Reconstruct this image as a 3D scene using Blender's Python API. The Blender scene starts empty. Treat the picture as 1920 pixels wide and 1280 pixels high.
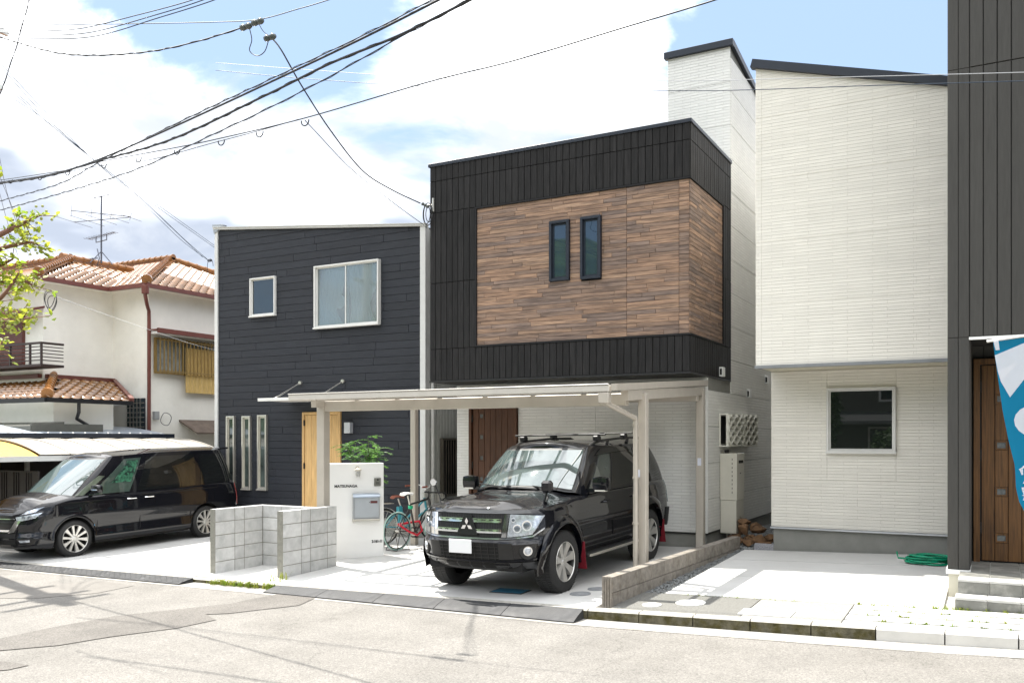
import bpy, bmesh, math, random
from mathutils import Vector, Matrix
random.seed(7)
sc = bpy.context.scene
R = math.radians
# ------------------------------------------------------------------ camera, sky, sun, exposure
cam = bpy.data.objects.new('camera', bpy.data.cameras.new('camera'))
sc.collection.objects.link(cam); sc.camera = cam
cam.location = (0, 0, 2.03); cam.rotation_euler = (R(90), 0, R(28.6))
cam.data.lens = 31.05; cam.data.sensor_width = 36; cam.data.shift_y = 0.0948
cam.data.clip_start = 0.05; cam.data.clip_end = 2000
SUNV = Vector((-.50, .155, 1.0)).normalized()          # direction towards the sun
elev = math.asin(SUNV.z); azim = math.atan2(SUNV.x, SUNV.y)
sun = bpy.data.objects.new('sun', bpy.data.lights.new('sun', 'SUN')); sc.collection.objects.link(sun)
sun.data.energy = 2.5; sun.data.angle = R(.55); sun.data.color = (1, .955, .88)
sun.rotation_euler = SUNV.to_track_quat('Z', 'Y').to_euler()
sc.view_settings.view_transform = 'Standard'; sc.view_settings.look = 'None'
sc.view_settings.gamma = 1; sc.view_settings.use_curve_mapping = False
sc.view_settings.exposure = 2.08
try:
    sc.cycles.use_denoising = True
    sc.cycles.max_bounces = 8; sc.cycles.transparent_max_bounces = 16
except Exception: pass

def world():
    w = bpy.data.worlds.new('World'); sc.world = w; w.use_nodes = True
    nt = w.node_tree; N = nt.nodes; L = nt.links; N.clear()
    out = N.new('ShaderNodeOutputWorld'); bg = N.new('ShaderNodeBackground'); bg.inputs[1].default_value = .15
    sky = N.new('ShaderNodeTexSky'); sky.sky_type = 'NISHITA'; sky.sun_disc = False
    sky.sun_elevation = elev; sky.sun_rotation = azim; sky.altitude = 50; sky.air_density = 1.0; sky.dust_density = .6; sky.ozone_density = 2.0
    tc = N.new('ShaderNodeTexCoord'); sep = N.new('ShaderNodeSeparateXYZ'); L.new(tc.outputs['Generated'], sep.inputs[0])
    def mth(op, a, b=None, c=None):
        m = N.new('ShaderNodeMath'); m.operation = op
        for i, v in enumerate((a, b, c)):
            if v is None: continue
            if isinstance(v, (int, float)): m.inputs[i].default_value = v
            else: L.new(v, m.inputs[i])
        return m.outputs[0]
    zz = mth('ADD', mth('MAXIMUM', sep.outputs[2], 0), .22)
    cx = mth('DIVIDE', sep.outputs[0], zz); cy = mth('DIVIDE', sep.outputs[1], zz)
    cmb = N.new('ShaderNodeCombineXYZ'); L.new(cx, cmb.inputs[0]); L.new(cy, cmb.inputs[1])
    def noise(scale, det, rough, off, dist=0):
        mp = N.new('ShaderNodeMapping'); mp.inputs['Location'].default_value = off; L.new(cmb.outputs[0], mp.inputs[0])
        n = N.new('ShaderNodeTexNoise'); n.inputs['Scale'].default_value = scale; n.inputs['Detail'].default_value = det
        n.inputs['Roughness'].default_value = rough; n.inputs['Distortion'].default_value = dist
        L.new(mp.outputs[0], n.inputs['Vector']); return n.outputs['Fac']
    def ramp(f, p0, p1):
        m = N.new('ShaderNodeMapRange'); m.interpolation_type = 'SMOOTHSTEP'; L.new(f, m.inputs[0])
        m.inputs[1].default_value = p0; m.inputs[2].default_value = p1; return m.outputs[0]
    n1 = noise(CL_S, 9, .56, CL_OFF, .25)
    # a broad clearing in the cloud cover, higher up and to the right of the street's end
    dx = mth('SUBTRACT', cx, CL_C[0]); dy = mth('SUBTRACT', cy, CL_C[1])
    dd = mth('SQRT', mth('ADD', mth('MULTIPLY', dx, dx), mth('MULTIPLY', dy, dy)))
    clr = mth('SUBTRACT', 1, ramp(dd, CL_C[2], CL_C[3]))
    ex = mth('SUBTRACT', cx, -.95); ey = mth('SUBTRACT', cy, 1.02)
    d2 = mth('SQRT', mth('ADD', mth('MULTIPLY', ex, ex), mth('MULTIPLY', ey, ey)))
    clr = mth('MAXIMUM', clr, mth('MULTIPLY', mth('SUBTRACT', 1, ramp(d2, .05, .36)), .8))
    ex = mth('SUBTRACT', cx, -1.3); ey = mth('SUBTRACT', cy, -2.3)
    d3 = mth('SQRT', mth('ADD', mth('MULTIPLY', ex, ex), mth('MULTIPLY', ey, ey)))
    clr = mth('MAXIMUM', clr, mth('MULTIPLY', mth('SUBTRACT', 1, ramp(d3, .5, 1.7)), .9))
    dens = mth('SUBTRACT', n1, mth('MULTIPLY', clr, .2))
    mask = ramp(dens, .36, .45)
    shade = ramp(noise(1.1, 5, .5, (3.1, 7.7, 1.3)), .36, .54)
    shade = mth('MULTIPLY', shade, mth('SUBTRACT', 1, mth('MULTIPLY', ramp(sep.outputs[2], .30, .42), .75)))
    mixc = N.new('ShaderNodeMix'); mixc.data_type = 'RGBA'; L.new(shade, mixc.inputs[0])
    mixc.inputs[6].default_value = (5.6, 5.65, 5.75, 1); mixc.inputs[7].default_value = (1.05, 1.18, 1.42, 1)
    soft = N.new('ShaderNodeMix'); soft.data_type = 'RGBA'; L.new(mth('MULTIPLY', ramp(noise(2.6, 7, .6, (9.1, 2.7, 4.3), .4), .47, .66), .95), soft.inputs[0])
    L.new(mixc.outputs[2], soft.inputs[6]); soft.inputs[7].default_value = (1.42, 1.52, 1.68, 1); mixc = soft
    bl = N.new('ShaderNodeMix'); bl.data_type = 'RGBA'; bl.blend_type = 'MIX'; bl.inputs[0].default_value = .93
    L.new(sky.outputs[0], bl.inputs[6]); bl.inputs[7].default_value = (.80, 1.09, 1.55, 1)   # thin high haze over the blue
    fin = N.new('ShaderNodeMix'); fin.data_type = 'RGBA'; L.new(mask, fin.inputs[0])
    L.new(bl.outputs[2], fin.inputs[6]); L.new(mixc.outputs[2], fin.inputs[7])
    L.new(fin.outputs[2], bg.inputs[0]); L.new(bg.outputs[0], out.inputs[0])
CL_S = 1.15; CL_OFF = (2.3, 0.4, 0.7); CL_C = (-.15, 1.42, .12, .62)
world()

# ------------------------------------------------------------------ measuring helpers
S_, C_ = math.sin(R(28.6)), math.cos(R(28.6))
def onY(px, py, Y):
    t = (px-960)/1656; d = Y/(S_*t+C_); return d*(C_*t-S_), 2.03+(822-py)/1656*d
def onX(px, py, X):
    t = (px-960)/1656; d = X/(C_*t-S_); return d*(S_*t+C_), 2.03+(822-py)/1656*d
def at(px, py, Y):
    x, z = onY(px, py, Y); return Vector((x, Y, z))
def lerp(tab, x):
    if x <= tab[0][0]: return tab[0][1]
    for (a, b), (c, d) in zip(tab, tab[1:]):
        if x <= c: return b+(d-b)*(x-a)/(c-a)
    return tab[-1][1]
def zr(X): return lerp([(-30, -.30), (-15, -.177), (-8.68, -.067), (-4.06, 0), (-.675, .087), (.24, .125), (8, .33)], X)
def yk(X): return lerp([(-30, 9.45), (-15, 9.3), (-8.68, 9.2), (-4.06, 9.11), (.24, 9.2), (8, 9.35)], X)
def zk(X): return lerp([(-30, -.26), (-15, -.12), (-8.68, .0), (-4.06, .115), (0, .235), (8, .46)], X)
def zd(X, Y): return zk(X)+.027*max(0, min(Y, 16)-9.2)
# ------------------------------------------------------------------ materials
MATS = {}
def M(name, col=(.5, .5, .5), rough=.6, metal=0, var=.12, vs=6, bump=0, bs=60, coat=0, spec=.5, rnd=0, stretch=None,
      col2=None, c2=(.5, .7), c2s=3, emit=0, trans=0, ior=1.45, alpha=1, dirt=0):
    if name in MATS: return MATS[name]
    m = bpy.data.materials.new(name); MATS[name] = m; m.use_nodes = True
    nt = m.node_tree; N = nt.nodes; L = nt.links; b = N['Principled BSDF']
    b.inputs['Roughness'].default_value = rough; b.inputs['Metallic'].default_value = metal
    b.inputs['Coat Weight'].default_value = coat; b.inputs['Coat Roughness'].default_value = .03
    b.inputs['Specular IOR Level'].default_value = spec; b.inputs['IOR'].default_value = ior
    b.inputs['Transmission Weight'].default_value = trans; b.inputs['Alpha'].default_value = alpha
    tc = N.new('ShaderNodeTexCoord'); vec = tc.outputs['Object']
    oi = N.new('ShaderNodeObjectInfo')
    if rnd:
        ad = N.new('ShaderNodeVectorMath'); ad.operation = 'MULTIPLY_ADD'
        cb = N.new('ShaderNodeCombineXYZ'); L.new(oi.outputs['Random'], cb.inputs[0]); L.new(oi.outputs['Random'], cb.inputs[2])
        L.new(cb.outputs[0], ad.inputs[0]); ad.inputs[1].default_value = (37, 0, 91); L.new(vec, ad.inputs[2]); vec = ad.outputs[0]
    if stretch:
        mp = N.new('ShaderNodeMapping'); mp.inputs['Scale'].default_value = stretch; L.new(vec, mp.inputs[0]); vec = mp.outputs[0]
    def noise(s, d=5, r=.6):
        n = N.new('ShaderNodeTexNoise'); n.inputs['Scale'].default_value = s; n.inputs['Detail'].default_value = d
        n.inputs['Roughness'].default_value = r; L.new(vec, n.inputs['Vector']); return n.outputs['Fac']
    def rng(f, a, b_, c, d):
        q = N.new('ShaderNodeMapRange'); L.new(f, q.inputs[0])
        for i, v in enumerate((a, b_, c, d)): q.inputs[i+1].default_value = v
        return q.outputs[0]
    cur = None
    if col2:
        mx = N.new('ShaderNodeMix'); mx.data_type = 'RGBA'; L.new(rng(noise(c2s), c2[0], c2[1], 0, 1), mx.inputs[0])
        mx.inputs[6].default_value = (*col, 1); mx.inputs[7].default_value = (*col2, 1); cur = mx.outputs[2]
    fac = None
    if var: fac = rng(noise(vs), .3, .7, 1-var, 1+var)
    if rnd:
        rr = rng(oi.outputs['Random'], 0, 1, 1-rnd, 1+rnd)
        if fac is None: fac = rr
        else:
            mm = N.new('ShaderNodeMath'); mm.operation = 'MULTIPLY'; L.new(fac, mm.inputs[0]); L.new(rr, mm.inputs[1]); fac = mm.outputs[0]
    if fac is not None:
        vm = N.new('ShaderNodeVectorMath'); vm.operation = 'SCALE'
        if cur is None: vm.inputs[0].default_value = col
        else: L.new(cur, vm.inputs[0])
        L.new(fac, vm.inputs['Scale']); cur = vm.outputs[0]
    if cur is None: b.inputs['Base Color'].default_value = (*col, 1)
    else: L.new(cur, b.inputs['Base Color'])
    if dirt:
        L.new(rng(noise(2.2, 6, .7), .35, .7, rough, min(1, rough+dirt)), b.inputs['Roughness'])
    if bump:
        bm_ = N.new('ShaderNodeBump'); bm_.inputs['Strength'].default_value = bump; bm_.inputs['Distance'].default_value = .01
        L.new(noise(bs, 4, .6), bm_.inputs['Height']); L.new(bm_.outputs[0], b.inputs['Normal'])
    if emit:
        b.inputs['Emission Color'].default_value = (*col, 1); b.inputs['Emission Strength'].default_value = emit
    m.diffuse_color = (*col, 1)
    return m
def brickmat(name, axis, col, bw, bh, mort, offs=.5, bump=.6, rough=.75, tone=.06, mcon=.10, depth=.006):
    """strip or brick relief in the siding; axis = the horizontal object axis of the wall"""
    m = M(name, col, rough, var=0); nt = m.node_tree; N = nt.nodes; L = nt.links; b = N['Principled BSDF']
    tc = N.new('ShaderNodeTexCoord'); sp = N.new('ShaderNodeSeparateXYZ'); L.new(tc.outputs['Object'], sp.inputs[0])
    cb = N.new('ShaderNodeCombineXYZ'); L.new(sp.outputs['XYZ'.index(axis)], cb.inputs[0]); L.new(sp.outputs[2], cb.inputs[1])
    def bt(w, h, off):
        t = N.new('ShaderNodeTexBrick'); t.inputs['Scale'].default_value = 1; t.inputs['Brick Width'].default_value = w
        t.inputs['Row Height'].default_value = h; t.inputs['Mortar Size'].default_value = mort; t.inputs['Mortar Smooth'].default_value = .4
        t.offset = off; t.inputs['Bias'].default_value = 0
        t.inputs['Color1'].default_value = (0, 0, 0, 1); t.inputs['Color2'].default_value = (1, 1, 1, 1); t.inputs['Mortar'].default_value = (.5, .5, .5, 1)
        L.new(cb.outputs[0], t.inputs['Vector']); return t
    t1 = bt(bw, bh, offs)
    n = N.new('ShaderNodeTexNoise'); n.inputs['Scale'].default_value = 3; n.inputs['Detail'].default_value = 6; L.new(tc.outputs['Object'], n.inputs['Vector'])
    n2 = N.new('ShaderNodeTexNoise'); n2.inputs['Scale'].default_value = 45; n2.inputs['Detail'].default_value = 4; L.new(tc.outputs['Object'], n2.inputs['Vector'])
    def mth(op, a, b_):
        q = N.new('ShaderNodeMath'); q.operation = op
        for i, v in enumerate((a, b_)):
            if isinstance(v, (int, float)): q.inputs[i].default_value = v
            else: L.new(v, q.inputs[i])
        return q.outputs[0]
    lum = mth('ADD', mth('MULTIPLY', t1.outputs['Color'], tone), 1-tone/2)
    lum = mth('MULTIPLY', lum, mth('ADD', mth('MULTIPLY', n.outputs['Fac'], .14), .93)); t2 = bt(bw*1.7, bh*2, .61); lum = mth('MULTIPLY', lum, mth('ADD', mth('MULTIPLY', t2.outputs['Color'], tone*.6), 1-tone*.3))
    lum = mth('MULTIPLY', lum, mth('SUBTRACT', 1, mth('MULTIPLY', t1.outputs['Fac'], mcon)))
    vm = N.new('ShaderNodeVectorMath'); vm.operation = 'SCALE'; vm.inputs[0].default_value = col; L.new(lum, vm.inputs['Scale'])
    L.new(vm.outputs[0], b.inputs['Base Color'])
    h = mth('ADD', mth('MULTIPLY', mth('SUBTRACT', 1, t1.outputs['Fac']), 1.0), mth('ADD', mth('MULTIPLY', t1.outputs['Color'], 1.3), mth('MULTIPLY', t2.outputs['Color'], .9)))
    h = mth('ADD', h, mth('MULTIPLY', n2.outputs['Fac'], .5))
    bp = N.new('ShaderNodeBump'); bp.inputs['Strength'].default_value = bump; bp.inputs['Distance'].default_value = depth
    L.new(h, bp.inputs['Height']); L.new(bp.outputs[0], b.inputs['Normal'])
    return m
def glassmat(name, col, rough=.02, spec=.5, ior=1.5):
    return M(name, col, rough, var=0, spec=spec, ior=ior)
def clearmat(name, tint, a, rough=.05):
    """thin pane: part transparent, part glossy"""
    if name in MATS: return MATS[name]
    m = bpy.data.materials.new(name); MATS[name] = m; m.use_nodes = True
    nt = m.node_tree; N = nt.nodes; L = nt.links; b = N['Principled BSDF']; b.inputs['Base Color'].default_value = (*tint, 1)
    b.inputs['Roughness'].default_value = rough; b.inputs['IOR'].default_value = 1.5
    tr = N.new('ShaderNodeBsdfTransparent'); tr.inputs[0].default_value = (*[min(1, c*1.0+.0) for c in tint], 1)
    fr = N.new('ShaderNodeFresnel'); fr.inputs[0].default_value = 1.5
    gl = N.new('ShaderNodeBsdfGlossy'); gl.inputs['Roughness'].default_value = rough
    m1 = N.new('ShaderNodeMixShader'); m1.inputs[0].default_value = a; L.new(b.outputs[0], m1.inputs[1]); L.new(tr.outputs[0], m1.inputs[2])
    m2 = N.new('ShaderNodeMixShader'); L.new(fr.outputs[0], m2.inputs[0]); L.new(m1.outputs[0], m2.inputs[1]); L.new(gl.outputs[0], m2.inputs[2])
    L.new(m2.outputs[0], N['Material Output'].inputs[0]); return m
# ------------------------------------------------------------------ object helpers
def root_of(o):
    while o.parent: o = o.parent
    return o
class MB:
    def __init__(s): s.v = []; s.f = []; s.mi = []
    def add(s, vs, fs, mi=0):
        n = len(s.v); s.v += [tuple(v) for v in vs]; s.f += [tuple(i+n for i in f) for f in fs]; s.mi += [mi]*len(fs)
    def box(s, a, b, mi=0):
        x0, y0, z0 = a; x1, y1, z1 = b
        s.add([(x0, y0, z0), (x1, y0, z0), (x1, y1, z0), (x0, y1, z0), (x0, y0, z1), (x1, y0, z1), (x1, y1, z1), (x0, y1, z1)],
              [(0, 3, 2, 1), (4, 5, 6, 7), (0, 1, 5, 4), (1, 2, 6, 5), (2, 3, 7, 6), (3, 0, 4, 7)], mi)
    def bbox(s, a, b, c=.006, mi=0):
        """box with chamfered edges"""
        bm = bmesh.new(); bmesh.ops.create_cube(bm, size=1)
        for v in bm.verts:
            v.co = Vector([(a[i]+b[i])/2+v.co[i]*(b[i]-a[i]) for i in range(3)])
        bmesh.ops.bevel(bm, geom=bm.edges[:], offset=c, segments=1, affect='EDGES')
        s.bm(bm, mi)
    def bm(s, bm, mi=0):
        bm.verts.index_update(); s.add([v.co[:] for v in bm.verts], [[v.index for v in f.verts] for f in bm.faces], mi); bm.free()
    def prism(s, pts, d, mi=0, back=True):
        """pts: 3-D polygon, extruded by vector d"""
        n = len(pts); P = [Vector(p) for p in pts]; Q = [p+Vector(d) for p in P]
        fs = [tuple(range(n, 2*n))]
        if back: fs.append(tuple(reversed(range(n))))
        fs += [(i, (i+1) % n, n+(i+1) % n, n+i) for i in range(n)]
        s.add(P+Q, fs, mi)
    def beam(s, p, q, w, h, mi=0, up=(0, 0, 1)):
        p = Vector(p); q = Vector(q); t = (q-p).normalized(); a = t.cross(Vector(up))
        if a.length < 1e-4: a = t.cross(Vector((0, 1, 0)))
        a.normalize(); b = a.cross(t).normalized()
        c = [a*w/2+b*h/2, -a*w/2+b*h/2, -a*w/2-b*h/2, a*w/2-b*h/2]
        s.add([p+k for k in c]+[q+k for k in c], [(0, 1, 2, 3), (7, 6, 5, 4)]+[(i, i+4, (i+1) % 4+4, (i+1) % 4) for i in range(4)], mi)
    def tube(s, pts, r, n=8, mi=0, closed=False, caps=True):
        P = [Vector(p) for p in pts]; k = len(P); rs = r if isinstance(r, (list, tuple)) else [r]*k
        ref = Vector((0, 0, 1)); vs = []; base = len(s.v); prev = None
        for i, p in enumerate(P):
            if closed: t = P[(i+1) % k]-P[i-1]
            else: t = P[min(i+1, k-1)]-P[max(i-1, 0)]
            if t.length < 1e-9: t = Vector((0, 0, 1))
            t.normalize()
            if prev is None:
                a = t.cross(ref)
                if a.length < .1: a = t.cross(Vector((0, 1, 0)))
            else: a = prev-t*prev.dot(t)
            if a.length < 1e-6: a = t.orthogonal()
            a.normalize(); prev = a; b = t.cross(a)
            for j in range(n):
                an = 2*math.pi*j/n; vs.append(p+(a*math.cos(an)+b*math.sin(an))*rs[i])
        fs = []
        for i in range(k if closed else k-1):
            for j in range(n):
                i2 = (i+1) % k; fs.append((i*n+j, i*n+(j+1) % n, i2*n+(j+1) % n, i2*n+j))
        if caps and not closed: fs += [tuple(reversed(range(n))), tuple((k-1)*n+j for j in range(n))]
        s.add(vs, fs, mi)
    def cyl(s, p, q, r, n=16, mi=0, r2=None): s.tube([p, q], [r, r if r2 is None else r2], n, mi)
    def lathe(s, prof, c, ax='Z', n=24, mi=0, scale=(1, 1)):
        """prof: (radius, height) pairs about an axis through c"""
        vs = []; k = len(prof)
        for (r, h) in prof:
            for j in range(n):
                an = 2*math.pi*j/n; a, b = r*math.cos(an)*scale[0], r*math.sin(an)*scale[1]
                p = {'Z': (a, b, h), 'Y': (a, h, b), 'X': (h, a, b)}[ax]; vs.append(Vector(p)+Vector(c))
        s.add(vs, [(i*n+j, i*n+(j+1) % n, (i+1)*n+(j+1) % n, (i+1)*n+j) for i in range(k-1) for j in range(n)], mi)
    def grid(s, P, nu, nv, mi=0, thick=0, cu=False):
        """P(i,j) gives points; optional thickness vector"""
        vs = [Vector(P(i, j)) for j in range(nv) for i in range(nu)]
        fs = [(j*nu+i, j*nu+i+1, (j+1)*nu+i+1, (j+1)*nu+i) for j in range(nv-1) for i in range(nu-1)]
        if thick:
            t = Vector(thick); n = len(vs); vs2 = [v+t for v in vs]
            fs += [tuple(k+n for k in reversed(f)) for f in fs]
            rim = [i for i in range(nu)]+[j*nu+nu-1 for j in range(1, nv)]+[(nv-1)*nu+i for i in range(nu-2, -1, -1)]+[j*nu for j in range(nv-2, 0, -1)]
            m = len(rim); fs += [(rim[i], rim[(i+1) % m], rim[(i+1) % m]+n, rim[i]+n) for i in range(m)]
            vs += vs2
        s.add(vs, fs, mi)
    def build(s, name, mats, parent=None, smooth=False, world=True, label=None):
        me = bpy.data.meshes.new(name)
        off = root_of(parent).location.copy() if (parent is not None and world) else Vector((0, 0, 0))
        me.from_pydata([(v[0]-off.x, v[1]-off.y, v[2]-off.z) for v in s.v], [], s.f)
        if not isinstance(mats, (list, tuple)): mats = [mats]
        for m in mats: me.materials.append(m)
        if len(mats) > 1: me.polygons.foreach_set('material_index', s.mi)
        if smooth:
            me.polygons.foreach_set('use_smooth', [True]*len(me.polygons))
            if smooth is not True:
                try: me.set_sharp_from_angle(angle=R(smooth))
                except Exception: pass
        me.update()
        o = bpy.data.objects.new(name, me); sc.collection.objects.link(o)
        if parent is not None: o.parent = parent
        if label: o['label'] = label
        return o
def tag(o, label=None, cat=None, group=None, kind=None):
    if label: o['label'] = label
    if cat: o['category'] = cat
    if group: o['group'] = group
    if kind: o['kind'] = kind
    return o
def thing(name, loc, label, cat, group=None, rz=0, rx=0):
    o = bpy.data.objects.new(name, None); sc.collection.objects.link(o); o.location = loc
    o.rotation_euler = (rx, 0, rz); o.empty_display_size = .2
    return tag(o, label, cat, group)
def boxo(name, a, b, mat, parent=None, c=0, label=None):
    m = MB(); m.bbox(a, b, c) if c else m.box(a, b); return m.build(name, mat, parent, label=label)
def share(name, me, parent, loc, rot=None, scale=None):
    o = bpy.data.objects.new(name, me); sc.collection.objects.link(o); o.parent = parent; o.location = loc
    if rot is not None: o.rotation_euler = rot
    if scale is not None: o.scale = scale
    return o
def clip(poly, keep):
    """Sutherland-Hodgman against half-planes (a, b, c): a*u + b*v <= c"""
    for (a, b, c) in keep:
        out = []; n = len(poly)
        for i in range(n):
            p, q = poly[i], poly[(i+1) % n]; dp = a*p[0]+b*p[1]-c; dq = a*q[0]+b*q[1]-c
            if dp <= 0: out.append(p)
            if dp*dq < 0:
                t = dp/(dp-dq); out.append((p[0]+(q[0]-p[0])*t, p[1]+(q[1]-p[1])*t))
        poly = out
        if len(poly) < 3: return []
    return poly
def cut(rects, h):
    out = []
    for (a0, b0, a1, b1) in rects:
        if h[0] >= a1 or h[2] <= a0 or h[1] >= b1 or h[3] <= b0: out.append((a0, b0, a1, b1)); continue
        if a0 < h[0]: out.append((a0, b0, h[0], b1))
        if a1 > h[2]: out.append((h[2], b0, a1, b1))
        l, r = max(a0, h[0]), min(a1, h[2])
        if b0 < h[1]: out.append((l, b0, r, h[1]))
        if b1 > h[3]: out.append((l, h[3], r, b1))
    return out
def panels(name, parent, plane, cells, holes, mat, thick=.02, gap=.006, keep=(), uneven=.002):
    """one object per board; plane = ('Y', y) faces -Y with (X, Z), ('X', x) faces +X with (Y, Z)"""
    ax, c = plane; n = 0
    for cell in cells:
        rs = [cell]
        for h in holes: rs = cut(rs, h)
        for (a0, b0, a1, b1) in rs:
            if a1-a0 < .025 or b1-b0 < .02: continue
            g = gap/2; poly = clip([(a0+g, b0+g), (a1-g, b0+g), (a1-g, b1-g), (a0+g, b1-g)], keep)
            if not poly: continue
            e = random.uniform(0, uneven); m = MB()
            ch = min(.004, thick/3)
            cu = sum(p[0] for p in poly)/len(poly); cv = sum(p[1] for p in poly)/len(poly)
            def ins(p): return (p[0]+math.copysign(ch, cu-p[0]), p[1]+math.copysign(ch, cv-p[1]))
            if ax == 'Y':
                A = [(p[0], c, p[1]) for p in poly]; B = [(p[0], c-thick-e+ch, p[1]) for p in poly]; D = [(ins(p)[0], c-thick-e, ins(p)[1]) for p in poly]
            else:
                A = [(c, p[0], p[1]) for p in poly]; B = [(c+thick+e-ch, p[0], p[1]) for p in poly]; D = [(c+thick+e, ins(p)[0], ins(p)[1]) for p in poly]
            k = len(poly)
            m.add(A+B+D, [tuple(range(2*k, 3*k))]+[(i, (i+1) % k, k+(i+1) % k, k+i) for i in range(k)]+[(k+i, k+(i+1) % k, 2*k+(i+1) % k, 2*k+i) for i in range(k)])
            m.build(name, mat, parent); n += 1
    return n
def rows(a0, a1, b0, b1, pitch, lens, stagger=True):
    out = []; z = b0; k = 0
    while z < b1-.01:
        z2 = min(z+pitch, b1); x = a0-(random.uniform(0, lens) if stagger else 0)
        while x < a1-.01:
            x2 = x+lens*random.uniform(.75, 1.25) if stagger else x+lens
            if a1-x2 < .15: x2 = a1
            if min(x2, a1)-max(x, a0) > .02: out.append((max(x, a0), z, min(x2, a1), z2))
            x = x2
        z = z2; k += 1
    return out
def cols(a0, a1, pitch, bs):
    out = []; n = max(1, round((a1-a0)/pitch)); p = (a1-a0)/n
    for i in range(n):
        for b0, b1 in bs: out.append((a0+i*p, b0, a0+(i+1)*p, b1))
    return out
def text(name, s, size, mat, parent, M4, extrude=.004, bold=0, sx=1.0, world=False):
    cu = bpy.data.curves.new(name, 'FONT'); cu.body = s; cu.size = size; cu.extrude = extrude; cu.offset = bold; cu.resolution_u = 3
    o = bpy.data.objects.new(name, cu); sc.collection.objects.link(o)
    dg = bpy.context.evaluated_depsgraph_get(); me = bpy.data.meshes.new_from_object(o.evaluated_get(dg)); bpy.data.objects.remove(o)
    me.transform(M4 @ Matrix.Diagonal((sx, 1, 1, 1))); me.materials.clear(); me.materials.append(mat)
    o = bpy.data.objects.new(name, me); sc.collection.objects.link(o)
    if parent is not None: o.parent = parent
    return o
# ------------------------------------------------------------------ common materials
m_white_alu = M('white_aluminium', (.66, .655, .63), .35, var=.04, dirt=.2)
m_beige_alu = M('beige_aluminium', (.46, .42, .365), .38, metal=.25, var=.05, dirt=.15)
m_silver = M('brushed_silver', (.6, .58, .53), .32, metal=.8, var=.06)
m_darktrim = M('dark_metal_trim', (.012, .017, .028), .4, var=.1)
m_black = M('black_plastic', (.012, .012, .013), .45, var=.15)
m_rubber = M('tyre_rubber', (.018, .018, .018), .75, var=.2, bump=.3, bs=80)
m_chrome = M('chrome', (.85, .86, .88), .12, metal=1, var=0)
m_white = M('white_paint', (.78, .78, .76), .5, var=.03)
m_void = M('dark_void', (.01, .01, .01), .9, var=0)
m_conc = M('pale_concrete', (.55, .545, .53), .85, var=.07, vs=3, bump=.12, bs=140, col2=(.42, .415, .40), c2=(.5, .68), c2s=1.7)
m_found = M('foundation_mortar', (.235, .235, .215), .85, var=.1, vs=4, bump=.1, bs=90)
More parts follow.
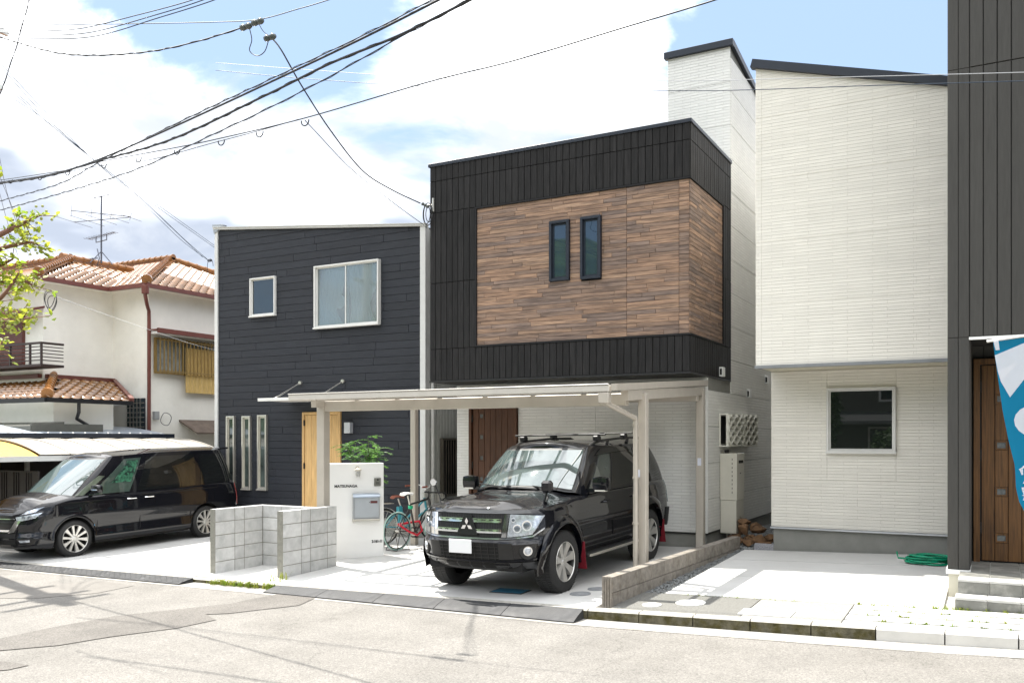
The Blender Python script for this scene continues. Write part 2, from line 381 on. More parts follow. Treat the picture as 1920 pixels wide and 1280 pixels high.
# ------------------------------------------------------------------ ground, road, driveways
def sheet(name, xs, yfun, z, mat, ny=6, parent=None):
    m = MB(); nx = len(xs)
    m.grid(lambda i, j: (xs[i], yfun(xs[i], j/(ny-1)), z(xs[i], yfun(xs[i], j/(ny-1)))), nx, ny)
    return m.build(name, mat, parent, smooth=True)
frange = lambda a, b, n: [a+(b-a)*i/(n-1) for i in range(n)]
m_ground = M('dry_earth', (.16, .145, .115), .95, var=.3, vs=.4, bump=.4, bs=20)
g = MB(); g.box((-400, -400, -1.6), (400, 700, -.75)); tag(g.build('ground', m_ground), kind='structure')
m_asph = M('worn_asphalt', (.186, .177, .162), .93, var=.12, vs=1.3, bump=.75, bs=150, col2=(.156, .148, .134), c2=(.5, .72), c2s=.8)
def asphalt_detail(m, amt=.55):
    nt = m.node_tree; N = nt.nodes; L = nt.links; b = N['Principled BSDF']; src = b.inputs['Base Color'].links[0].from_socket
    tc = N.new('ShaderNodeTexCoord'); v = N.new('ShaderNodeTexVoronoi'); v.inputs['Scale'].default_value = 95; L.new(tc.outputs['Object'], v.inputs['Vector'])
    n = N.new('ShaderNodeTexNoise'); n.inputs['Scale'].default_value = 38; n.inputs['Detail'].default_value = 8; n.inputs['Roughness'].default_value = .8; L.new(tc.outputs['Object'], n.inputs['Vector'])
    sp = N.new('ShaderNodeSeparateColor'); L.new(v.outputs['Color'], sp.inputs[0])
    a = N.new('ShaderNodeMapRange'); L.new(sp.outputs[0], a.inputs[0]); a.inputs[3].default_value = 1-amt*.5; a.inputs[4].default_value = 1+amt*.5
    c = N.new('ShaderNodeMapRange'); L.new(n.outputs['Fac'], c.inputs[0]); c.inputs[1].default_value = .35; c.inputs[2].default_value = .65; c.inputs[3].default_value = 1-amt*.4; c.inputs[4].default_value = 1+amt*.3
    mm = N.new('ShaderNodeMath'); mm.operation = 'MULTIPLY'; L.new(a.outputs[0], mm.inputs[0]); L.new(c.outputs[0], mm.inputs[1])
    # a few meandering cracks
    v2 = N.new('ShaderNodeTexVoronoi'); v2.feature = 'DISTANCE_TO_EDGE'; v2.inputs['Scale'].default_value = .24
    ns = N.new('ShaderNodeTexNoise'); ns.inputs['Scale'].default_value = 1.2; ns.inputs['Detail'].default_value = 8; L.new(tc.outputs['Object'], ns.inputs['Vector'])
    ad = N.new('ShaderNodeVectorMath'); ad.operation = 'MULTIPLY_ADD'; L.new(ns.outputs['Color'], ad.inputs[0]); ad.inputs[1].default_value = (1.3, 1.3, 0); L.new(tc.outputs['Object'], ad.inputs[2]); L.new(ad.outputs[0], v2.inputs['Vector'])
    cr = N.new('ShaderNodeMapRange'); L.new(v2.outputs[0], cr.inputs[0]); cr.inputs[2].default_value = .0022; cr.inputs[3].default_value = .78; cr.inputs[4].default_value = 1
    m2 = N.new('ShaderNodeMath'); m2.operation = 'MULTIPLY'; L.new(mm.outputs[0], m2.inputs[0]); L.new(cr.outputs[0], m2.inputs[1])
    vm = N.new('ShaderNodeVectorMath'); vm.operation = 'SCALE'; L.new(src, vm.inputs[0]); L.new(m2.outputs[0], vm.inputs['Scale']); L.new(vm.outputs[0], b.inputs['Base Color'])
asphalt_detail(m_asph)
xs = frange(-60, 40, 101)
tag(sheet('road', xs, lambda x, t: -3.2+t*(yk(x)+3.3), lambda x, y: zr(x)-.0, m_asph, 14), kind='structure')
# darker repair strip running across the road, two more darkened areas on the left, gutter strip along the kerb
m_patch = M('asphalt_patch', (.138, .129, .117), .95, var=.15, vs=1.5, bump=.8, bs=140); asphalt_detail(m_patch)
m_gut = M('gutter_concrete', (.29, .28, .26), .9, var=.14, vs=2.5, bump=.4, bs=90, col2=(.27, .25, .215), c2=(.5, .7), c2s=2); asphalt_detail(m_gut, .3)
def groundpx(px, py, dz=0):
    """point of the road under a pixel, by iteration on the road's slope"""
    z = 0
    for _ in range(6):
        t = (px-960)/1656; d = (2.03-z)*1656/(py-822); X = d*(C_*t-S_); Y = d*(S_*t+C_); z = zr(X)
    return X, Y
def patch(name, px, mat, dz):
    P = [groundpx(*p) for p in px]; Q = []
    for i in range(len(P)):
        a, b = P[i], P[(i+1) % len(P)]; n = max(1, int(math.dist(a, b)/.3))
        for k in range(n):
            t = k/n; j = random.uniform(-.02, .02) if k else 0; Q.append((a[0]+(b[0]-a[0])*t+j, a[1]+(b[1]-a[1])*t+j))
    bm = bmesh.new(); vs = [bm.verts.new((x, y, 0)) for x, y in Q]; f = bm.faces.new(vs); bmesh.ops.triangulate(bm, faces=[f])
    for v in bm.verts: v.co.z = zr(v.co.x)+dz
    bmesh.ops.subdivide_edges(bm, edges=[e for e in bm.edges if e.calc_length() > 1.2], cuts=2)
    for v in bm.verts: v.co.z = zr(v.co.x)+dz
    m = MB(); m.bm(bm); return tag(m.build(name, mat), kind='structure')
patch('road_patch', [(-60, 1210), (120, 1172), (215, 1155), (430, 1132), (530, 1112), (610, 1113), (560, 1135), (430, 1150), (385, 1152), (405, 1162), (330, 1178), (200, 1195), (110, 1210), (-60, 1225)], m_patch, .007)
patch('road_patch', [(-60, 1238), (10, 1240), (55, 1247), (15, 1256), (-60, 1262)], m_patch, .007)  # darker area at the lower left of the road
patch('road_patch', [(-60, 1098), (60, 1100), (180, 1088), (250, 1098), (180, 1112), (60, 1122), (-60, 1120)], M('faint_dark_asphalt', (.172, .162, .147), .95, var=.12, vs=2, bump=.7, bs=140), .005)  # faint, slightly darker area towards the left kerb
tag(sheet('gutter_strip', frange(-30, 8, 60), lambda x, t: yk(x)-.36+t*.36, lambda x, y: zr(x)+.004, m_gut, 3), kind='structure')
# driveways: slabs separated by recessed joints
sub = tag(sheet('driveway_bed', frange(-30, 8, 40), lambda x, t: yk(x)+.1+t*9, lambda x, y: zd(x, y)-.035, M('joint_mortar', (.34, .33, .30), .95, var=.3, vs=12), 12), kind='structure')
dr = thing('driveway', (-6, 11, 0), None, None); tag(dr, kind='structure')
m_conc2 = M('driveway_concrete', (.55, .547, .53), .88, var=.06, vs=2.2, bump=.25, bs=120, col2=(.46, .455, .44), c2=(.48, .66), c2s=1.1)
def slab(x0, y0, x1, y1, mat=m_conc2, name='slab', parent=dr, gap=.010, dz=0, clipy=True):
    m = MB(); g = gap/2; nx, ny = max(2, int((x1-x0)/.6)+1), max(2, int((y1-y0)/.6)+1)
    def P(i, j):
        x = x0+g+(x1-x0-2*g)*i/(nx-1)
        ya = max(y0, yk(x)+.12) if clipy else y0
        y = ya+g+(y1-ya-2*g)*j/(ny-1); return (x, y, zd(x, y)+dz)
    m.grid(P, nx, ny, thick=(0, 0, -.06)); return m.build(name, mat, parent)
# left neighbour's and navy house's drive
for (a, b) in ((-19, -16.2), (-16.2, -13.4), (-13.4, -10.45)):
    slab(a, 9.0, b, 11.6); slab(a, 11.6, b, 14.15)
slab(-10.45, 9.0, -9.06, 11.6); slab(-10.45, 11.6, -9.06, 14.15)
slab(-9.06, 9.0, -6.5, 10.6); slab(-6.5, 9.0, -3.97, 10.6)
slab(-9.06, 10.6, -6.5, 14.22); slab(-6.5, 10.6, -3.97, 14.22)
slab(-9.65, 14.15, -8.96, 18)
# right house's drive and the paved strip in front of it
slab(-3.5, 10.28, -.46, 11.7, gap=.014)
slab(-3.5, 11.7, -.46, 13.1, gap=.02)
slab(-3.5, 13.1, -.46, 14.15, gap=.03)
m_agg = M('exposed_aggregate', (.155, .153, .14), .95, var=.3, vs=60, bump=.9, bs=110)
m_agg2 = M('exposed_aggregate_pale', (.26, .253, .23), .95, var=.25, vs=55, bump=.7, bs=110)
slab(-3.79, 9.0, -2.337, 10.26, m_agg, 'aggregate_slab'); slab(-2.335, 9.0, -1.335, 10.26, m_agg2, 'aggregate_slab')
for k in range(4): slab(-1.33, 9.22+k*.27, 2.5, 9.22+(k+1)*.27-.045, m_conc2, 'paving_strip')
# kerb: cast stones with a mossy, weathered face; newer pale kerb at the right end
m_kerb = M('mossy_kerb', (.105, .095, .062), .95, var=.35, vs=14, bump=1.0, bs=60, col2=(.055, .047, .013), c2=(.42, .62), c2s=9)
m_kerbtop = M('kerb_top', (.36, .345, .31), .93, var=.2, vs=20, bump=.6, bs=90)
m_kerbnew = M('new_kerb', (.52, .51, .48), .85, var=.08, vs=5, bump=.15, bs=100)
kb = thing('kerb', (-4, 9.15, 0), None, None); tag(kb, kind='structure')
x = -20.2
while x < 7.6:
    x2 = x+.6; new = x2 > -.6; m = MB(); g = .006
    A = [(x+g, yk(x)), (x2-g, yk(x2)), (x2-g, yk(x2)+.13), (x+g, yk(x)+.13)]
    zt = [zd(p[0], 9.2)+.002 for p in A]; bev = .02
    bot = [(p[0], p[1], zr(p[0])-.05) for p in A]
    mid = [(p[0], p[1], zt[i]-bev) for i, p in enumerate(A)]
    top = [(p[0], p[1]+(bev if i < 2 else 0), zt[i]) for i, p in enumerate(A)]
    m.add(bot+mid+top, [(i, (i+1) % 4, 4+(i+1) % 4, 4+i) for i in range(4)], 0)
    m.add(mid+top, [(i, (i+1) % 4, 4+(i+1) % 4, 4+i) for i in range(4)]+[(4, 5, 6, 7)], 1)
    m.build('kerb_stone', [m_kerbnew if new else m_kerb, m_kerbnew if new else m_kerbtop], kb); x = x2
# rubber kerb ramps, one thing each
m_ramp = M('ramp_rubber', (.035, .036, .038), .5, var=.25, vs=5, bump=.3, bs=60, dirt=.3)
def ramp(x0, x1, label, group, endr=False):
    t = thing('kerb_ramp', ((x0+x1)/2, yk(x0)-.15, zr((x0+x1)/2)), label, 'kerb ramp', group)
    m = MB(); w = .27
    def pr(x, u): return (x, yk(x)-.005-w*(1-u), zr(x)+.018+(zd(x, 9.2)-zr(x)-.015)*(u**.85))
    n = 5; m.grid(lambda i, j: pr(x0+.004+(x1-x0-.008)*i/3, j/(n-1)), 4, n, thick=(0, 0, -.012))
    for xx in (x0+.004, x1-.004):   # end walls of the wedge
        P = [pr(xx, j/(n-1)) for j in range(n)]
        m.add(P+[(p[0], p[1], zr(xx)+.004) for p in P], [(j, j+1, n+j+1, n+j) for j in range(n-1)])
    P = [pr(x0, 0), pr(x1, 0)]; m.add(P+[(p[0], p[1], zr(p[0])) for p in P], [(0, 1, 3, 2)])
    m.build('wedge', m_ramp, t)
    q = MB()                        # raised brick-pattern treads, too small to pick apart
    for r in range(5):
        for k in range(7):
            a = x0+.03+(x1-x0-.06)*(k+(.5 if r % 2 else 0))/7; b = min(a+.095, x1-.02)
            if b-a < .03: continue
            u0, u1 = .08+r*.18, .2+r*.18
            vs = [pr(a, u0), pr(b, u0), pr(b, u1), pr(a, u1)]; q.prism([(v[0], v[1], v[2]+.001) for v in vs], (0, 0, .003), back=False)
    if not endr: tag(q.build('tread_pattern', m_ramp, t), kind='stuff')
side = ['outermost on the left, half in shade beside the black van', 'second from the left beside the black van', 'third from the left, in front of the pale drive', 'fourth from the left, by the small blue lid', 'fifth from the left, near the block enclosure', 'last before the mossy kerb left of the block enclosure']
for k in range(6): ramp(-16.04+k*.94, -15.1+k*.94, 'grey ribbed rubber kerb ramp, '+side[k], 'kerb ramps before the left drive')
side = ['first, beside the weeds at the block enclosure', 'second, in front of the white name wall', 'third, left of the big black car', 'fourth, below the number plate of the big black car', 'last, its end face open beside the low ribbed wall']
for k in range(5): ramp(-8.72+k*.935, -7.785+k*.935, 'black rubber kerb ramp, '+side[k], 'kerb ramps before the carport', endr=True)
# lids set into the drives and the road edge
m_bluelid = M('blue_lid', (.02, .16, .27), .5, var=.2, vs=20, bump=.3); m_bluepale = M('pale_blue_lid', (.30, .44, .48), .7, var=.15, vs=20)
def lid(px, py, w, l, mat, label, rim=True):
    z = .1
    for _ in range(5):
        t = (px-960)/1656; d = (2.03-z)*1656/(py-822); X = d*(C_*t-S_); Y = d*(S_*t+C_); z = zd(X, Y)
    t = thing('meter_lid', (X, Y, z), label, 'meter lid'); m = MB()
    sl = (zd(X+w/2, Y)-zd(X-w/2, Y))/w
    m.box((X-w/2, Y-l/2, z+.001), (X+w/2, Y+l/2, z+.012))
    for i, v in enumerate(m.v): m.v[i] = (v[0], v[1], v[2]+(v[0]-X)*sl+(v[1]-Y)*.027)
    m.build('cover', mat, t); m = MB(); e = .02
    for a, b in (((X-w/2-e, Y-l/2-e), (X+w/2+e, Y-l/2)), ((X-w/2-e, Y+l/2), (X+w/2+e, Y+l/2+e)), ((X-w/2-e, Y-l/2), (X-w/2, Y+l/2)), ((X+w/2, Y-l/2), (X+w/2+e, Y+l/2))):
        m.box((*a, z), (*b, z+.009))
    for i, v in enumerate(m.v): m.v[i] = (v[0], v[1], v[2]+(v[0]-X)*sl+(v[1]-Y)*.027)
    m.build('rim', m_black if mat is m_bluelid else m_conc, t)
lid(957, 1108, .42, .24, m_bluelid, 'deep blue rectangular meter lid in the drive under the big black car')
lid(352, 1066, .40, .24, m_bluepale, 'pale blue rectangular meter lid in the bright drive left of the block enclosure')
lid(1437, 1149, .5, .26, m_bluepale, 'faded pale blue meter lid in the speckled paving right of the low ribbed wall')
def disc(px, py, r, mat, label, cat='manhole cover'):
    z = .15
    for _ in range(5):
        t = (px-960)/1656; d = (2.03-z)*1656/(py-822); X = d*(C_*t-S_); Y = d*(S_*t+C_); z = zd(X, Y)
    m = MB(); m.lathe([(0, .012), (r*.8, .012), (r*.82, .007), (r*.86, .007), (r*.88, .012), (r, .010), (r, -.01)], (X, Y, z), n=28)
    for i, v in enumerate(m.v): m.v[i] = (v[0], v[1], v[2]+(v[0]-X)*.027+(v[1]-Y)*.027)
    o = m.build('manhole_cover', mat); tag(o, label, cat)
m_lidgrey = M('grey_lid', (.23, .24, .25), .8, var=.2, vs=15); m_lidwhite = M('chalky_lid', (.62, .62, .60), .85, var=.06)
disc(1088, 1113, .13, m_lidgrey, 'round grey drain cover in the concrete left of the low wall, the nearer one')
disc(1118, 1104, .11, m_lidgrey, 'round grey drain cover close to the low wall, the farther one')
disc(1295, 1130, .17, m_lidwhite, 'round chalky white drain cover in the speckled paving, the larger one')
disc(1222, 1134, .11, m_lidwhite, 'round chalky white drain cover beside the low ribbed wall end, the smaller one')
# gravel strip along the low wall and in the passage between the two houses
m_grav = M('grey_gravel', (.21, .22, .22), .9, var=.4, vs=30, rnd=.3)
def gravel(name, region, n, smin, smax):
    m = MB(); x0, y0, x1, y1 = region
    for _ in range(n):
        x, y = random.uniform(x0, x1), random.uniform(y0, y1); s = random.uniform(smin, smax); z = zd(x, y)-.025+random.uniform(0, .02)
        a = random.uniform(0, 6); c, d = math.cos(a), math.sin(a)
        P = [(1, 0, 0), (.2, .8, .1), (-.9, .3, 0), (-.5, -.8, 0), (.5, -.7, .1), (.1, .1, .7), (0, 0, -.6)]
        Q = [(x+s*(p[0]*c-p[1]*d), y+s*(p[0]*d+p[1]*c), z+s*p[2]*.8) for p in P]
        m.add(Q, [(0, 1, 5), (1, 2, 5), (2, 3, 5), (3, 4, 5), (4, 0, 5), (1, 0, 6), (2, 1, 6), (3, 2, 6), (4, 3, 6), (0, 4, 6)])
    return tag(m.build(name, m_grav), kind='stuff')
gravel('gravel', (-3.8, 9.3, -3.49, 14.6), 2600, .012, .024)
gravel('gravel', (-4.0, 14.3, -3.1, 22), 3600, .02, .042)

# ------------------------------------------------------------------ navy house
H1 = thing('navy_house', (-12.5, 17, 0), 'navy blue boarded house with shed roof and pale wooden front door, behind the van', 'house')
XL, XR, Y1 = -15.263, -9.66, 14.2
zt = lambda x: 6.711+(x-XL)*(6.138-6.711)/(XR-XL)
m_navy = M('navy_board', (.0145, .017, .0235), .55, var=.14, vs=5, stretch=(1, 1, 7), bump=.35, bs=26, rnd=.10, dirt=.2)
m_navycore = M('navy_backing', (.009, .010, .013), .8, var=0)
m = MB(); m.prism([(XL, Y1+.03, -.2), (XR, Y1+.03, -.2), (XR, Y1+.03, zt(XR)-.02), (XL, Y1+.03, zt(XL)-.02)], (0, 8, 0)); wall = m.build('wall', m_navycore, H1)
wins = dict(a=(-14.225, 4.682, -13.496, 5.51), b=(-12.386, 4.315, -10.72, 5.60), s1=(-14.935, .923, -14.689, 2.527), s2=(-14.464, .925, -14.215, 2.522), s3=(-14.003, .93, -13.741, 2.539), d=(-12.745, .18, -11.721, 2.585))
cells = rows(XL+.04, XR-.10, .46, 6.75, .152, 2.2)
panels('board', wall, ('Y', Y1+.028), cells, list(wins.values()), m_navy, .028, .005, keep=[(.1023, 1, 6.711+.1023*XL-.03)])
boxo('foundation', (XL+.02, Y1+.02, -.3), (XR-.02, Y1+.3, .45), m_found, H1)
# corner trims, parapet, gutter hopper, downpipe
m_trim = M('pale_trim', (.60, .60, .585), .4, var=.05)
boxo('corner_trim', (XL-.05, Y1-.03, .3), (XL+.04, Y1+.1, zt(XL)), m_trim, H1, .006)
boxo('corner_trim', (XR-.10, Y1-.03, .3), (XR+.03, Y1+.1, zt(XR)), m_trim, H1, .006)
m = MB(); m.beam((XL-.06, Y1-.01, zt(XL)+.01), (XR+.05, Y1-.01, zt(XR)+.01), .10, .035); m.beam((XL-.06, Y1-.02, zt(XL)+.035), (XR+.05, Y1-.02, zt(XR)+.035), .14, .012); m.build('parapet_cap', m_trim, H1)
m = MB(); m.prism([(XL-.05, Y1-.05, zt(XL)-.1), (XL+.12, Y1-.05, zt(XL)-.02), (XL+.2, Y1-.05, zt(XL)+.08), (XL-.1, Y1-.05, zt(XL)+.1)], (0, .15, 0)); m.build('gutter_end', M('galvanised', (.36, .38, .40), .4, metal=.5), H1)
m = MB(); m.add([(XL, Y1, zt(XL)), (XR, Y1, zt(XR)), (XR, Y1+8, zt(XR)), (XL, Y1+8, zt(XL))], [(0, 1, 2, 3)]); m.build('roof', m_darktrim, H1)
m = MB(); m.tube([(XR+.075, Y1+.16, 6.0), (XR+.075, Y1+.16, .25)], .035, 10)
for z in (5.2, 3.6, 2.2, 1.0): m.cyl((XR+.075, Y1+.16, z), (XR+.075, Y1+.16, z+.03), .045, 10)
m.build('downpipe', m_trim, H1, 40)
m = MB(); m.tube([(XL-.09, Y1+.05, 6.5), (XL-.09, Y1+.05, .25)], .03, 8); m.build('downpipe', m_trim, H1, 40)
# ribbed metal cladding on the flank seen in the gap, with a barred window
m_galv = M('ribbed_galvalume', (.52, .53, .51), .5, metal=.0, var=.06)
m = MB(); y = Y1+.1; prof = []
while y < 20: prof += [(y, .0), (y+.03, .0), (y+.035, .012), (y+.05, .012)]; y += .055
for (a, b), (c, d) in zip(prof, prof[1:]): m.add([(XR+b+.01, a, .3), (XR+d+.01, c, .3), (XR+d+.01, c, 6.1), (XR+b+.01, a, 6.1)], [(0, 1, 2, 3)])
m.build('flank_cladding', m_galv, H1)
w = boxo('window', (XR+.02, 14.72, .9), (XR+.05, 15.5, 2.02), m_void, H1)
m = MB()
for k in range(9): m.box((XR+.07, 14.74+k*.09, .92), (XR+.085, 14.755+k*.09, 2.0))
m.box((XR+.03, 14.70, .88), (XR+.09, 15.5, .92)); m.box((XR+.03, 14.70, 2.0), (XR+.09, 15.5, 2.04)); m.box((XR+.03, 14.69, .88), (XR+.09, 14.73, 2.04)); m.build('bars', M('bronze_bar', (.20, .18, .15), .45, metal=.4), w)

m_glass = M('window_glass', (.02, .03, .035), .03, var=0, ior=1.9)
m_room = M('room_inside', (.09, .085, .075), .8, var=.3, vs=2)
clear = clearmat('clear_pane', (.80, .86, .86), .80)
def window(parent, rect, y, frame, fw=.05, split=None, depth=.05, name='window', glass=None, slide=False, sill=True):
    x0, z0, x1, z1 = rect; f = MB()
    for a, b in (((x0, z0), (x1, z0+fw)), ((x0, z1-fw), (x1, z1)), ((x0, z0+fw), (x0+fw, z1-fw)), ((x1-fw, z0+fw), (x1, z1-fw))):
        f.bbox((a[0], y-depth, a[1]), (b[0], y+.06, b[1]), .005)
    if sill: f.bbox((x0-.01, y-depth-.02, z0-.02), (x1+.01, y+.02, z0+.008), .004)
    o = f.build(name, frame, parent)
    gl = glass or m_glass; iw = fw*.85
    def sash(a, b, yy):
        s = MB(); e = fw*.7
        for p, q in (((a, z0+fw), (b, z0+fw+e)), ((a, z1-fw-e), (b, z1-fw)), ((a, z0+fw+e), (a+e, z1-fw-e)), ((b-e, z0+fw+e), (b, z1-fw-e))):
            s.box((p[0], yy-.012, p[1]), (q[0], yy+.012, q[1]))
        s.build('sash', frame, o); boxo('pane', (a+e, yy-.003, z0+fw+e), (b-e, yy+.003, z1-fw-e), gl, o)
    if slide:
        mid = (x0+x1)/2; sash(x0+fw, mid+.03, y+.03); sash(mid-.03, x1-fw, y+.0)
    else: sash(x0+fw, x1-fw, y+.01)
    return o
def room(parent, rect, y, depth=1.2, mat=None, back=None):
    """open box behind a clear pane, with a back wall"""
    x0, z0, x1, z1 = rect; m = MB(); e = .01; y0 = y+.07
    m.add([(x0-e, y0, z0-e), (x1+e, y0, z0-e), (x1+e, y0, z1+e), (x0-e, y0, z1+e), (x0-e, y0+depth, z0-e), (x1+e, y0+depth, z0-e), (x1+e, y0+depth, z1+e), (x0-e, y0+depth, z1+e)],
          [(0, 1, 5, 4), (1, 2, 6, 5), (2, 3, 7, 6), (3, 0, 4, 7), (4, 5, 6, 7)])
    return m.build('room_lining', mat or m_room, parent)
def curtain(parent, x0, x1, z0, z1, y, mat, amp=.03, folds=9, pinch=None):
    m = MB(); n = folds*8
    def P(i, j):
        u = i/(n-1); v = j/9; x = x0+(x1-x0)*u
        if pinch: x = x+(pinch-x)*.55*math.exp(-((v-.28)/.22)**2)*.6
        return (x, y+amp*math.sin(u*folds*6.283)*(.6+.4*math.sin(3*u+v)), z0+(z1-z0)*v)
    m.grid(P, n, 10); return m.build('curtain', mat, parent, True)
m_curt = M('sheer_curtain', (.72, .74, .70), .9, var=.05)
# the wall body is one solid, so the room's dimness is put into the colour of a sheet before it
for k in ('a', 'b'):
    r = wins[k]; m = MB()
# two upper windows
wa = window(H1, wins['a'], Y1-.01, m_white_alu, .030)
wb = window(H1, wins['b'], Y1-.04, m_white_alu, .032, slide=True, glass=clearmat('pane_with_sheer', (.70, .78, .80), .82))
m = MB(); x0, z0, x1, z1 = wins['b']; m.box((x0+.05, Y1+.028-.0, z0+.05), (x1-.05, Y1+.0295, z1-.05)); m.build('dim_room_sheet', M('dim_room_sheet', (.05, .06, .065), .9, var=.5, vs=1.5), wb)  # flat sheet, coloured dark for the dim interior
curtain(wb, x0+.06, x0+.74, z0+.06, z1-.06, Y1+.010, m_curt, .006, 7, pinch=x0+.1)
curtain(wb, x0+.86, x1-.1, z0+.06, z1-.06, Y1+.010, m_curt, .006, 6, pinch=x0+1.05)
m = MB(); m.lathe([(0, -.006), (.13, -.004), (.145, 0)], (x0+.62, Y1+.0, z0+.52), 'Y', 24, scale=(1, 1)); m.build('lamp_shade', M('paper_lamp', (.8, .8, .78), .7, var=0), wb)
m = MB(); m.cyl((x0+.62, Y1+.016, z0+.62), (x0+.62, Y1+.016, z1-.08), .005, 6); m.build('lamp_cord', m_white, wb)
for k in ('s1', 's2', 's3'): window(H1, wins[k], Y1-.02, m_silver, .038, depth=.04, glass=M('slot_glass', (.05, .065, .06), .04, var=.6, vs=3, ior=1.8))
# front door with frame and hinges, outside lamp, canopy on stays
m_pine = M('pale_timber', (.56, .36, .155), .5, var=.2, vs=3, stretch=(9, 9, .8), rnd=.05)
d = wins['d']; m = MB()
m.bbox((d[0], Y1-.04, d[1]), (d[0]+.06, Y1+.03, d[3])); m.bbox((d[2]-.06, Y1-.04, d[1]), (d[2], Y1+.03, d[3])); m.bbox((d[0]+.06, Y1-.04, d[3]-.06), (d[2]-.06, Y1+.03, d[3])); door = m.build('door', m_pine, H1)
for k in range(5):
    a = d[0]+.065+k*(d[2]-d[0]-.13)/5; boxo('plank', (a+.002, Y1-.02, d[1]+.02), (a+(d[2]-d[0]-.13)/5-.002, Y1+.02, d[3]-.065), m_pine, door, .003)
for z in (.5, 1.4, 2.3): boxo('hinge', (d[0]+.05, Y1-.05, z), (d[0]+.075, Y1-.018, z+.12), m_black, door)
boxo('wall_lamp', (-11.56, Y1-.12, 2.14), (-11.41, Y1-.002, 2.36), M('lamp_grey', (.50, .52, .55), .35, metal=.4), H1, .008)
m = MB(); m.bbox((-13.1, 13.27, 2.80), (-11.1, Y1-.03, 2.835), .004); m.bbox((-13.1, 13.25, 2.785), (-11.1, 13.29, 2.845), .004); can = m.build('canopy', m_white_alu, H1)
for (xa, xb) in ((-12.84, -12.80), (-11.7, -11.66)):
    m = MB(); m.cyl((xa, 13.45, 2.84), (xb, Y1-.02, 3.2), .014, 8); m.cyl((xb, Y1-.05, 3.2), (xb, Y1-.002, 3.2), .04, 10); m.build('stay', m_silver, can)
boxo('porch_step', (-13.2, 13.4, -.1), (-10.9, Y1-.04, .17), m_conc, H1, .01)

# ------------------------------------------------------------------ house with the dark timber box
H2 = thing('timber_box_house', (-6.5, 17, 0), 'white house with projecting black boarded upper box framing a brown wood panel', 'house')
BX0, BX1, BY, BYb, BZ0, BZ1 = -8.95, -4.11, 13.30, 15.70, 3.07, 6.95
m_blk = M('black_board', (.0105, .0098, .0098), .6, spec=.35, var=.85, vs=4, stretch=(16, 16, .7), bump=.5, bs=5, rnd=.28, dirt=.2)
m_blkcore = M('black_backing', (.006, .006, .007), .8, var=0)
m = MB(); m.box((BX0+.02, BY+.045, BZ0), (BX1-.045, BYb, BZ1-.03)); box = m.build('upper_box', m_blkcore, H2)
WX0, WZ0, WZ1, WYb = -7.96, 3.665, 6.055, 15.17
zj1, zj2 = 6.655, 4.82
top = cols(BX0+.01, BX1-.012, .119, [(zj1, BZ1-.02), (WZ1+.03, zj1)])
bot = cols(BX0+.01, BX1-.012, .119, [(BZ0, WZ0-.03)])
panels('board', box, ('Y', BY+.045), top, [], m_blk, .045, .008)
panels('board', box, ('Y', BY+.045), bot, [], m_blk, .045, .008)
panels('board', box, ('Y', BY+.045), cols(BX0+.01, WX0-.03, .119, [(WZ0-.03, zj2), (zj2, WZ1+.03)]), [], m_blk, .045, .008)
panels('board', box, ('X', BX1-.045), cols(BY+.012, BYb, .119, [(zj1, BZ1-.02), (WZ1+.03, zj1), (BZ0, WZ0-.03)]), [], m_blk, .045, .008)
panels('board', box, ('X', BX1-.045), cols(WYb+.03, BYb, .119, [(WZ0-.03, zj2), (zj2, WZ1+.03)]), [], m_blk, .045, .008)
# edge bead round the wood field
m = MB()
for z in (WZ0-.03, WZ1): m.box((WX0-.03, BY-.012, z), (BX1-.001, BY+.05, z+.03)); m.box((BX1-.05, BY-.01, z), (BX1+.012, WYb, z+.03))
m.box((WX0-.03, BY-.011, WZ0), (WX0, BY+.05, WZ1)); m.box((BX1-.05, WYb, WZ0-.03), (BX1+.0115, WYb+.03, WZ1+.03)); m.build('frame_bead', m_blkcore, box)
def woodmat(name, st):
    m = M(name, (.235, .163, .122), .6, var=.26, vs=3.2, stretch=st, rnd=.12, col2=(.135, .095, .075), c2=(.46, .58), c2s=2.2, bump=.25, bs=8, dirt=.15)
    nt = m.node_tree; N = nt.nodes; L = nt.links; b = N['Principled BSDF']; src = b.inputs['Base Color'].links[0].from_socket
    oi = N.new('ShaderNodeObjectInfo'); w = N.new('ShaderNodeTexWhiteNoise'); w.noise_dimensions = '1D'; L.new(oi.outputs['Random'], w.inputs['W'])
    cr = N.new('ShaderNodeValToRGB'); L.new(w.outputs['Value'], cr.inputs[0]); e = cr.color_ramp.elements
    e[0].color = (.86, .89, .96, 1); e[0].position = 0; e[1].color = (1.42, 1.34, 1.20, 1); e[1].position = 1
    k = e.new(.45); k.color = (1.0, .96, .92, 1); k = e.new(.75); k.color = (1.25, 1.12, .98, 1)
    mx = N.new('ShaderNodeMix'); mx.data_type = 'RGBA'; mx.blend_type = 'MULTIPLY'; mx.inputs[0].default_value = 1; L.new(src, mx.inputs[6]); L.new(cr.outputs[0], mx.inputs[7])
    L.new(mx.outputs[2], b.inputs['Base Color']); return m
m_wood = woodmat('brown_plank', (1.0, 1.0, 16))
wh = [(-6.53, 4.654, -6.165, 5.66), (-5.963, 4.64, -5.60, 5.664)]
panels('plank', box, ('Y', BY+.045), rows(WX0, -5.1665, WZ0, WZ1, .0683, .85), wh, m_wood, .028, .003, uneven=.003)
panels('plank', box, ('Y', BY+.045), rows(-5.165, -4.30, WZ0, WZ1, .0683, .7), wh, m_wood, .028, .003, uneven=.003)
panels('plank', box, ('Y', BY+.045), rows(-4.2985, BX1-.03, WZ0, WZ1, .0683, 1, False), wh, m_wood, .029, .004, uneven=.003)
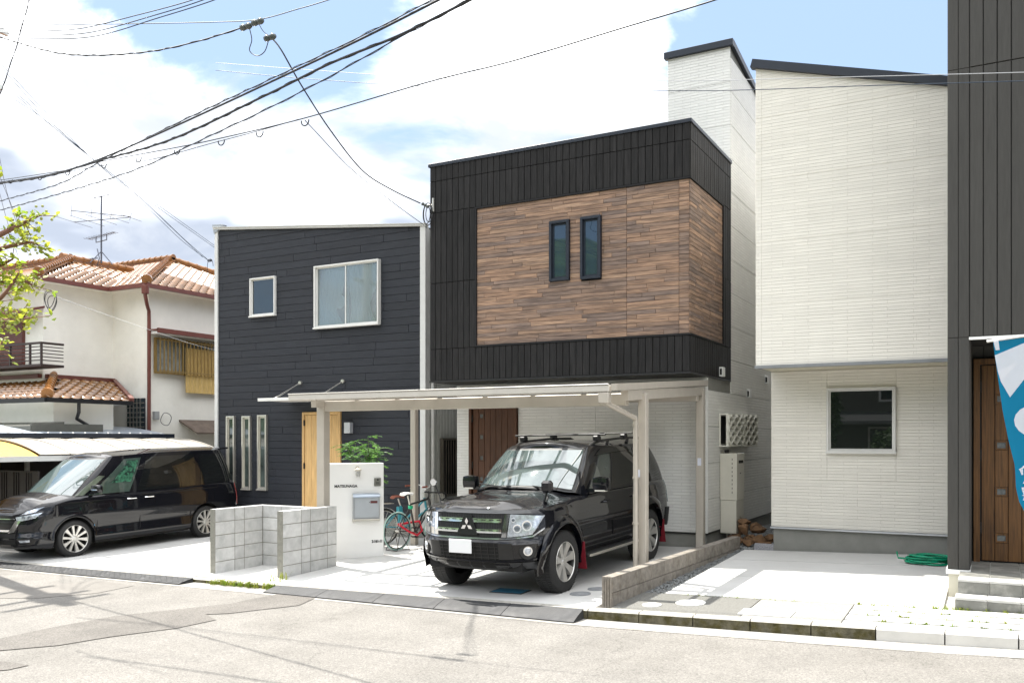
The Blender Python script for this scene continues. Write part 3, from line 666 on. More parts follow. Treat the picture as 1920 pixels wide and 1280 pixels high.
panels('plank', box, ('X', BX1-.045), rows(BY+.03, WYb, WZ0, WZ1, .0683, 1.0), [], m_wood, .030, .004, uneven=.004)
for r in wh: window(box, r, BY+.01, m_darktrim, .045, depth=.05, glass=M('blue_glass', (.012, .03, .05), .02, var=0, ior=1.9), sill=False)
m = MB(); m.bbox((BX0-.02, BY-.02, BZ1-.03), (BX1+.02, BY+.06, BZ1+.03), .004); m.bbox((BX1-.06, BY+.06, BZ1-.03), (BX1+.02, BYb, BZ1+.03), .004); m.box((BX0, BY+.06, BZ1-.02), (BX1-.06, BYb, BZ1+.0)); m.build('coping', m_darktrim, H2)
m = MB(); m.box((BX0+.0, BY+.0, BZ0-.03), (BX1, BYb, BZ0+.0)); m.build('soffit', m_black, H2)
m = MB(); m.box((BX0-.004, BY+.045, BZ0), (BX0+.02, BYb, BZ1-.03)); m.build('flank', m_blkcore, H2)
# white body below and behind
bm_f = brickmat('white_ribbed_siding_front', 'X', (.78, .775, .745), .30, .052, .006, .5, bump=.9, depth=.010)
bm_s = brickmat('white_ribbed_siding_side', 'Y', (.78, .772, .735), .30, .052, .006, .5, bump=.9, depth=.010)
GY, GX = 14.23, -4.115
m = MB(); m.box((BX0+.02, GY+.02, .1), (GX-.02, BYb+.02, BZ0-.03)); m.box((BX0+.02, BYb+.02, .1), (GX-.02, 26, 6.6)); body = m.build('wall', m_found, H2)
dh = (-8.66, .2, -7.64, 2.74)
panels('siding_panel', body, ('Y', GY+.02), [(BX0+.0, .48, -8.67, 3.04), (-7.63, .48, -6.1, 3.04), (-6.1, .48, GX-.012, 3.04), (-8.67, 2.75, -7.63, 3.04)], [], bm_f, .02, .005)
cells = []
zrow = [.48, 1.03, 1.63, 2.23, 2.83, 3.43, 4.03, 4.63, 5.23, 5.83, 6.43, 7.03, 7.63, 8.23, 8.83]
for a, b in zip(zrow, zrow[1:]):
    for (y0, y1) in ((GY+.02, 15.72), (15.72, 18.75), (18.75, 21.8), (21.8, 24.8)):
        if y0 < 15 and b > 3.1: continue
        cells.append((y0, a, y1, b))
panels('siding_panel', body, ('X', GX-.02), cells, [], bm_s, .02, .007, keep=[(.131, 1, 9.09+.131*15.7)])
boxo('foundation', (BX0+.02, GY+.012, -.1), (GX-.03, 26, .455), m_found, H2)
m = MB(); m.box((-7.62, GY-.012, .455), (GX+.006, GY+.01, .47)); m.box((GX-.015, GY+.0, .455), (GX+.012, 26, .47)); m.build('base_flashing', m_black, H2)
boxo('corner_post', (GX-.014, GY-.006, .48), (GX+.006, GY+.02, 3.03), M('white_corner', (.77, .765, .735), .6, var=.03), H2)
# tower with its sloping dark verge
TX0 = -5.29; tz = lambda y: 9.09-.131*(y-15.7)
m = MB(); m.prism([(TX0, 15.73, 6.5), (TX0, 26, 6.5), (TX0, 26, tz(26)), (TX0, 15.73, tz(15.73)-.04)], (GX-.02-TX0, 0, 0)); tw = m.build('tower', m_found, H2)
panels('siding_panel', tw, ('Y', 15.73), [(TX0, 6.9, GX-.012, 7.63), (TX0, 7.63, GX-.012, 8.4), (TX0, 8.4, GX-.012, 9.06)], [], bm_f, .02, .005)
m = MB(); m.bbox((TX0-.05, 15.64, 9.02), (GX+.05, 15.76, 9.14), .004); m.build('verge', m_darktrim, tw)
m = MB(); m.beam((GX+.01, 15.76, tz(15.76)+.0), (GX+.01, 26, tz(26)), .08, .11); m.build('verge', m_darktrim, tw)
m = MB(); m.add([(TX0-.05, 15.7, tz(15.7)+.06), (GX+.03, 15.7, tz(15.7)+.06), (GX+.03, 26, tz(26)+.06), (TX0-.05, 26, tz(26)+.06)], [(0, 1, 2, 3)]); m.build('roof', m_darktrim, tw)
# brown plank door
def plankdoor(parent, rect, y, mat, planks, inset, holes, frame=.06, col=None):
    x0, z0, x1, z1 = rect; m = MB(); f = frame
    m.bbox((x0, y-.05, z0), (x0+f, y+.04, z1), .004); m.bbox((x1-f, y-.05, z0), (x1, y+.04, z1), .004); m.bbox((x0+f, y-.05, z1-f), (x1-f, y+.04, z1), .004)
    d = m.build('door', mat, parent); m = MB(); m.box((x0+f, y+.02, z0), (x1-f, y+.03, z1-f)); m.build('door_core', m_black, d)
    n = planks; w = (x1-x0-2*f-.03)/n; sh = []
    for k in range(n):
        a = x0+f+.015+k*w
        cells = [(a, z0+.02, a+w, z1-f-.01)]
        if k == inset:
            for h in holes: cells = [c for cc in cells for c in cut([cc], (a, h-.055, a+w, h+.055))]
        for c in cells:
            q = MB(); q.bbox((c[0]+.003, y-.012, c[1]+.002), (c[2]-.003, y+.02, c[3]-.002), .004); q.build('plank', mat, d)
    a = x0+f+.015+inset*w
    for h in holes:
        q = MB(); e = .02
        q.box((a+.006, y-.018, h-.055), (a+w-.006, y+.015, h-.055+e)); q.box((a+.006, y-.018, h+.055-e), (a+w-.006, y+.015, h+.055))
        q.box((a+.006, y-.018, h-.055+e), (a+.006+e, y+.015, h+.055-e)); q.box((a+w-.006-e, y-.018, h-.055+e), (a+w-.006, y+.015, h+.055-e)); lt = q.build('door_light', mat, d)
        boxo('pane', (a+.006+e, y-.003, h-.055+e), (a+w-.006-e, y+.006, h+.055-e), M('frosted_light', (.14, .15, .15), .25, var=.3, vs=30), lt)
    for z in (z0+.35, (z0+z1)/2, z1-.4): boxo('hinge', (x0+f-.004, y-.035, z), (x0+f+.02, y-.012, z+.13), m_black, d)
    return d
m_brown = M('brown_door_wood', (.085, .036, .018), .5, var=.35, vs=3, stretch=(14, 14, .9), rnd=.12, bump=.2, bs=8)
dd = plankdoor(H2, dh, GY-.005, m_brown, 7, 1, (2.45, 2.06, 1.67, 1.28))
boxo('doorstep', (-8.9, 13.7, -.05), (-7.4, GY-.06, .2), m_conc, H2, .01)
# hooded vents on the flank
def vent(px, py, X, s=.16):
    y, z = onX(px, py, X); m = MB(); m.bbox((X+.005, y-s/2, z-s/2), (X+.07, y+s/2, z+s/2), .006); v = m.build('vent_hood', m_white, H2)
    boxo('vent_mouth', (X+.02, y-s/2-.004, z-s/2+.025), (X+.055, y-s/2-.001, z+s/2-.03), m_void, v)
vent(1350, 697, BX1+.0); vent(1401, 738, GX); vent(1435, 712, GX)
# two lattice screens over the bathroom windows
m_lat = M('lattice_cream', (.66, .65, .58), .5, var=.05)
for (pa, pb) in ((1363, 1391), (1392, 1417)):
    ya, zt_ = onX(pa, 775, GX+.14); yb, _ = onX(pb, 775, GX+.14); zb = onX(pa, 837, GX+.14)[1]; x = GX+.17
    m = MB(); e = .03
    m.box((x-.02, ya, zb), (x, yb, zb+e)); m.box((x-.02, ya, zt_-e), (x, yb, zt_)); m.box((x-.02, ya, zb+e), (x, ya+e, zt_-e)); m.box((x-.02, yb-e, zb+e), (x, yb, zt_-e))
    m.box((GX+.005, ya, zt_-.02), (x-.02, yb, zt_)); m.box((GX+.005, ya, zb), (x-.02, yb, zb+.02)); m.box((GX+.005, ya, zb+.02), (GX+.03, ya+.02, zt_-.02)); m.box((x-.045, ya, zb+.02), (x-.02, ya+.018, zt_-.02)); m.box((GX+.005, yb-.02, zb+.02), (x-.02, yb, zt_-.02))
    fr = m.build('window_screen', m_lat, H2)
    n = 5; hh = (zt_-zb-2*e)/6; wv = (yb-ya-2*e)/n; q = MB()
    for i in range(n+1):
        y0 = ya+e+i*wv; pts = []
        for j in range(25):
            z = zb+e+j*(zt_-zb-2*e)/24; pts.append((x-.01, min(max(y0+wv*.36*math.sin((z-zb)/hh*math.pi+(math.pi if i % 2 else 0)), ya+.01), yb-.01), z))
        q.tube(pts, .031, 6)
    q.build('lattice', m_lat, fr)
    boxo('window_pane', (GX+.004, ya+.05, zb+.05), (GX+.012, yb-.03, zt_-.04), m_void, fr)

# ------------------------------------------------------------------ cream strip-clad house
H3 = thing('cream_house', (-1.8, 17, 0), 'cream stone-strip clad house with shallow overhang, sloping dark roof edge and one square window', 'house')
UY, LY, X0, X1 = 13.13, 14.17, -3.075, -.20
bm3 = brickmat('cream_strip_siding', 'X', (.75, .722, .655), .52, .048, .002, .37, bump=.8, tone=.07, mcon=.035, depth=.009)
z3 = lambda x: 7.53+(x+3.088)*(6.80-7.53)/2.494
m = MB(); m.prism([(X0, UY+.02, 3.10), (X1, UY+.02, 3.10), (X1, UY+.02, z3(X1)-.06), (X0, UY+.02, z3(X0)-.06)], (0, 9, 0)); m.box((X0+.0, LY+.02, .64), (X1, 22, 3.10)); w3 = m.build('wall', M('cream_body', (.74, .72, .65), .8, var=.03), H3)
cl = []
for (a, b) in ((X0, X0+.09), (X0+.09, X1)):
    for (c, d_) in ((3.10, 4.0), (4.0, 4.91), (4.91, 5.82), (5.82, 6.73), (6.73, 7.7)): cl.append((a, c, b, d_))
panels('siding_panel', w3, ('Y', UY+.02), cl, [], bm3, .02, .0008, keep=[(.2927, 1, 7.53-.2927*3.088-.05)], uneven=.0005)
win3 = (-2.236, 1.825, -1.263, 2.80)
panels('siding_panel', w3, ('Y', LY+.02), [(X0, .655, X1, 1.40), (X0, 1.40, X1, 2.3), (X0, 2.3, X1, 3.08)], [win3], bm3, .02, .0008, uneven=.0005)
m = MB(); m.bbox((X0-.01, UY-.03, 3.055), (X1, UY+.05, 3.10), .004); m.build('drip_edge', M('grey_flashing', (.25, .26, .27), .4, metal=.4), H3)
m = MB(); m.box((X0, UY+.05, 3.085), (X1, LY+.02, 3.099)); m.build('soffit', M('cream_soffit', (.66, .62, .50), .7, var=.03), H3)
boxo('foundation', (X0+.03, LY+.03, -.1), (X1, 22, .625), m_found, H3)
m = MB(); m.box((X0-.01, LY-.03, .625), (X1, LY+.04, .650)); m.build('base_flashing', M('pale_flashing', (.5, .52, .55), .35, metal=.4), H3)
m = MB(); m.beam((X0-.05, UY-.0, z3(X0-.05)), (X1, UY-.0, z3(X1)), .13, .12); m.build('verge', m_darktrim, H3)
m = MB(); m.add([(X0-.04, UY, z3(X0)+.05), (X1, UY, z3(X1)+.05), (X1, UY+9, z3(X1)+.05), (X0-.04, UY+9, z3(X0)+.05)], [(0, 1, 2, 3)]); m.build('roof', m_darktrim, H3)
w = window(H3, win3, LY-.01, m_white_alu, .032, glass=M('dark_glass', (.012, .016, .014), .015, var=0, ior=2.0))

# ------------------------------------------------------------------ dark grey house at the right edge
H4 = thing('grey_board_house', (1, 15, 0), 'dark grey vertically boarded house at the right edge with recessed brown plank door', 'house')
GX4, GY4 = -.46, 11.18
m_gry = M('charcoal_board', (.043, .041, .037), .6, var=.12, vs=4, stretch=(10, 10, .8), bump=.3, bs=6, rnd=.06, dirt=.1)
m_gcore = M('charcoal_backing', (.018, .018, .017), .8, var=0)
LX = -.243; LZ = 3.17
m = MB(); m.box((GX4, GY4+.02, LZ), (5, 20, 9.6)); m.box((GX4, GY4+.02, .55), (LX, 12.3, LZ)); m.box((GX4, 12.25, .3), (5, 20, LZ)); w4 = m.build('wall', m_gcore, H4)
panels('board', w4, ('Y', GY4+.02), cols(GX4+.0, LX+.004, .11, [(.55, LZ), (LZ, 6.2), (6.2, 9.6)]), [], m_gry, .02, .004)
panels('board', w4, ('Y', GY4+.02), cols(LX+.006, 1.4, .135, [(LZ, 6.2), (6.2, 9.6)]), [], m_gry, .02, .009)
panels('board', w4, ('Y', 12.25), cols(LX, 1.4, .135, [(3.02, LZ)]), [], m_gry, .02, .007)
panels('board', w4, ('X', LX), cols(GY4+.03, 12.22, .135, [(.55, LZ)]), [], m_gry, .012, .006)
m = MB(); m.box((LX, GY4-.008, LZ-.03), (5, GY4+.03, LZ+.0)); m.build('lintel_trim', m_white, H4)
m = MB(); m.box((LX, GY4+.03, LZ-.012), (5, 12.25, LZ-.001)); m.build('soffit', m_gcore, H4)
m = MB(); m.box((GX4-.015, GY4-.01, .50), (LX+.015, GY4+.5, .55)); m.build('pedestal_cap', m_white, H4)
boxo('pedestal', (GX4+.01, GY4+.01, .05), (LX-.0, 12.2, .50), M('cream_render', (.50, .48, .40), .8, var=.05), H4)
m_brown2 = M('brown_grained_wood', (.125, .058, .018), .48, var=.4, vs=3.0, stretch=(16, 16, .8), rnd=.1, bump=.25, bs=8, col2=(.06, .027, .010), c2=(.52, .68), c2s=1.6)
plankdoor(H4, (-.215, .53, .95, 3.0), 12.2, m_brown2, 7, 1, (2.51, 1.95, 1.39, .83), frame=.07)
# porch and two tiled steps
m_tile = M('shaded_porch_tile', (.16, .16, .145), .55, var=.2, vs=6, col2=(.27, .265, .24), c2=(.45, .6), c2s=5, rnd=.05)
m_tilet = M('sunlit_step_tile', (.46, .455, .43), .6, var=.08, vs=6, rnd=.03)  # treads coloured as sunlit, risers and porch floor coloured as shaded
m_grout = M('grout', (.55, .55, .52), .9, var=0)
m = MB(); m.box((-.35, 10.30, .05), (4, 10.56, .375)); m.box((-.33, 10.56, .05), (4, 12.2, .525)); st = m.build('steps', m_grout, H4)
x = -.352
while x < 1.2:
    x2 = x+.30
    boxo('tile', (x, 10.285, .20), (x2-.006, 10.30, .355), m_tile, st, .002); boxo('tile', (x, 10.284, .357), (x2-.006, 10.555, .385), m_tilet, st, .003)
    boxo('tile', (x+.02, 10.545, .387), (x2+.014, 10.56, .508), m_tile, st, .002); boxo('tile', (x+.02, 10.543, .51), (x2+.014, 10.80, .535), m_tilet, st, .003)
    for k in range(4): boxo('tile', (x+.02, 10.806+k*.35, .51), (x2+.014, 11.15+k*.35, .535), m_tile, st, .002)
    x = x2
# ------------------------------------------------------------------ old tiled house on the left
H0 = thing('tiled_roof_house', (-22, 18, 0), 'old cream rendered house with orange glazed tile roof, left of the navy house', 'house')
m_rend = M('cream_render_wall', (.84, .82, .75), .85, var=.05, vs=2, bump=.25, bs=70, col2=(.78, .755, .68), c2=(.55, .75), c2s=1.2)
m_brn = M('brown_metal', (.14, .045, .035), .4, var=.12)
m_tl = M('orange_glazed_tile', (.21, .095, .028), .16, var=.3, vs=5, rnd=.22, spec=.8, coat=.7)
m_rid = M('orange_ridge_tile', (.24, .105, .03), .18, var=.3, vs=8, rnd=.12)
EZ = 6.0
m = MB(); m.box((-30, 13.9, -.3), (-21.05, 26, EZ)); m.box((-30, 15.9, -.3), (-19.6, 24.6, EZ-.003)); wl = m.build('wall', m_rend, H0)
m = MB(); m.box((-30, 13.0, -.3), (-19.3, 14.6, 2.93)); pj = m.build('annex_wall', m_rend, H0)
# eaves: soffit, fascia gutter
def eave(P, z, w, name='eave'):
    m = MB(); g = MB()
    for (a, b) in zip(P, P[1:]):
        g.beam((a[0], a[1], z-.02), (b[0], b[1], z-.02), .11, .10)
    m.add([(p[0], p[1], z-.04) for p in w], [tuple(range(len(w)))]); m.build('soffit', m_rend, H0); g.build('gutter', m_brn if z > 4 else m_black, H0)
eave([(-30, 13.45), (-20.6, 13.45), (-20.6, 15.45), (-19.15, 15.45), (-19.15, 25)], EZ, [(-30, 13.5), (-20.65, 13.5), (-20.65, 15.5), (-19.2, 15.5), (-19.2, 25), (-30, 25)])
k_ = 1.85/4.7
def rp(x, y, z): return (x, y, z)
m = MB()
m.add([(-20.65, 13.5, EZ), (-20.65, 15.5, EZ), (-23.55, 18.4, EZ+2.9*k_), (-23.55, 16.4, EZ+2.9*k_)], [(0, 1, 2, 3)])
m.add([(-20.65, 13.5, EZ), (-23.55, 16.4, EZ+2.9*k_), (-30, 16.4, EZ+2.9*k_), (-30, 13.5, EZ)], [(0, 1, 2, 3)])
m.add([(-20.65, 15.5, EZ), (-19.2, 15.5, EZ), (-23.9, 20.2, EZ+1.85), (-30, 20.2, EZ+1.85), (-23.55, 18.4, EZ+2.9*k_)], [(0, 1, 2, 3, 4)])
m.add([(-19.2, 15.5, EZ), (-19.2, 24.9, EZ), (-23.9, 20.2, EZ+1.85)], [(0, 1, 2)])
m.add([(-19.2, 24.9, EZ), (-30, 24.9, EZ), (-30, 20.2, EZ+1.85), (-23.9, 20.2, EZ+1.85)], [(0, 1, 2, 3)])
roof = m.build('roof', m_rid, H0)
AZ = 2.93
m = MB(); m.add([(-18.85, 12.55, AZ), (-18.85, 14.7, AZ), (-21.05, 15.88, AZ+.62), (-21.05, 14.2, AZ+.62)], [(0, 1, 2, 3)])
m.add([(-18.85, 12.55, AZ), (-21.05, 14.2, AZ+.62), (-30, 14.2, AZ+.62), (-30, 12.55, AZ)], [(0, 1, 2, 3)]); aroof = m.build('annex_roof', m_rid, H0)
eave([(-30, 12.5), (-18.8, 12.5), (-18.8, 14.75)], AZ, [(-30, 12.55), (-18.85, 12.55), (-18.85, 14.7), (-20.8, 15.7), (-30, 15.7)])
# one tile: a wavy pan with a thick front edge
def tile_mesh(w, l):
    m = MB(); prof = [(0, .038), (.10, .046), (.22, .036), (.34, .008), (.62, .0), (.86, .010), (1, .034)]
    n = len(prof); vs = []
    for (v, dz) in ((-.5, .018), (.56, .0)):
        for (u, h) in prof: vs.append(((u-.5)*w, v*l, h+dz))
    for (u, h) in prof: vs.append(((u-.5)*w, -.5*l, h-.012))
    fs = [(i, i+1, n+i+1, n+i) for i in range(n-1)]+[(2*n+i, 2*n+i+1, i+1, i) for i in range(n-1)]
    me = bpy.data.meshes.new('tile'); me.from_pydata(vs, [], fs); me.materials.append(m_tl); me.polygons.foreach_set('use_smooth', [True]*(n-1)+[False]*(n-1)); me.update(); return me
TW, TL = .265, .30; tme = tile_mesh(TW, TL)
tiles = []   # (distance, location, euler, parent)
def inside(p, poly):
    c = False; n = len(poly)
    for i in range(n):
        a, b = poly[i], poly[i-1]
        if (a[1] > p[1]) != (b[1] > p[1]) and p[0] < (b[0]-a[0])*(p[1]-a[1])/(b[1]-a[1])+a[0]: c = not c
    return c
def tile_field(poly, o, across, up, rise, par):
    """poly in plan; o corner at the eave; across/up plan unit vectors; rise per metre of run"""
    L = math.hypot(1, rise); n = int(14/TW)
    for j in range(0, 24):
        run = (j+.42)*TL*.93/L
        for i in range(-2, n+8):
            px = o[0]+across[0]*(i+.5)*TW+up[0]*run; py = o[1]+across[1]*(i+.5)*TW+up[1]*run
            if not inside((px, py), poly): continue
            z = o[2]+run*rise+.012
            A = Vector((across[0], across[1], 0)); U = Vector((up[0], up[1], rise)).normalized(); Nn = A.cross(U)
            rot = Matrix((A, U, Nn)).transposed().to_euler()
            tiles.append((math.hypot(px, py), Vector((px, py, z)), rot, par))
tile_field([(-20.6, 13.5), (-20.6, 15.5), (-23.55, 18.4), (-23.55, 16.4)], (-20.62, 12, EZ), (0, 1), (-1, 0), k_, roof)
tile_field([(-20.65, 15.45), (-19.2, 15.45), (-23.9, 20.2), (-25.35, 20.2)], (-26, 15.47, EZ), (1, 0), (0, 1), k_, roof)
tile_field([(-19.15, 15.5), (-19.15, 24.9), (-23.9, 20.2)], (-19.17, 15, EZ), (0, 1), (-1, 0), k_, roof)
tile_field([(-18.8, 12.55), (-18.8, 14.7), (-21.05, 15.88), (-21.05, 14.2)], (-18.82, 12, AZ), (0, 1), (-1, 0), .28, aroof)
tile_field([(-18.9, 12.5), (-21.05, 14.2), (-23.5, 14.2), (-23.5, 12.5)], (-24, 12.52, AZ), (1, 0), (0, 1), .36, aroof)
tiles.sort(key=lambda t: t[0]-(100 if t[3] is aroof else 0))
H0l = H0.location
rest = MB(); vv = [v.co.copy() for v in tme.vertices]; ff = [tuple(p.vertices) for p in tme.polygons]
for k, (d_, loc, rot, par) in enumerate(tiles):
    if k < 290: share('tile', tme, par, loc-H0l, rot)
    else:
        MM = Matrix.Translation(loc) @ rot.to_matrix().to_4x4(); rest.add([MM @ v for v in vv], ff)
if rest.v: tag(rest.build('far_tiles', m_tl, roof, smooth=40), kind='stuff')
# ridges and hips: layered base with rounded caps
def ridge(a, b, parent, cap=.085, base=.13, endcap=True, seg=.27):
    a = Vector(a); b = Vector(b); m = MB(); m.beam(a+Vector((0, 0, .05)), b+Vector((0, 0, .05)), base, .14); m.beam(a+Vector((0, 0, .09)), b+Vector((0, 0, .09)), base+.05, .025)
    n = max(2, int((b-a).length/seg)); up = Vector((0, 0, .135))
    for i in range(n):
        p = a+(b-a)*(i/n)+up; q = a+(b-a)*((i+1)/n)+up; m.tube([p, p+(q-p)*.18, p+(q-p)*.2, q], [cap*1.12, cap*1.12, cap*.95, cap*.9], 10)
    if endcap: m.tube([a+up*.8-(b-a).normalized()*.10, a+up*.8+(b-a).normalized()*.06], [cap*1.55, cap*1.55], 12)
    return m.build('ridge_tiles', m_rid, parent, 50)
ridge((-20.75, 13.6, EZ+.06), (-23.55, 16.4, EZ+2.9*k_), roof)
ridge((-19.3, 15.6, EZ+.06), (-23.9, 20.2, EZ+1.85), roof)
ridge((-23.55, 16.2, EZ+2.9*k_), (-23.55, 18.5, EZ+2.9*k_+.02), roof, endcap=True)
ridge((-23.7, 20.2, EZ+1.87), (-30, 20.2, EZ+1.87), roof, endcap=False)
ridge((-23.9, 20.2, EZ+1.85), (-19.3, 24.8, EZ+.05), roof, endcap=False)
ridge((-23.55, 16.4, EZ+2.9*k_+.03), (-30, 16.4, EZ+2.9*k_+.03), roof, endcap=False)
ridge((-18.95, 12.62, AZ+.03), (-21.05, 14.2, AZ+.62), aroof)
m = MB(); m.beam((-21.0, 13.95, AZ+.68), (-21.0, 15.9, AZ+.68), .12, .10); m.beam((-21.0, 15.9, AZ+.68), (-18.8, 14.75, AZ+.06), .1, .1); m.beam((-21.1, 13.85, AZ+.68), (-30, 13.85, AZ+.68), .12, .10); m.build('roof_flashing', m_brn, H0)
# downpipes
m = MB(); m.tube([(-19.12, 15.40, 5.93), (-19.12, 15.40, 5.7), (-19.3, 15.6, 5.5), (-19.5, 15.82, 5.38), (-19.52, 15.84, 5.2), (-19.52, 15.84, .1)], .048, 10); m.lathe([(.09, 5.75), (.1, 5.95), (.06, 5.96)], (-19.12, 15.40, 0), 'Z', 12); m.build('downpipe', m_brn, H0, 50)
m = MB(); m.tube([(-18.8, 13.3, 2.86), (-18.8, 13.3, 2.65), (-18.95, 13.35, 2.5), (-19.22, 13.9, 2.32), (-19.24, 13.95, 1.9)], .04, 8); m.build('downpipe', m_black, H0, 50)
# glass-block window between the wings
x0, z1 = onY(240, 747, 15.88); x1, z0 = onY(272, 818, 15.88); gl = boxo('lattice_window', (x0, 15.85, z0), (x1, 15.895, z1), m_darktrim, H0)
n, r_ = 5, 8; a, b = (x1-x0)/n, (z1-z0)/r_
for i in range(n):
    for j in range(r_): boxo('glass_block', (x0+i*a+.035, 15.83, z0+j*b+.03), (x0+(i+1)*a-.02, 15.849, z0+(j+1)*b-.03), M('block_glass', (.035, .05, .055), .15, var=.3), gl)
m = MB()
for i in range(1, n): m.box((x0+i*a-.0, 15.82, z0), (x0+i*a+.02, 15.86, z1))
for j in range(1, r_): m.box((x0, 15.822, z0+j*b-.01), (x1, 15.858, z0+j*b+.01))
m.build('grid_bars', m_silver, gl)
# barred window with a bamboo blind on the right wing
y0, z1 = onX(292, 636, -19.55); z0 = onX(292, 696, -19.55)[1]; y1 = 18.7
wb_ = boxo('barred_window', (-19.59, y0, z0), (-19.57, y1, z1), M('net_curtain_glass', (.30, .31, .29), .15, var=.5, vs=4), H0)
m = MB(); y = y0; br = M('bronze_grille', (.30, .20, .07), .4, metal=.3)
while y < y1: m.box((-19.40, y, z0-.05), (-19.375, y+.028, z1+.05)); y += .125
for z in (z0, z1-.03): m.box((-19.40, y0-.02, z), (-19.37, y1, z+.03))
m.build('grille', br, wb_)
m = MB(); m.box((-19.57, y0-.05, z0-.05), (-19.5, y1, z0)); m.box((-19.57, y0-.05, z1), (-19.5, y1, z1+.05)); m.box((-19.57, y0-.05, z0), (-19.5, y0, z1)); m.box((-19.57, 16.95, z0), (-19.52, 17.0, z1)); m.build('window_frame', br, wb_)
m_bam = M('bamboo', (.52, .36, .13), .6, var=.25, vs=8, stretch=(1, 9, 1), rnd=.1)
ya = onX(347, 650, -19.48)[0]; za = onX(347, 652, -19.48)[1]; zb = onX(347, 736, -19.48)[1]; m = MB(); z = zb
m.grid(lambda i, j: (-19.46+.012*math.sin(i*1.7), ya+i*.045, zb+(za-zb)*j), int((18.9-ya)/.045), 2)
m.build('bamboo_blind', m_bam, wb_)
m = MB(); m.bbox((-19.6, y0-.25, z1+.20), (-19.15, 19, z1+.24)); m.box((-19.2, y0-.25, z1+.14), (-19.14, 19, z1+.26)); m.build('window_awning', m_brn, H0)
m = MB(); m.bbox((-19.6, y0-.2, z1+.12), (-19.25, 19, z1+.19)); m.build('awning_soffit', m_white, H0)
# small lean-to roof lower down on the right wing and slats
ya = onX(345, 800, -19.4)[0]; m = MB(); m.prism([(-19.6, ya, 2.55), (-18.9, ya, 2.2), (-18.9, ya, 2.16), (-19.6, ya, 2.5)], (0, 2.5, 0)); m.build('lean_to_roof', M('weathered_board', (.12, .09, .07), .8, var=.3), H0)
# street front: shuttered window, awning, balcony
def fy(px, py, Y=13.88): return onY(px, py, Y)
xa, za = fy(-70, 603); xb, zb = fy(46, 684); boxo('shutter', (xa, 13.84, zb), (xb, 13.897, za), m_brn, H0)
sh = bpy.data.objects['shutter']; m = MB(); z = zb+.03
while z < za-.02: m.box((xa+.02, 13.825, z), (xb-.02, 13.839, z+.035)); z += .055
tag(m.build('shutter_slats', m_brn, sh), kind='stuff')
xa, _ = fy(-70, 590); xb, z_ = fy(83, 582); m = MB(); m.prism([(xa, 13.9, z_+.12), (xb, 13.9, z_+.12), (xb, 13.45, z_-.02), (xa, 13.45, z_-.02)], (0, 0, -.05)); m.box((xa, 13.4, z_-.10), (xb, 13.46, z_-.01)); m.build('window_awning', m_brn, H0)
bz1 = fy(60, 642, 13.3)[1]; bz0 = fy(60, 683, 13.3)[1]; xb = fy(80, 640, 13.3)[0]; xa = -25
bal = boxo('balcony', (xa, 13.25, bz0-.06), (xb, 13.86, bz0), M('dark_brown_rail', (.035, .022, .02), .5, var=.1), H0); md = MATS['dark_brown_rail']
m = MB(); m.box((xa, 13.25, bz1-.05), (xb, 13.32, bz1)); m.box((xb-.07, 13.32, bz1-.05), (xb, 13.86, bz1))
for x in (xb-.06, xb-.5, xb-1.3, xb-2.1): m.box((x, 13.27, bz0), (x+.05, 13.31, bz1-.05))
for k in range(1, 6): z = bz0+k*(bz1-bz0)/6.5; m.box((xa, 13.275, z), (xb-.07, 13.30, z+.022)); m.box((xb-.045, 13.33, z), (xb-.02, 13.86, z+.022))
m.build('railing', md, bal)
# grey bay on the annex
m = MB(); m.prism([(-30, 12.2, 2.32), (-18.9, 12.2, 2.32), (-18.9, 13.0, 2.42), (-30, 13.0, 2.42)], (0, 0, -.05)); m.beam((-30, 12.2, 2.25), (-18.9, 12.2, 2.25), .04, .14); m.box((-18.95, 12.2, 2.19), (-18.88, 14.0, 2.37)); m.build('bay_roof', M('dull_bronze', (.10, .10, .085), .5, var=.1), H0)
bay = boxo('bay_box', (-20.0, 12.45, 1.5), (-18.98, 13.0, 2.19), M('bay_panel', (.30, .30, .29), .5, var=.1), H0)
m = MB()
for k in range(14): m.box((-18.978, 12.48+k*.075, 1.9), (-18.96, 12.51+k*.075, 2.18))
m.build('bay_ribs', m_silver, bay)
# meter and cable on the right wing
y_, z_ = onX(290, 778, -19.58); boxo('meter_box', (-19.595, y_-.06, z_-.12), (-19.48, y_+.08, z_+.1), M('meter_grey', (.30, .31, .31), .4, var=.1), H0, .01)
m = MB(); c = Vector((-19.5, y_+.3, z_-.1)); m.tube([c+Vector((.02*math.sin(3*a), .17*math.cos(a), .17*math.sin(a))) for a in [i*.35 for i in range(40)]], .008, 5); m.build('cable_coil', m_black, H0)
p = at(95, 545, 13.6); m = MB()
for r0, o_ in ((.22, 0), (.17, .06), (.2, -.05)): m.tube([p+Vector((o_+r0*math.cos(a), .02*math.sin(2*a), -.25+r0*1.1*math.sin(a)-o_)) for a in [i*.33 for i in range(20)]], .009, 5, closed=False)
m.build('cable_coil', m_black, H0)

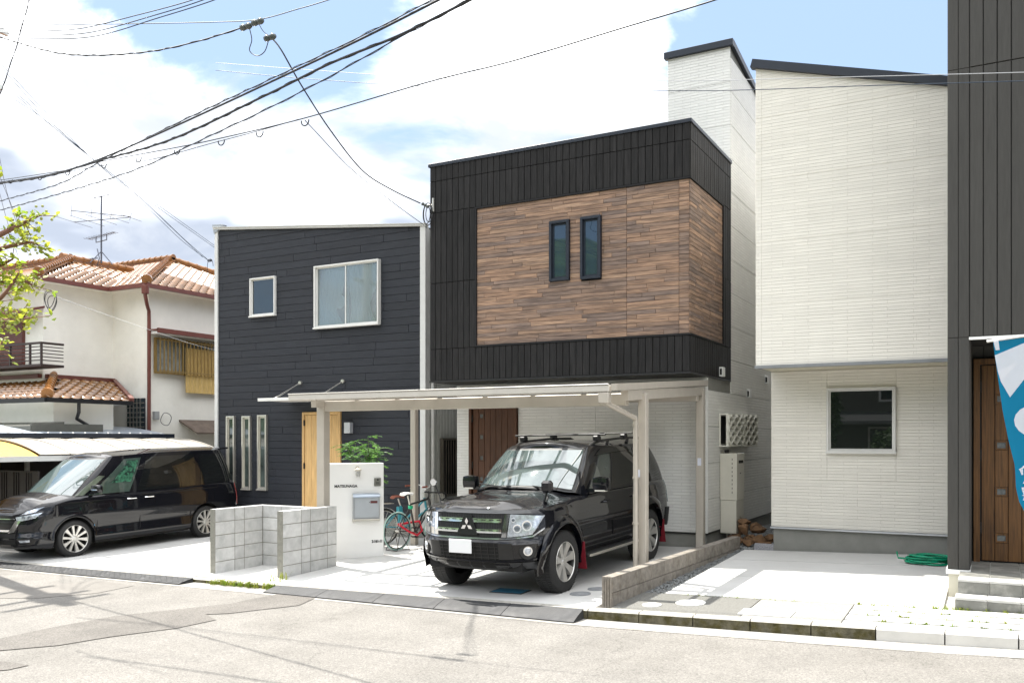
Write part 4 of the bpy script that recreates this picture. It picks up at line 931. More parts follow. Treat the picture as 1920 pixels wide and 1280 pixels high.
# TV antenna on the ridge
A0 = at(190, 498, 17.2); A0.z = EZ+2.9*k_+.1
ant = thing('tv_antenna', A0, 'tall television antenna mast with three sets of rods on the tiled roof', 'antenna')
m_mast = M('antenna_metal', (.10, .11, .14), .45, metal=.5)
topz = at(190, 367, 17.2).z; m = MB(); m.tube([A0, (A0.x, A0.y, topz)], .024, 8)
for k in range(3): a = k*2.1+.4; m.tube([(A0.x, A0.y, A0.z+.35), (A0.x+.35*math.cos(a), A0.y+.35*math.sin(a), A0.z-.05)], .014, 6)
m.build('mast', m_mast, ant)
def yagi(z, L, ang, n, w, r=.012, uu=False):
    m = MB(); c, s = math.cos(ang), math.sin(ang); B = Vector((A0.x, A0.y, z)); d = Vector((c, s, 0)); e = Vector((-s, c, 0))
    m.tube([B-d*L*.5, B+d*L*.5], r, 6)
    for k in range(n):
        p = B+d*L*(k/(n-1)-.5); ww = w*(.7+.3*(n-1-k)/(n-1)); m.tube([p-e*ww/2, p+e*ww/2], r*.55, 5)
    if uu: m.tube([B-d*.3, B-d*.3-Vector((0, 0, .16)), B+d*.3-Vector((0, 0, .16)), B+d*.3], r*1.2, 6)
    m.build('rod_array', m_mast, ant)
yagi(topz-.02, .75, R(178), 3, .5); B_ = at(190, 412, 17.2).z; yagi(B_, 2.0, R(12), 5, 1.5); yagi(B_+.18, 1.6, R(55), 4, 1.4); yagi(at(190, 442, 17.2).z, 1.5, R(-8), 12, .3, uu=True)
# small second antenna lying lower on the ridge
m = MB(); p = at(165, 487, 17.0); m.tube([p+Vector((-.5, 0, 0)), p+Vector((.45, 0, .02))], .012, 6)
for k in range(7): q = p+Vector((-.45+k*.13, 0, 0)); m.tube([q-Vector((0, .12, 0)), q+Vector((0, .12, 0))], .007, 5)
m.tube([p+Vector((.4, 0, -.25)), p+Vector((.52, 0, 0)), p+Vector((.42, 0, .28))], .015, 6); m.tube([p, p-Vector((0, 0, .5))], .015, 6)
tag(m.build('small_antenna', m_mast), 'small low antenna lying along the tiled ridge left of the mast', 'antenna')

# ------------------------------------------------------------------ neighbours' barrel carports, fence, wall
m_poly = M('cream_polycarbonate', (.40, .375, .33), .35, var=.08, vs=3, stretch=(1, 6, 1)); m_amber = M('amber_polycarbonate', (.60, .33, .04), .45, var=.3, vs=6, stretch=(1, 8, 1))
cp = thing('barrel_carport', (-17.3, 12.5, 0), 'cream barrel roofed carport behind the black van, its near end amber translucent', 'carport')
X0c, X1c = -16.0, -19.0
def arch(u): return X0c+(X1c-X0c)*u, 1.68+.34*math.sin(math.pi*min(1, u*.92+.03))**.8
m = MB(); m.grid(lambda i, j: (arch(i/18)[0], 10.5+j*.75, arch(i/18)[1]), 19, 7, thick=(0, 0, -.012)); m.build('roof_panel', m_poly, cp)
m = MB()
for j in range(8):
    y = 10.5+j*.64; m.tube([(arch(i/18)[0], y, arch(i/18)[1]+.012) for i in range(19)], .012, 5)
m.build('roof_ribs', m_poly, cp)
m = MB(); m.grid(lambda i, j: (arch(i/18)[0]-.0, 8.95+j*.38, arch(i/18)[1]-.03), 19, 5, thick=(0, 0, -.008)); m.build('amber_panel', m_amber, cp)
m = MB()
for j in range(4):
    y = 8.97+j*.38; m.tube([(arch(i/18)[0], y, arch(i/18)[1]-.06) for i in range(19)], .018, 5)
m.build('amber_ribs', M('amber_rib', (.40, .24, .05), .5), cp)
m = MB(); m.box((-16.03, 9.0, 1.60), (-15.97, 15, 1.70)); m.build('edge_beam', m_white_alu, cp)
for y in (9.3, 12.1, 14.9): boxo('post', (-16.08, y, -.25), (-16.0, y+.08, 1.60), m_white_alu, cp); boxo('post', (-19.0, y, -.25), (-18.92, y+.08, 1.62), m_white_alu, cp)
cp2 = thing('flat_carport', (-20.5, 13, 0), 'flat bluish white canopy with rivets below the annex of the tiled house', 'carport')
m = MB(); m.grid(lambda i, j: (-18.3-i*.5, 8.8+j*.62, 2.10+.26*math.sin(i/6*1.9)), 8, 12, thick=(0, 0, -.03)); m.build('roof_panel', M('bluish_polycarbonate', (.38, .42, .47), .3, var=.08), cp2)
m = MB(); m.box((-18.32, 8.8, 2.05), (-18.27, 15.6, 2.15)); m.build('edge_beam', m_darktrim, cp2)
m = MB()
for j in range(22): m.lathe([(0, .03), (.02, .02), (.025, 0)], (-18.3, 8.9+j*.3, 2.15), 'Z', 6)
m.build('rivets', m_white, cp2); tag(m.build('rivets', m_white, cp2), kind='stuff') if False else None
for y in (8.9, 15.4): boxo('post', (-18.35, y, -.25), (-18.28, y+.07, 2.05), m_silver, cp2)
fe = thing('slatted_fence', (-18, 10.45, 0), 'dark brown upright slatted fence in front of the barrel carport', 'fence')
md2 = M('dark_fence_board', (.030, .024, .020), .6, var=.2, rnd=.1); zf = 1.41
m = MB(); m.box((-22, 10.43, zf-.03), (-15.95, 10.47, zf)); m.box((-22, 10.43, .25), (-15.95, 10.47, .29)); m.build('rail', md2, fe)
x = -22
k = 0
while x < -16.0:
    w = .20 if k % 2 == 0 else .035; boxo('slat', (x, 10.435, .05), (x+w, 10.465, zf-.031), md2, fe)
    if k % 2 == 1:
        boxo('slat', (x+.075, 10.435, .05), (x+.11, 10.465, zf-.031), md2, fe); x += .15
    else: x += w+.04
    k += 1
m = MB(); m.box((-22, 10.41, -.3), (-15.95, 10.5, .08)); m.build('base_wall', m_found, fe)
gw = thing('garden_wall', (-19, 16, 0), 'brown tiled wall with pale pillar in shade under the barrel carport', 'wall')
m_bt = brickmat('brown_wall_tile', 'Y', (.13, .10, .055), .2, .07, .008, tone=.5)
boxo('wall_body', (-19.29, 9.2, -.3), (-19.05, 15.5, 1.9), m_bt, gw); boxo('pillar', (-19.04, 10.0, -.3), (-18.9, 10.35, 1.9), m_white, gw); boxo('doorway', (-19.045, 11.6, -.3), (-19.03, 13.3, 1.75), M('dark_doorway', (.03, .022, .02), .6), gw)
boxo('white_fascia', (-19.04, 8.9, 1.35), (-18.98, 9.85, 1.75), m_white, gw)

# ------------------------------------------------------------------ carport in the middle
CP = thing('carport', (-6.7, 12, 0), 'beige aluminium carport with clear flat roof over the big black car', 'carport')
CX0, CX1, CY0, CY1, CZ0, CZ1 = -9.4, -4.07, 10.2, 14.12, 2.665, 2.94
cz = lambda y: CZ0+(CZ1-CZ0)*(y-CY0)/(CY1-CY0)
m_clearroof = clearmat('clear_polycarbonate', (.95, .96, .95), .93, .08)
for k in range(5):
    a = CX0+.03+k*(CX1-CX0-.06)/5; b = a+(CX1-CX0-.06)/5; m = MB(); n = 11
    def P(i, j): x = a+(b-a)*i/(n-1); y = CY0+(CY1-CY0)*j; return (x, y, cz(y)+.02+(.008 if i % 2 else 0))
    m.grid(P, n, 2); m.build('roof_sheet', m_clearroof, CP)
m = MB(); m.bbox((CX0, CY0-.06, CZ0-.055), (CX1-.1, CY0+.04, CZ0+.03), .01); m.bbox((CX0, CY0-.07, CZ0+.03), (CX1-.1, CY0-.045, CZ0+.045), .004); m.build('gutter', M('sunlit_beige_aluminium', (.50, .475, .43), .4, var=.05), CP)  # lighter copy of the beige: sunlight on the gutter put into its colour
m = MB()
for k in range(46): m.lathe([(0, .012), (.010, .010), (.014, 0)], (CX0+.08+k*.112, CY0+.02, CZ0+.035), 'Z', 6)
tag(m.build('rib_end_glints', m_white, CP), kind='stuff')  # white dots: glints on the roof's rib ends put into colour
m = MB(); m.beam((CX1-.04, CY0-.04, CZ0-.0), (CX1-.04, CY1, CZ1+.0), .075, .085); m.build('side_rail', m_beige_alu, CP)
m = MB(); m.beam((CX0+.04, CY0-.04, CZ0-.0), (CX0+.04, CY1, CZ1+.0), .06, .075); m.build('side_rail', m_beige_alu, CP)
m = MB(); m.box((CX0, CY1-.05, CZ1-.06), (CX1, CY1, CZ1+.02)); m.build('rear_rail', m_beige_alu, CP)
for k in range(1, 7):
    x = CX0+k*(CX1-CX0)/7; m = MB(); m.beam((x, CY0+.05, cz(CY0+.05)-.02), (x, CY1-.05, cz(CY1-.05)-.02), .05, .06); m.build('rafter', m_beige_alu, CP)
for y in (11.9, 13.0):
    m = MB(); m.box((CX0+.07, y, cz(y)-.035), (CX1-.08, y+.03, cz(y)-.003)); m.build('purlin', m_beige_alu, CP)
post = [(-4.095, 11.17), (-4.14, 13.93), (-9.32, 10.85), (-9.28, 13.3)]
m = MB(); m.bbox((-9.38, 10.85-.06, 2.46), (-4.20, 10.85+.05, 2.62), .006); m.build('beam', m_beige_alu, CP)
m = MB(); m.bbox((-9.34, 13.60, 2.62), (-4.10, 13.70, 2.78), .006); m.build('beam', m_beige_alu, CP)
m = MB(); m.beam((-4.14, 10.6, 2.58), (-4.14, 14.0, 2.80), .10, .13); m.build('beam', m_beige_alu, CP)
m = MB(); m.beam((-9.30, 10.6, 2.58), (-9.30, 14.0, 2.80), .10, .13); m.build('beam', m_beige_alu, CP)
for i, (x, y) in enumerate(post):
    w = (.055, .062, .075, .055)[i]; q = boxo('post', (x-w, y-w, zd(x, y)-.05), (x+w, y+w, cz(y)-.10), m_beige_alu, CP, .008)
m = MB(); m.tube([(CX1-.17, CY0-.0, 2.58), (CX1-.17, CY0+.0, 2.50), (CX1-.17, CY0+.04, 2.47), (-4.15, 11.0, 2.30), (-4.15, 11.02, 2.27), (-4.15, 11.02, .2)], .033, 10)
m.bbox((CX1-.24, CY0-.07, 2.47), (CX1-.1, CY0+.04, 2.60), .008)
for z in (2.2, 1.5, .9): m.cyl((-4.15, 11.02, z), (-4.15, 11.02, z+.025), .042, 10)
m.build('drainpipe', m_beige_alu, CP, 40)
boxo('sticker', (-4.14-.03, 13.93-.066, 1.60), (-4.14+.03, 13.93-.0625, 1.72), M('paper_label', (.62, .64, .72), .6, var=.1), CP)
boxo('sticker', (-4.14-.02, 11.17-.066, 1.52), (-4.14+.02, 11.17-.0625, 1.62), MATS['paper_label'], CP)

# ------------------------------------------------------------------ white name wall with letterbox
pL, pR = Vector((-9.64, 11.29, 0)), Vector((-8.99, 11.99, 0))
nw_ang = math.atan2(pR.y-pL.y, pR.x-pL.x); NWL = (pR-pL).length
zb_ = zd(-9.3, 11.6)-.03
NW = thing('name_wall', (pL.x, pL.y, zb_), 'white rendered gate wall with black lettering and built-in letterbox, between block enclosure and bicycles', 'wall', rz=nw_ang)
m_rw = M('white_render', (.80, .80, .785), .8, var=.03, vs=2, bump=.35, bs=60)
m = MB(); m.bbox((0, 0, 0), (NWL, .15, 1.60), .008); m.build('wall_slab', m_rw, NW, world=False)
TX = lambda x, z, y=-.002: Matrix.Translation((x, y, z)) @ Matrix.Rotation(R(90), 4, 'X')
def wx(px): return (px-616)/99*NWL
def wz(py): return (1043-py)*14.6/1656+.02
text('lettering', 'MATSUNAGA', .062, m_black, NW, TX(wx(630), wz(909)), .004, .0018, 1.0)
text('lettering', '2-161-11', .062, m_black, NW, TX(wx(694), wz(1014.5)), .004, .003, .80)
m = MB(); a, b, c, d = wx(661), wx(706), wz(974), wz(921)
m.bbox((a, -.10, c+.03), (b, .0, d-.05), .006); m.build('letterbox', M('letterbox_steel', (.33, .35, .37), .35, metal=.5, var=.05), NW, world=False); lb = bpy.data.objects['letterbox']
def loc(name, mm, mat, par, sm=False): return mm.build(name, mat, par, sm, world=False)
m = MB(); m.bbox((a+.025, -.106, c+.075), (b-.015, -.101, d-.06), .002); loc('front_flap', m, M('letterbox_face', (.40, .43, .46), .4, metal=.4, var=.04), lb)
m = MB(); m.grid(lambda i, j: (a-.006+j*(b-a+.012), -.02-.105*math.sin(i/8*1.57), d-.055+.06*math.cos(i/8*1.57)), 9, 2, thick=(0, .0, -.006)); loc('hood', m, M('hood_steel', (.46, .52, .60), .3, metal=.6, var=.03), lb, 40)
m = MB(); m.grid(lambda i, j: (a-.006+j*(b-a+.012), -.02-.10*math.cos(i/8*1.57), c+.05-.045*math.sin(i/8*1.57)), 9, 2); m.box((a-.008, -.11, c+.0), (a-.001, 0, c+.06)); loc('newspaper_tray', m, m_silver, lb, 40)
m = MB(); m.box((wx(690), -.109, wz(939)), (wx(702), -.1065, wz(934.5))); loc('label_strip', m, M('maroon_label', (.10, .02, .02), .5, var=.3, vs=60), lb)
m = MB(); m.cyl((wx(688.5), -.101, wz(937)), (wx(688.5), -.112, wz(937)), .008, 10); loc('lock', m, m_chrome, lb)
a, b, c, d = wx(698), wx(709.5), wz(907.5), wz(892)
m = MB(); m.bbox((a, -.03, c), (b, 0, d), .004); ic = loc('intercom', m, M('intercom_grey', (.17, .17, .15), .4, metal=.3, var=.1), NW)
m = MB(); m.cyl(((a+b)/2+.002, -.030, d-.03), ((a+b)/2+.002, -.036, d-.03), .014, 14); loc('camera_eye', m, m_void, ic)
for k in range(5): m = MB(); m.box((a+.025, -.0315, c+.035+k*.008), (b-.025, -.030, c+.038+k*.008)); loc('speaker_slot', m, m_void, ic)
x, zt__ = wx(669), wz(873)
m = MB(); m.lathe([(.0, .0), (.055, -.012), (.058, -.035), (.045, -.045), (0, -.045)], (x, -.09, zt__), 'Z', 16); m.cyl((x, -.09, zt__-.01), (x, .0, zt__+.0), .018, 8); m.lathe([(0, -.0), (.03, -.0), (.032, -.012)], (x, 0, zt__), 'Y', 12)
lm = loc('wall_light', m, M('cream_enamel', (.62, .58, .50), .35, var=.05), NW, 40)
m = MB(); m.lathe([(.036, -.045), (.036, -.11), (.025, -.135), (0, -.14)], (x, -.09, zt__), 'Z', 16); loc('glass_jar', m, M('milky_glass', (.42, .43, .42), .1, var=.1), lm, True)
m = MB()
for k in range(4):
    an = k*math.pi/2+.78; m.tube([(x+.044*math.cos(an), -.09+.044*math.sin(an), zt__-.04), (x+.044*math.cos(an), -.09+.044*math.sin(an), zt__-.115), (x+.02*math.cos(an), -.09+.02*math.sin(an), zt__-.15)], .004, 5)
m.tube([(x+.044*math.cos(i*.52), -.09+.044*math.sin(i*.52), zt__-.09) for i in range(12)], .004, 5, closed=True); loc('cage', m, m_silver, lm, True)

# ------------------------------------------------------------------ block enclosure and low ribbed wall
BE = thing('block_enclosure', (-9.7, 10, 0), 'U-shaped low enclosure of grey concrete blocks open to the street', 'wall')
m_cb = M('concrete_block', (.47, .47, .46), .9, var=.13, vs=7, bump=.55, bs=110, rnd=.11, col2=(.39, .395, .385), c2=(.48, .68), c2s=5)
m_mort = M('block_mortar', (.22, .215, .185), .95, var=.15, vs=20)
def blocks(x0, y0, x1, y1, lens, axis, z0, rows_=5):
    m = MB(); m.box((x0+.004, y0+.004, z0), (x1-.004, y1-.004, z0+rows_*.2-.006)); c = m.build('mortar', m_mort, BE)
    for r in range(rows_):
        p = y0 if axis == 'Y' else x0; end = y1 if axis == 'Y' else x1
        for l in lens:
            q = min(p+l, end)
            if q-p < .04: break
            g = .0055; e = random.uniform(0, .002)
            A = (x0-e, p+g, z0+r*.2+g) if axis == 'Y' else (p+g, y0-e, z0+r*.2+g)
            B = (x1+e, q-g, z0+(r+1)*.2-g) if axis == 'Y' else (q-g, y1+e, z0+(r+1)*.2-g)
            mm = MB(); mm.bbox(A, B, .004); mm.build('block', m_cb, c); p = q
zb0 = -.03
blocks(-10.42, 9.55, -10.30, 10.65, (.39, .20, .39, .2), 'Y', zb0)
blocks(-9.18, 9.67, -9.06, 10.87, (.39, .20, .39, .3), 'Y', zb0+.01)
blocks(-10.295, 10.53, -9.185, 10.65, (.39, .39, .39), 'X', zb0)
boxo('floor_slab', (-10.5, 9.32, -.2), (-9.0, 10.75, -.002), m_conc2, BE, .01)
LW = thing('ribbed_wall', (-3.8, 12, 0), 'low brown-grey ribbed block wall between the carport and the right driveway', 'wall')
m_rib = M('ribbed_block', (.25, .225, .195), .95, var=.22, vs=14, bump=.6, bs=90, rnd=.08, col2=(.19, .165, .135), c2=(.48, .66), c2s=8)
def lwx(y): return -3.93+.22*(y-9.36)/4.9
def ribblock(y0, y1, z0, z1, top):
    m = MB(); n = max(2, round((y1-y0)/.026)); g = .004; w = .125
    ys = []; dd = []
    for i in range(n+1): ys.append(y0+.001+(y1-y0-.002)*i/n); dd.append(.0)
    P = []
    for i in range(n):
        a, b = ys[i], ys[i+1]; h = b-a; P += [(a, 0), (a+h*.22, .013), (b-h*.28, .013), (b-.0001, 0)]
    c = (0 if not top else .006)
    for s in (1, -1):
        vs = []
        for (y, d) in P:
            x = lwx(y)+(w if s > 0 else 0); vs += [(x+s*(d-.010), y, z0+g), (x+s*(d-.010), y, z1-c)]
        k = len(P); m.add(vs, [(2*i, 2*i+2, 2*i+3, 2*i+1) for i in range(k-1)])
    a, b = lwx(y0+g), lwx(y1-g); xe = .0
    m.add([(a-.004, y0+g, z0+g), (a+w+.004, y0+g, z0+g), (a+w+.004, y0+g, z1-c), (a-.004, y0+g, z1-c)], [(0, 1, 2, 3)])
    m.add([(a-.001, y0+g, z1-c), (a+w+.001, y0+g, z1-c), (b+w+.001, y1-g, z1-c), (b-.001, y1-g, z1-c)], [(0, 1, 2, 3)])
    m.add([(b-.004, y1-g, z0+g), (b+w+.004, y1-g, z0+g), (b+w+.004, y1-g, z1-c), (b-.004, y1-g, z1-c)], [(3, 2, 1, 0)])
    return m.build('block', m_rib, LW)
for r in range(2):
    y = 9.36
    while y < 14.2:
        y2 = min(y+.4, 14.25); ribblock(y, y2, .085+r*.19, .085+(r+1)*.19-.003, r == 1); y = y2
# end face ribs
m = MB()
for k in range(4): x = lwx(9.36)+.006+k*.031; m.box((x, 9.352, .09), (x+.019, 9.3625, .455))
m.build('end_ribs', m_rib, LW)
# water heater
y0, zt0 = onX(1343, 874, GX+.25); yA = 15.0
WH = thing('water_heater', (GX+.13, 15.3, .5), 'tall beige gas water heater on the side wall behind the carport', 'water heater')
mwh = M('heater_beige', (.56, .54, .47), .45, var=.04)
ya = onX(1380, 900, GX+.27)[0]; ya = 14.95; yb = 15.45; zT = 1.78; zM = .98; zB = .42
m = MB(); m.bbox((GX+.01, ya, zM+.004), (GX+.30, yb, zT), .006); m.build('case', mwh, WH)
m = MB(); m.bbox((GX+.015, ya+.004, zB), (GX+.29, yb-.004, zM), .006); m.build('pipe_cover', mwh, WH)
cs = bpy.data.objects['case']; boxo('exhaust', (GX+.3005, ya+.12, zT-.17), (GX+.308, yb-.10, zT-.12), m_void, cs); boxo('badge', (GX+.3005, ya+.2, zT-.35), (GX+.303, ya+.27, zT-.33), m_black, cs)
for k in range(9): boxo('louvre', (GX+.215, ya-.003, zM+.12+k*.07), (GX+.225, ya-.0005, zM+.155+k*.07), m_void, cs)
m = MB(); m.cyl((GX+.1, ya+.1, zT), (GX+.1, ya+.1, zT+.06), .04, 10); m.build('flue_cap', m_black, WH)
m = MB()
for k in range(3): m.tube([(GX+.08+k*.07, ya+.2, zB+.02), (GX+.08+k*.07, ya+.2, .15)], .014, 6)
m.build('pipes', m_silver, WH)
# rough brown stones at the mouth of the passage
m_rock = M('brown_rock', (.16, .09, .045), .9, var=.4, vs=5, bump=1, bs=30, rnd=.25)
spots = [(-3.72, 14.62, .13, 0), (-3.52, 14.5, .11, 0), (-3.60, 14.9, .14, 0), (-3.85, 14.95, .13, 0), (-3.38, 14.75, .12, 0), (-3.65, 14.75, .13, .17), (-3.45, 14.95, .12, .16), (-3.83, 15.2, .14, .14), (-3.28, 15.1, .11, 0), (-3.55, 15.2, .13, .14), (-3.9, 14.55, .10, 0), (-3.22, 14.55, .08, 0), (-3.70, 15.0, .11, .28)]
words_ = ['lowest at the wall end', 'low front one by the drive edge', 'middle of the heap', 'beneath the water heater', 'near the cream house corner', 'upper left of the heap', 'upper right of the heap', 'rear left under the heater', 'farthest right', 'rear middle', 'small one against the low wall', 'smallest, flat by the cream house', 'topmost of the heap']
for (x, y, s, dz), wd in zip(spots, words_):
    bm = bmesh.new(); [bm.verts.new(Vector((random.gauss(0, 1), random.gauss(0, 1), random.gauss(0, 1))).normalized()*s*random.uniform(.85, 1.15)) for _ in range(22)]; bmesh.ops.convex_hull(bm, input=bm.verts[:]); bmesh.ops.bevel(bm, geom=bm.edges[:], offset=s*.06, segments=1, affect='EDGES')
    sc_ = [random.uniform(.75, 1.25) for _ in range(3)]; sd = random.uniform(0, 99)
    from mathutils import noise as NZ
    for v in bm.verts:
        q = v.co.normalized(); f = 1+.15*NZ.noise(q*1.5+Vector((sd, 0, 0)))+.12*NZ.noise(q*5+Vector((sd, 3, 0))); v.co = Vector((v.co.x*sc_[0], v.co.y*sc_[1], v.co.z*sc_[2]*.75))*f
    m = MB(); m.bm(bm); o = m.build('rock', m_rock, smooth=25); o.location = (x, y, zd(x, y)+s*.55+dz); o.rotation_euler = (0, 0, random.uniform(0, 6)); tag(o, 'rough brown rock in the passage heap, '+wd, 'rock', 'rocks heaped in the passage')
boxo_ = boxo('gravel_edging', (-3.35, 14.22, .2), (-2.95, 14.30, .36), M('speckled_edging', (.30, .30, .32), .9, var=.5, vs=50)); tag(boxo_, 'short speckled edging block in front of the rock heap', 'edging block')
# green hose coiled at the foot of the cream house
hx, hy = -.76, 13.35; hz = zd(hx, hy); m = MB(); pts = []
for i in range(150):
    a = i*.33; rr = .23+.03*math.sin(i*.9)-.05*(i/150); pts.append((hx+rr*1.25*math.cos(a)+.02*math.sin(i), hy+rr*math.sin(a), hz+.018+.028*(i//38)+.006*math.sin(i*.7)))
pts = [(hx-.42, hy-.02, hz+.14), (hx-.40, hy-.06, hz+.06)]+pts; m.tube(pts, .013, 6)
tag(m.build('garden_hose', M('green_hose', (.0, .25, .13), .35, var=.05), smooth=True), 'bright green garden hose coiled on the right driveway', 'hose')
# ------------------------------------------------------------------ cars
m_paint = M('black_car_paint', (.002, .0023, .0045), .5, var=0, coat=1, spec=.1)
m_carglass = M('dark_car_glass', (.006, .007, .007), .02, var=0, ior=1.75)
m_wsglass = M('windscreen_glass', (.07, .10, .10), .015, var=.0, ior=2.9)
m_bplast = M('car_black_plastic', (.014, .014, .014), .5, var=.1, bump=.1, bs=200)
m_chassis = M('chassis_black', (.006, .006, .006), .8, var=0)
m_rim = M('alloy_silver', (.55, .54, .51), .3, metal=.6, var=.04)
m_lamp = M('headlamp_chrome', (.50, .54, .60), .15, metal=.7, var=.6, vs=24)
m_lens = clearmat('lamp_lens', (.92, .95, .97), .75, .02)
m_plate = M('number_plate', (.74, .75, .76), .5, var=.02)
m_red = M('red_mudflap', (.17, .007, .016), .55, var=.15)
m_redl = M('red_tail_lens', (.22, .012, .012), .1, var=.1)
def cr1(P, s):
    """Catmull-Rom through tuples P at parameter s"""
    n = len(P)-1; s = max(0, min(n-1e-6, s)); i = int(s); t = s-i
    p0, p1, p2, p3 = P[max(i-1, 0)], P[i], P[i+1], P[min(i+2, n)]
    if i == 0: p0 = (P[1][0], -P[1][1]) if len(P[0]) == 2 else p0      # mirror about the centre line
    if i == n-1: p3 = (P[n-1][0], -P[n-1][1]) if len(P[0]) == 2 else p3
    return tuple(.5*((2*b)+(-a+c)*t+(2*a-5*b+4*c-d)*t*t+(-a+3*b-3*c+d)*t*t*t) for a, b, c, d in zip(p0, p1, p2, p3))
def tab(T, s):
    if s <= T[0][0]: return T[0][1]
    for (a, b), (c, d) in zip(T, T[1:]):
        if s <= c: u = (s-a)/(c-a); u = u*u*(3-2*u); return b+(d-b)*u
    return T[-1][1]
class Car:
    """body as a wall swept round a plan outline, topped by a deck and a greenhouse; x forward, y left, z up"""
    def __init__(c, **k): c.__dict__.update(k)
    def plan(c, P, s):
        x, y = cr1(P, abs(s)); return Vector((x, y if s >= 0 else -y, 0))
    def normal(c, P, s):
        a = c.plan(P, s-.02) if s-.02 > 0 or s < 0 else c.plan(P, s-.02); b = c.plan(P, s+.02); t = (b-a)
        n = Vector((t.y, -t.x, 0)); n.normalize()
        p = c.plan(P, s)
        ctr = Vector((max(min(p.x, 1.2), -1.2), 0, 0))
        if n.dot(p-ctr) < 0: n = -n
        return n
    def zt(c, s): return tab(c.top, abs(s))
    def W(c, s, z, off=0):
        """point of the body side at plan parameter s, height z"""
        a = abs(s); wf = max(0, min(1, (3.4-a)/1.4)); wr = max(0, min(1, (a-8.6)/1.2)); ws = 1-wf-wr
        ins = wf*tab(c.pf, z)+ws*tab(c.ps, z)+wr*tab(c.pr, z)
        zt = c.zt(s); e = zt-z
        if e < .05: ins += .05*(1-max(0, e)/.05)**2*.7
        p = c.plan(c.ring, s); n = c.normal(c.ring, s); p = p-n*(ins-off); p.z = z; return p
    def G(c, s, v, off=0):
        """point of the greenhouse wall"""
        a = c.plan(c.gb, s); b = c.plan(c.gt, s); zb = tab(c.gbz, abs(s)); zt = tab(c.gtz, abs(s))
        p = a+(b-a)*v; n = c.normal(c.gb, s); p = p+n*(c.bulge*math.sin(math.pi*min(1, max(0, v)))*1.0+off); p.z = zb+(zt-zb)*v
        if off: p.z += off*.35
        return p
    def patch(c, F, q, nu=8, nv=4, off=.006, skirt=.02, mi=0, mb=None):
        """quad patch q = four (s, h) corners standing proud of surface F, with a skirt"""
        m = mb or MB()
        def uv(i, j):
            u, v = i/nu, j/nv; a = [q[0][k]+(q[1][k]-q[0][k])*u for k in (0, 1)]; b = [q[3][k]+(q[2][k]-q[3][k])*u for k in (0, 1)]
            return a[0]+(b[0]-a[0])*v, a[1]+(b[1]-a[1])*v
        vs = []; fs = []
        for j in range(nv+1):
            for i in range(nu+1): vs.append(F(*uv(i, j), off))
        fs = [(j*(nu+1)+i, j*(nu+1)+i+1, (j+1)*(nu+1)+i+1, (j+1)*(nu+1)+i) for j in range(nv) for i in range(nu)]
        rim = [(i, 0) for i in range(nu+1)]+[(nu, j) for j in range(1, nv+1)]+[(i, nv) for i in range(nu-1, -1, -1)]+[(0, j) for j in range(nv-1, 0, -1)]
        n0 = len(vs)
        for (i, j) in rim: vs.append(F(*uv(i, j), off-skirt))
        k = len(rim)
        for t in range(k):
            a, b = rim[t], rim[(t+1) % k]; fs.append((a[1]*(nu+1)+a[0], b[1]*(nu+1)+b[0], n0+(t+1) % k, n0+t))
        m.add(vs, fs, mi); return m
    def strip(c, F, pts, w, off=.004, skirt=.012, mb=None):
        """narrow band along a polyline in (s, h), width w in h (or in s when the line is vertical)"""
        m = mb or MB()
        for (a, b) in zip(pts, pts[1:]):
            if abs(b[1]-a[1]) > abs(b[0]-a[0])*.5: q = [(a[0]-w/2, a[1]), (a[0]+w/2, a[1]), (b[0]+w/2, b[1]), (b[0]-w/2, b[1])]
            else: q = [(a[0], a[1]-w/2), (b[0], b[1]-w/2), (b[0], b[1]+w/2), (a[0], a[1]+w/2)]
            c.patch(F, q, 6, 1, off, skirt, mb=m)
        return m
    def body(c, par):
        N = len(c.ring)-1; S = []
        base = [i*.1 for i in range(N*10+1)]
        # find s of the axles, and sample the arches by angle
        def s_of_x(x):
            lo, hi = 3.0, N-3.0
            for _ in range(40):
                mid = (lo+hi)/2
                if c.plan(c.ring, mid).x > x: lo = mid
                else: hi = mid
            return lo
        c.s_of_x = s_of_x; c.axs = [s_of_x(a) for a in c.ax]; spans = []
        for a in c.ax:
            s0, s1 = s_of_x(a+c.ra), s_of_x(a-c.ra); spans.append((s0, s1))
        S = [s for s in base if not any(a-.04 < s < b+.04 for a, b in spans)]
        zb = {}
        for s in S: zb[s] = tab(c.bot, s)
        for a, (s0, s1) in zip(c.ax, spans):
            for s_, off in ((s0-.03, 0), (s1+.03, 0)): S.append(s_); zb[s_] = tab(c.bot, s_)
            for k in range(25):
                th = math.pi*k/24; x = a+c.ra*math.cos(th)*.999; s_ = s_of_x(x); s_ += k*1e-5; S.append(s_); zb[s_] = max(tab(c.bot, s_), c.zc+c.ra*math.sin(th)) if c.zc+c.ra*math.sin(th) > tab(c.bot, s_) else tab(c.bot, s_)
        S = sorted(set(S)); nv = 26; m = MB()
        full = [-s for s in reversed(S) if s > 1e-6]+S
        if 0.0 not in S: full = sorted(full+[0.0]); zb[0.0] = tab(c.bot, 0)
        # drop the mirrored duplicate at the rear centre
        vs = []
        for s in full:
            b = zb[abs(s)] if abs(s) in zb else tab(c.bot, abs(s)); t = c.zt(s)
            for j in range(nv):
                u = j/(nv-1); u = u if u < .8 else .8+(u-.8); vs.append(c.W(s, b+(t-b)*u))
        n = len(full); fs = [(i*nv+j, (i+1)*nv+j, (i+1)*nv+j+1, i*nv+j+1) for i in range(n-1) for j in range(nv-1)]
        m.add(vs, fs)
        # deck
        D = [s for s in S]; nc = 20; vs = []
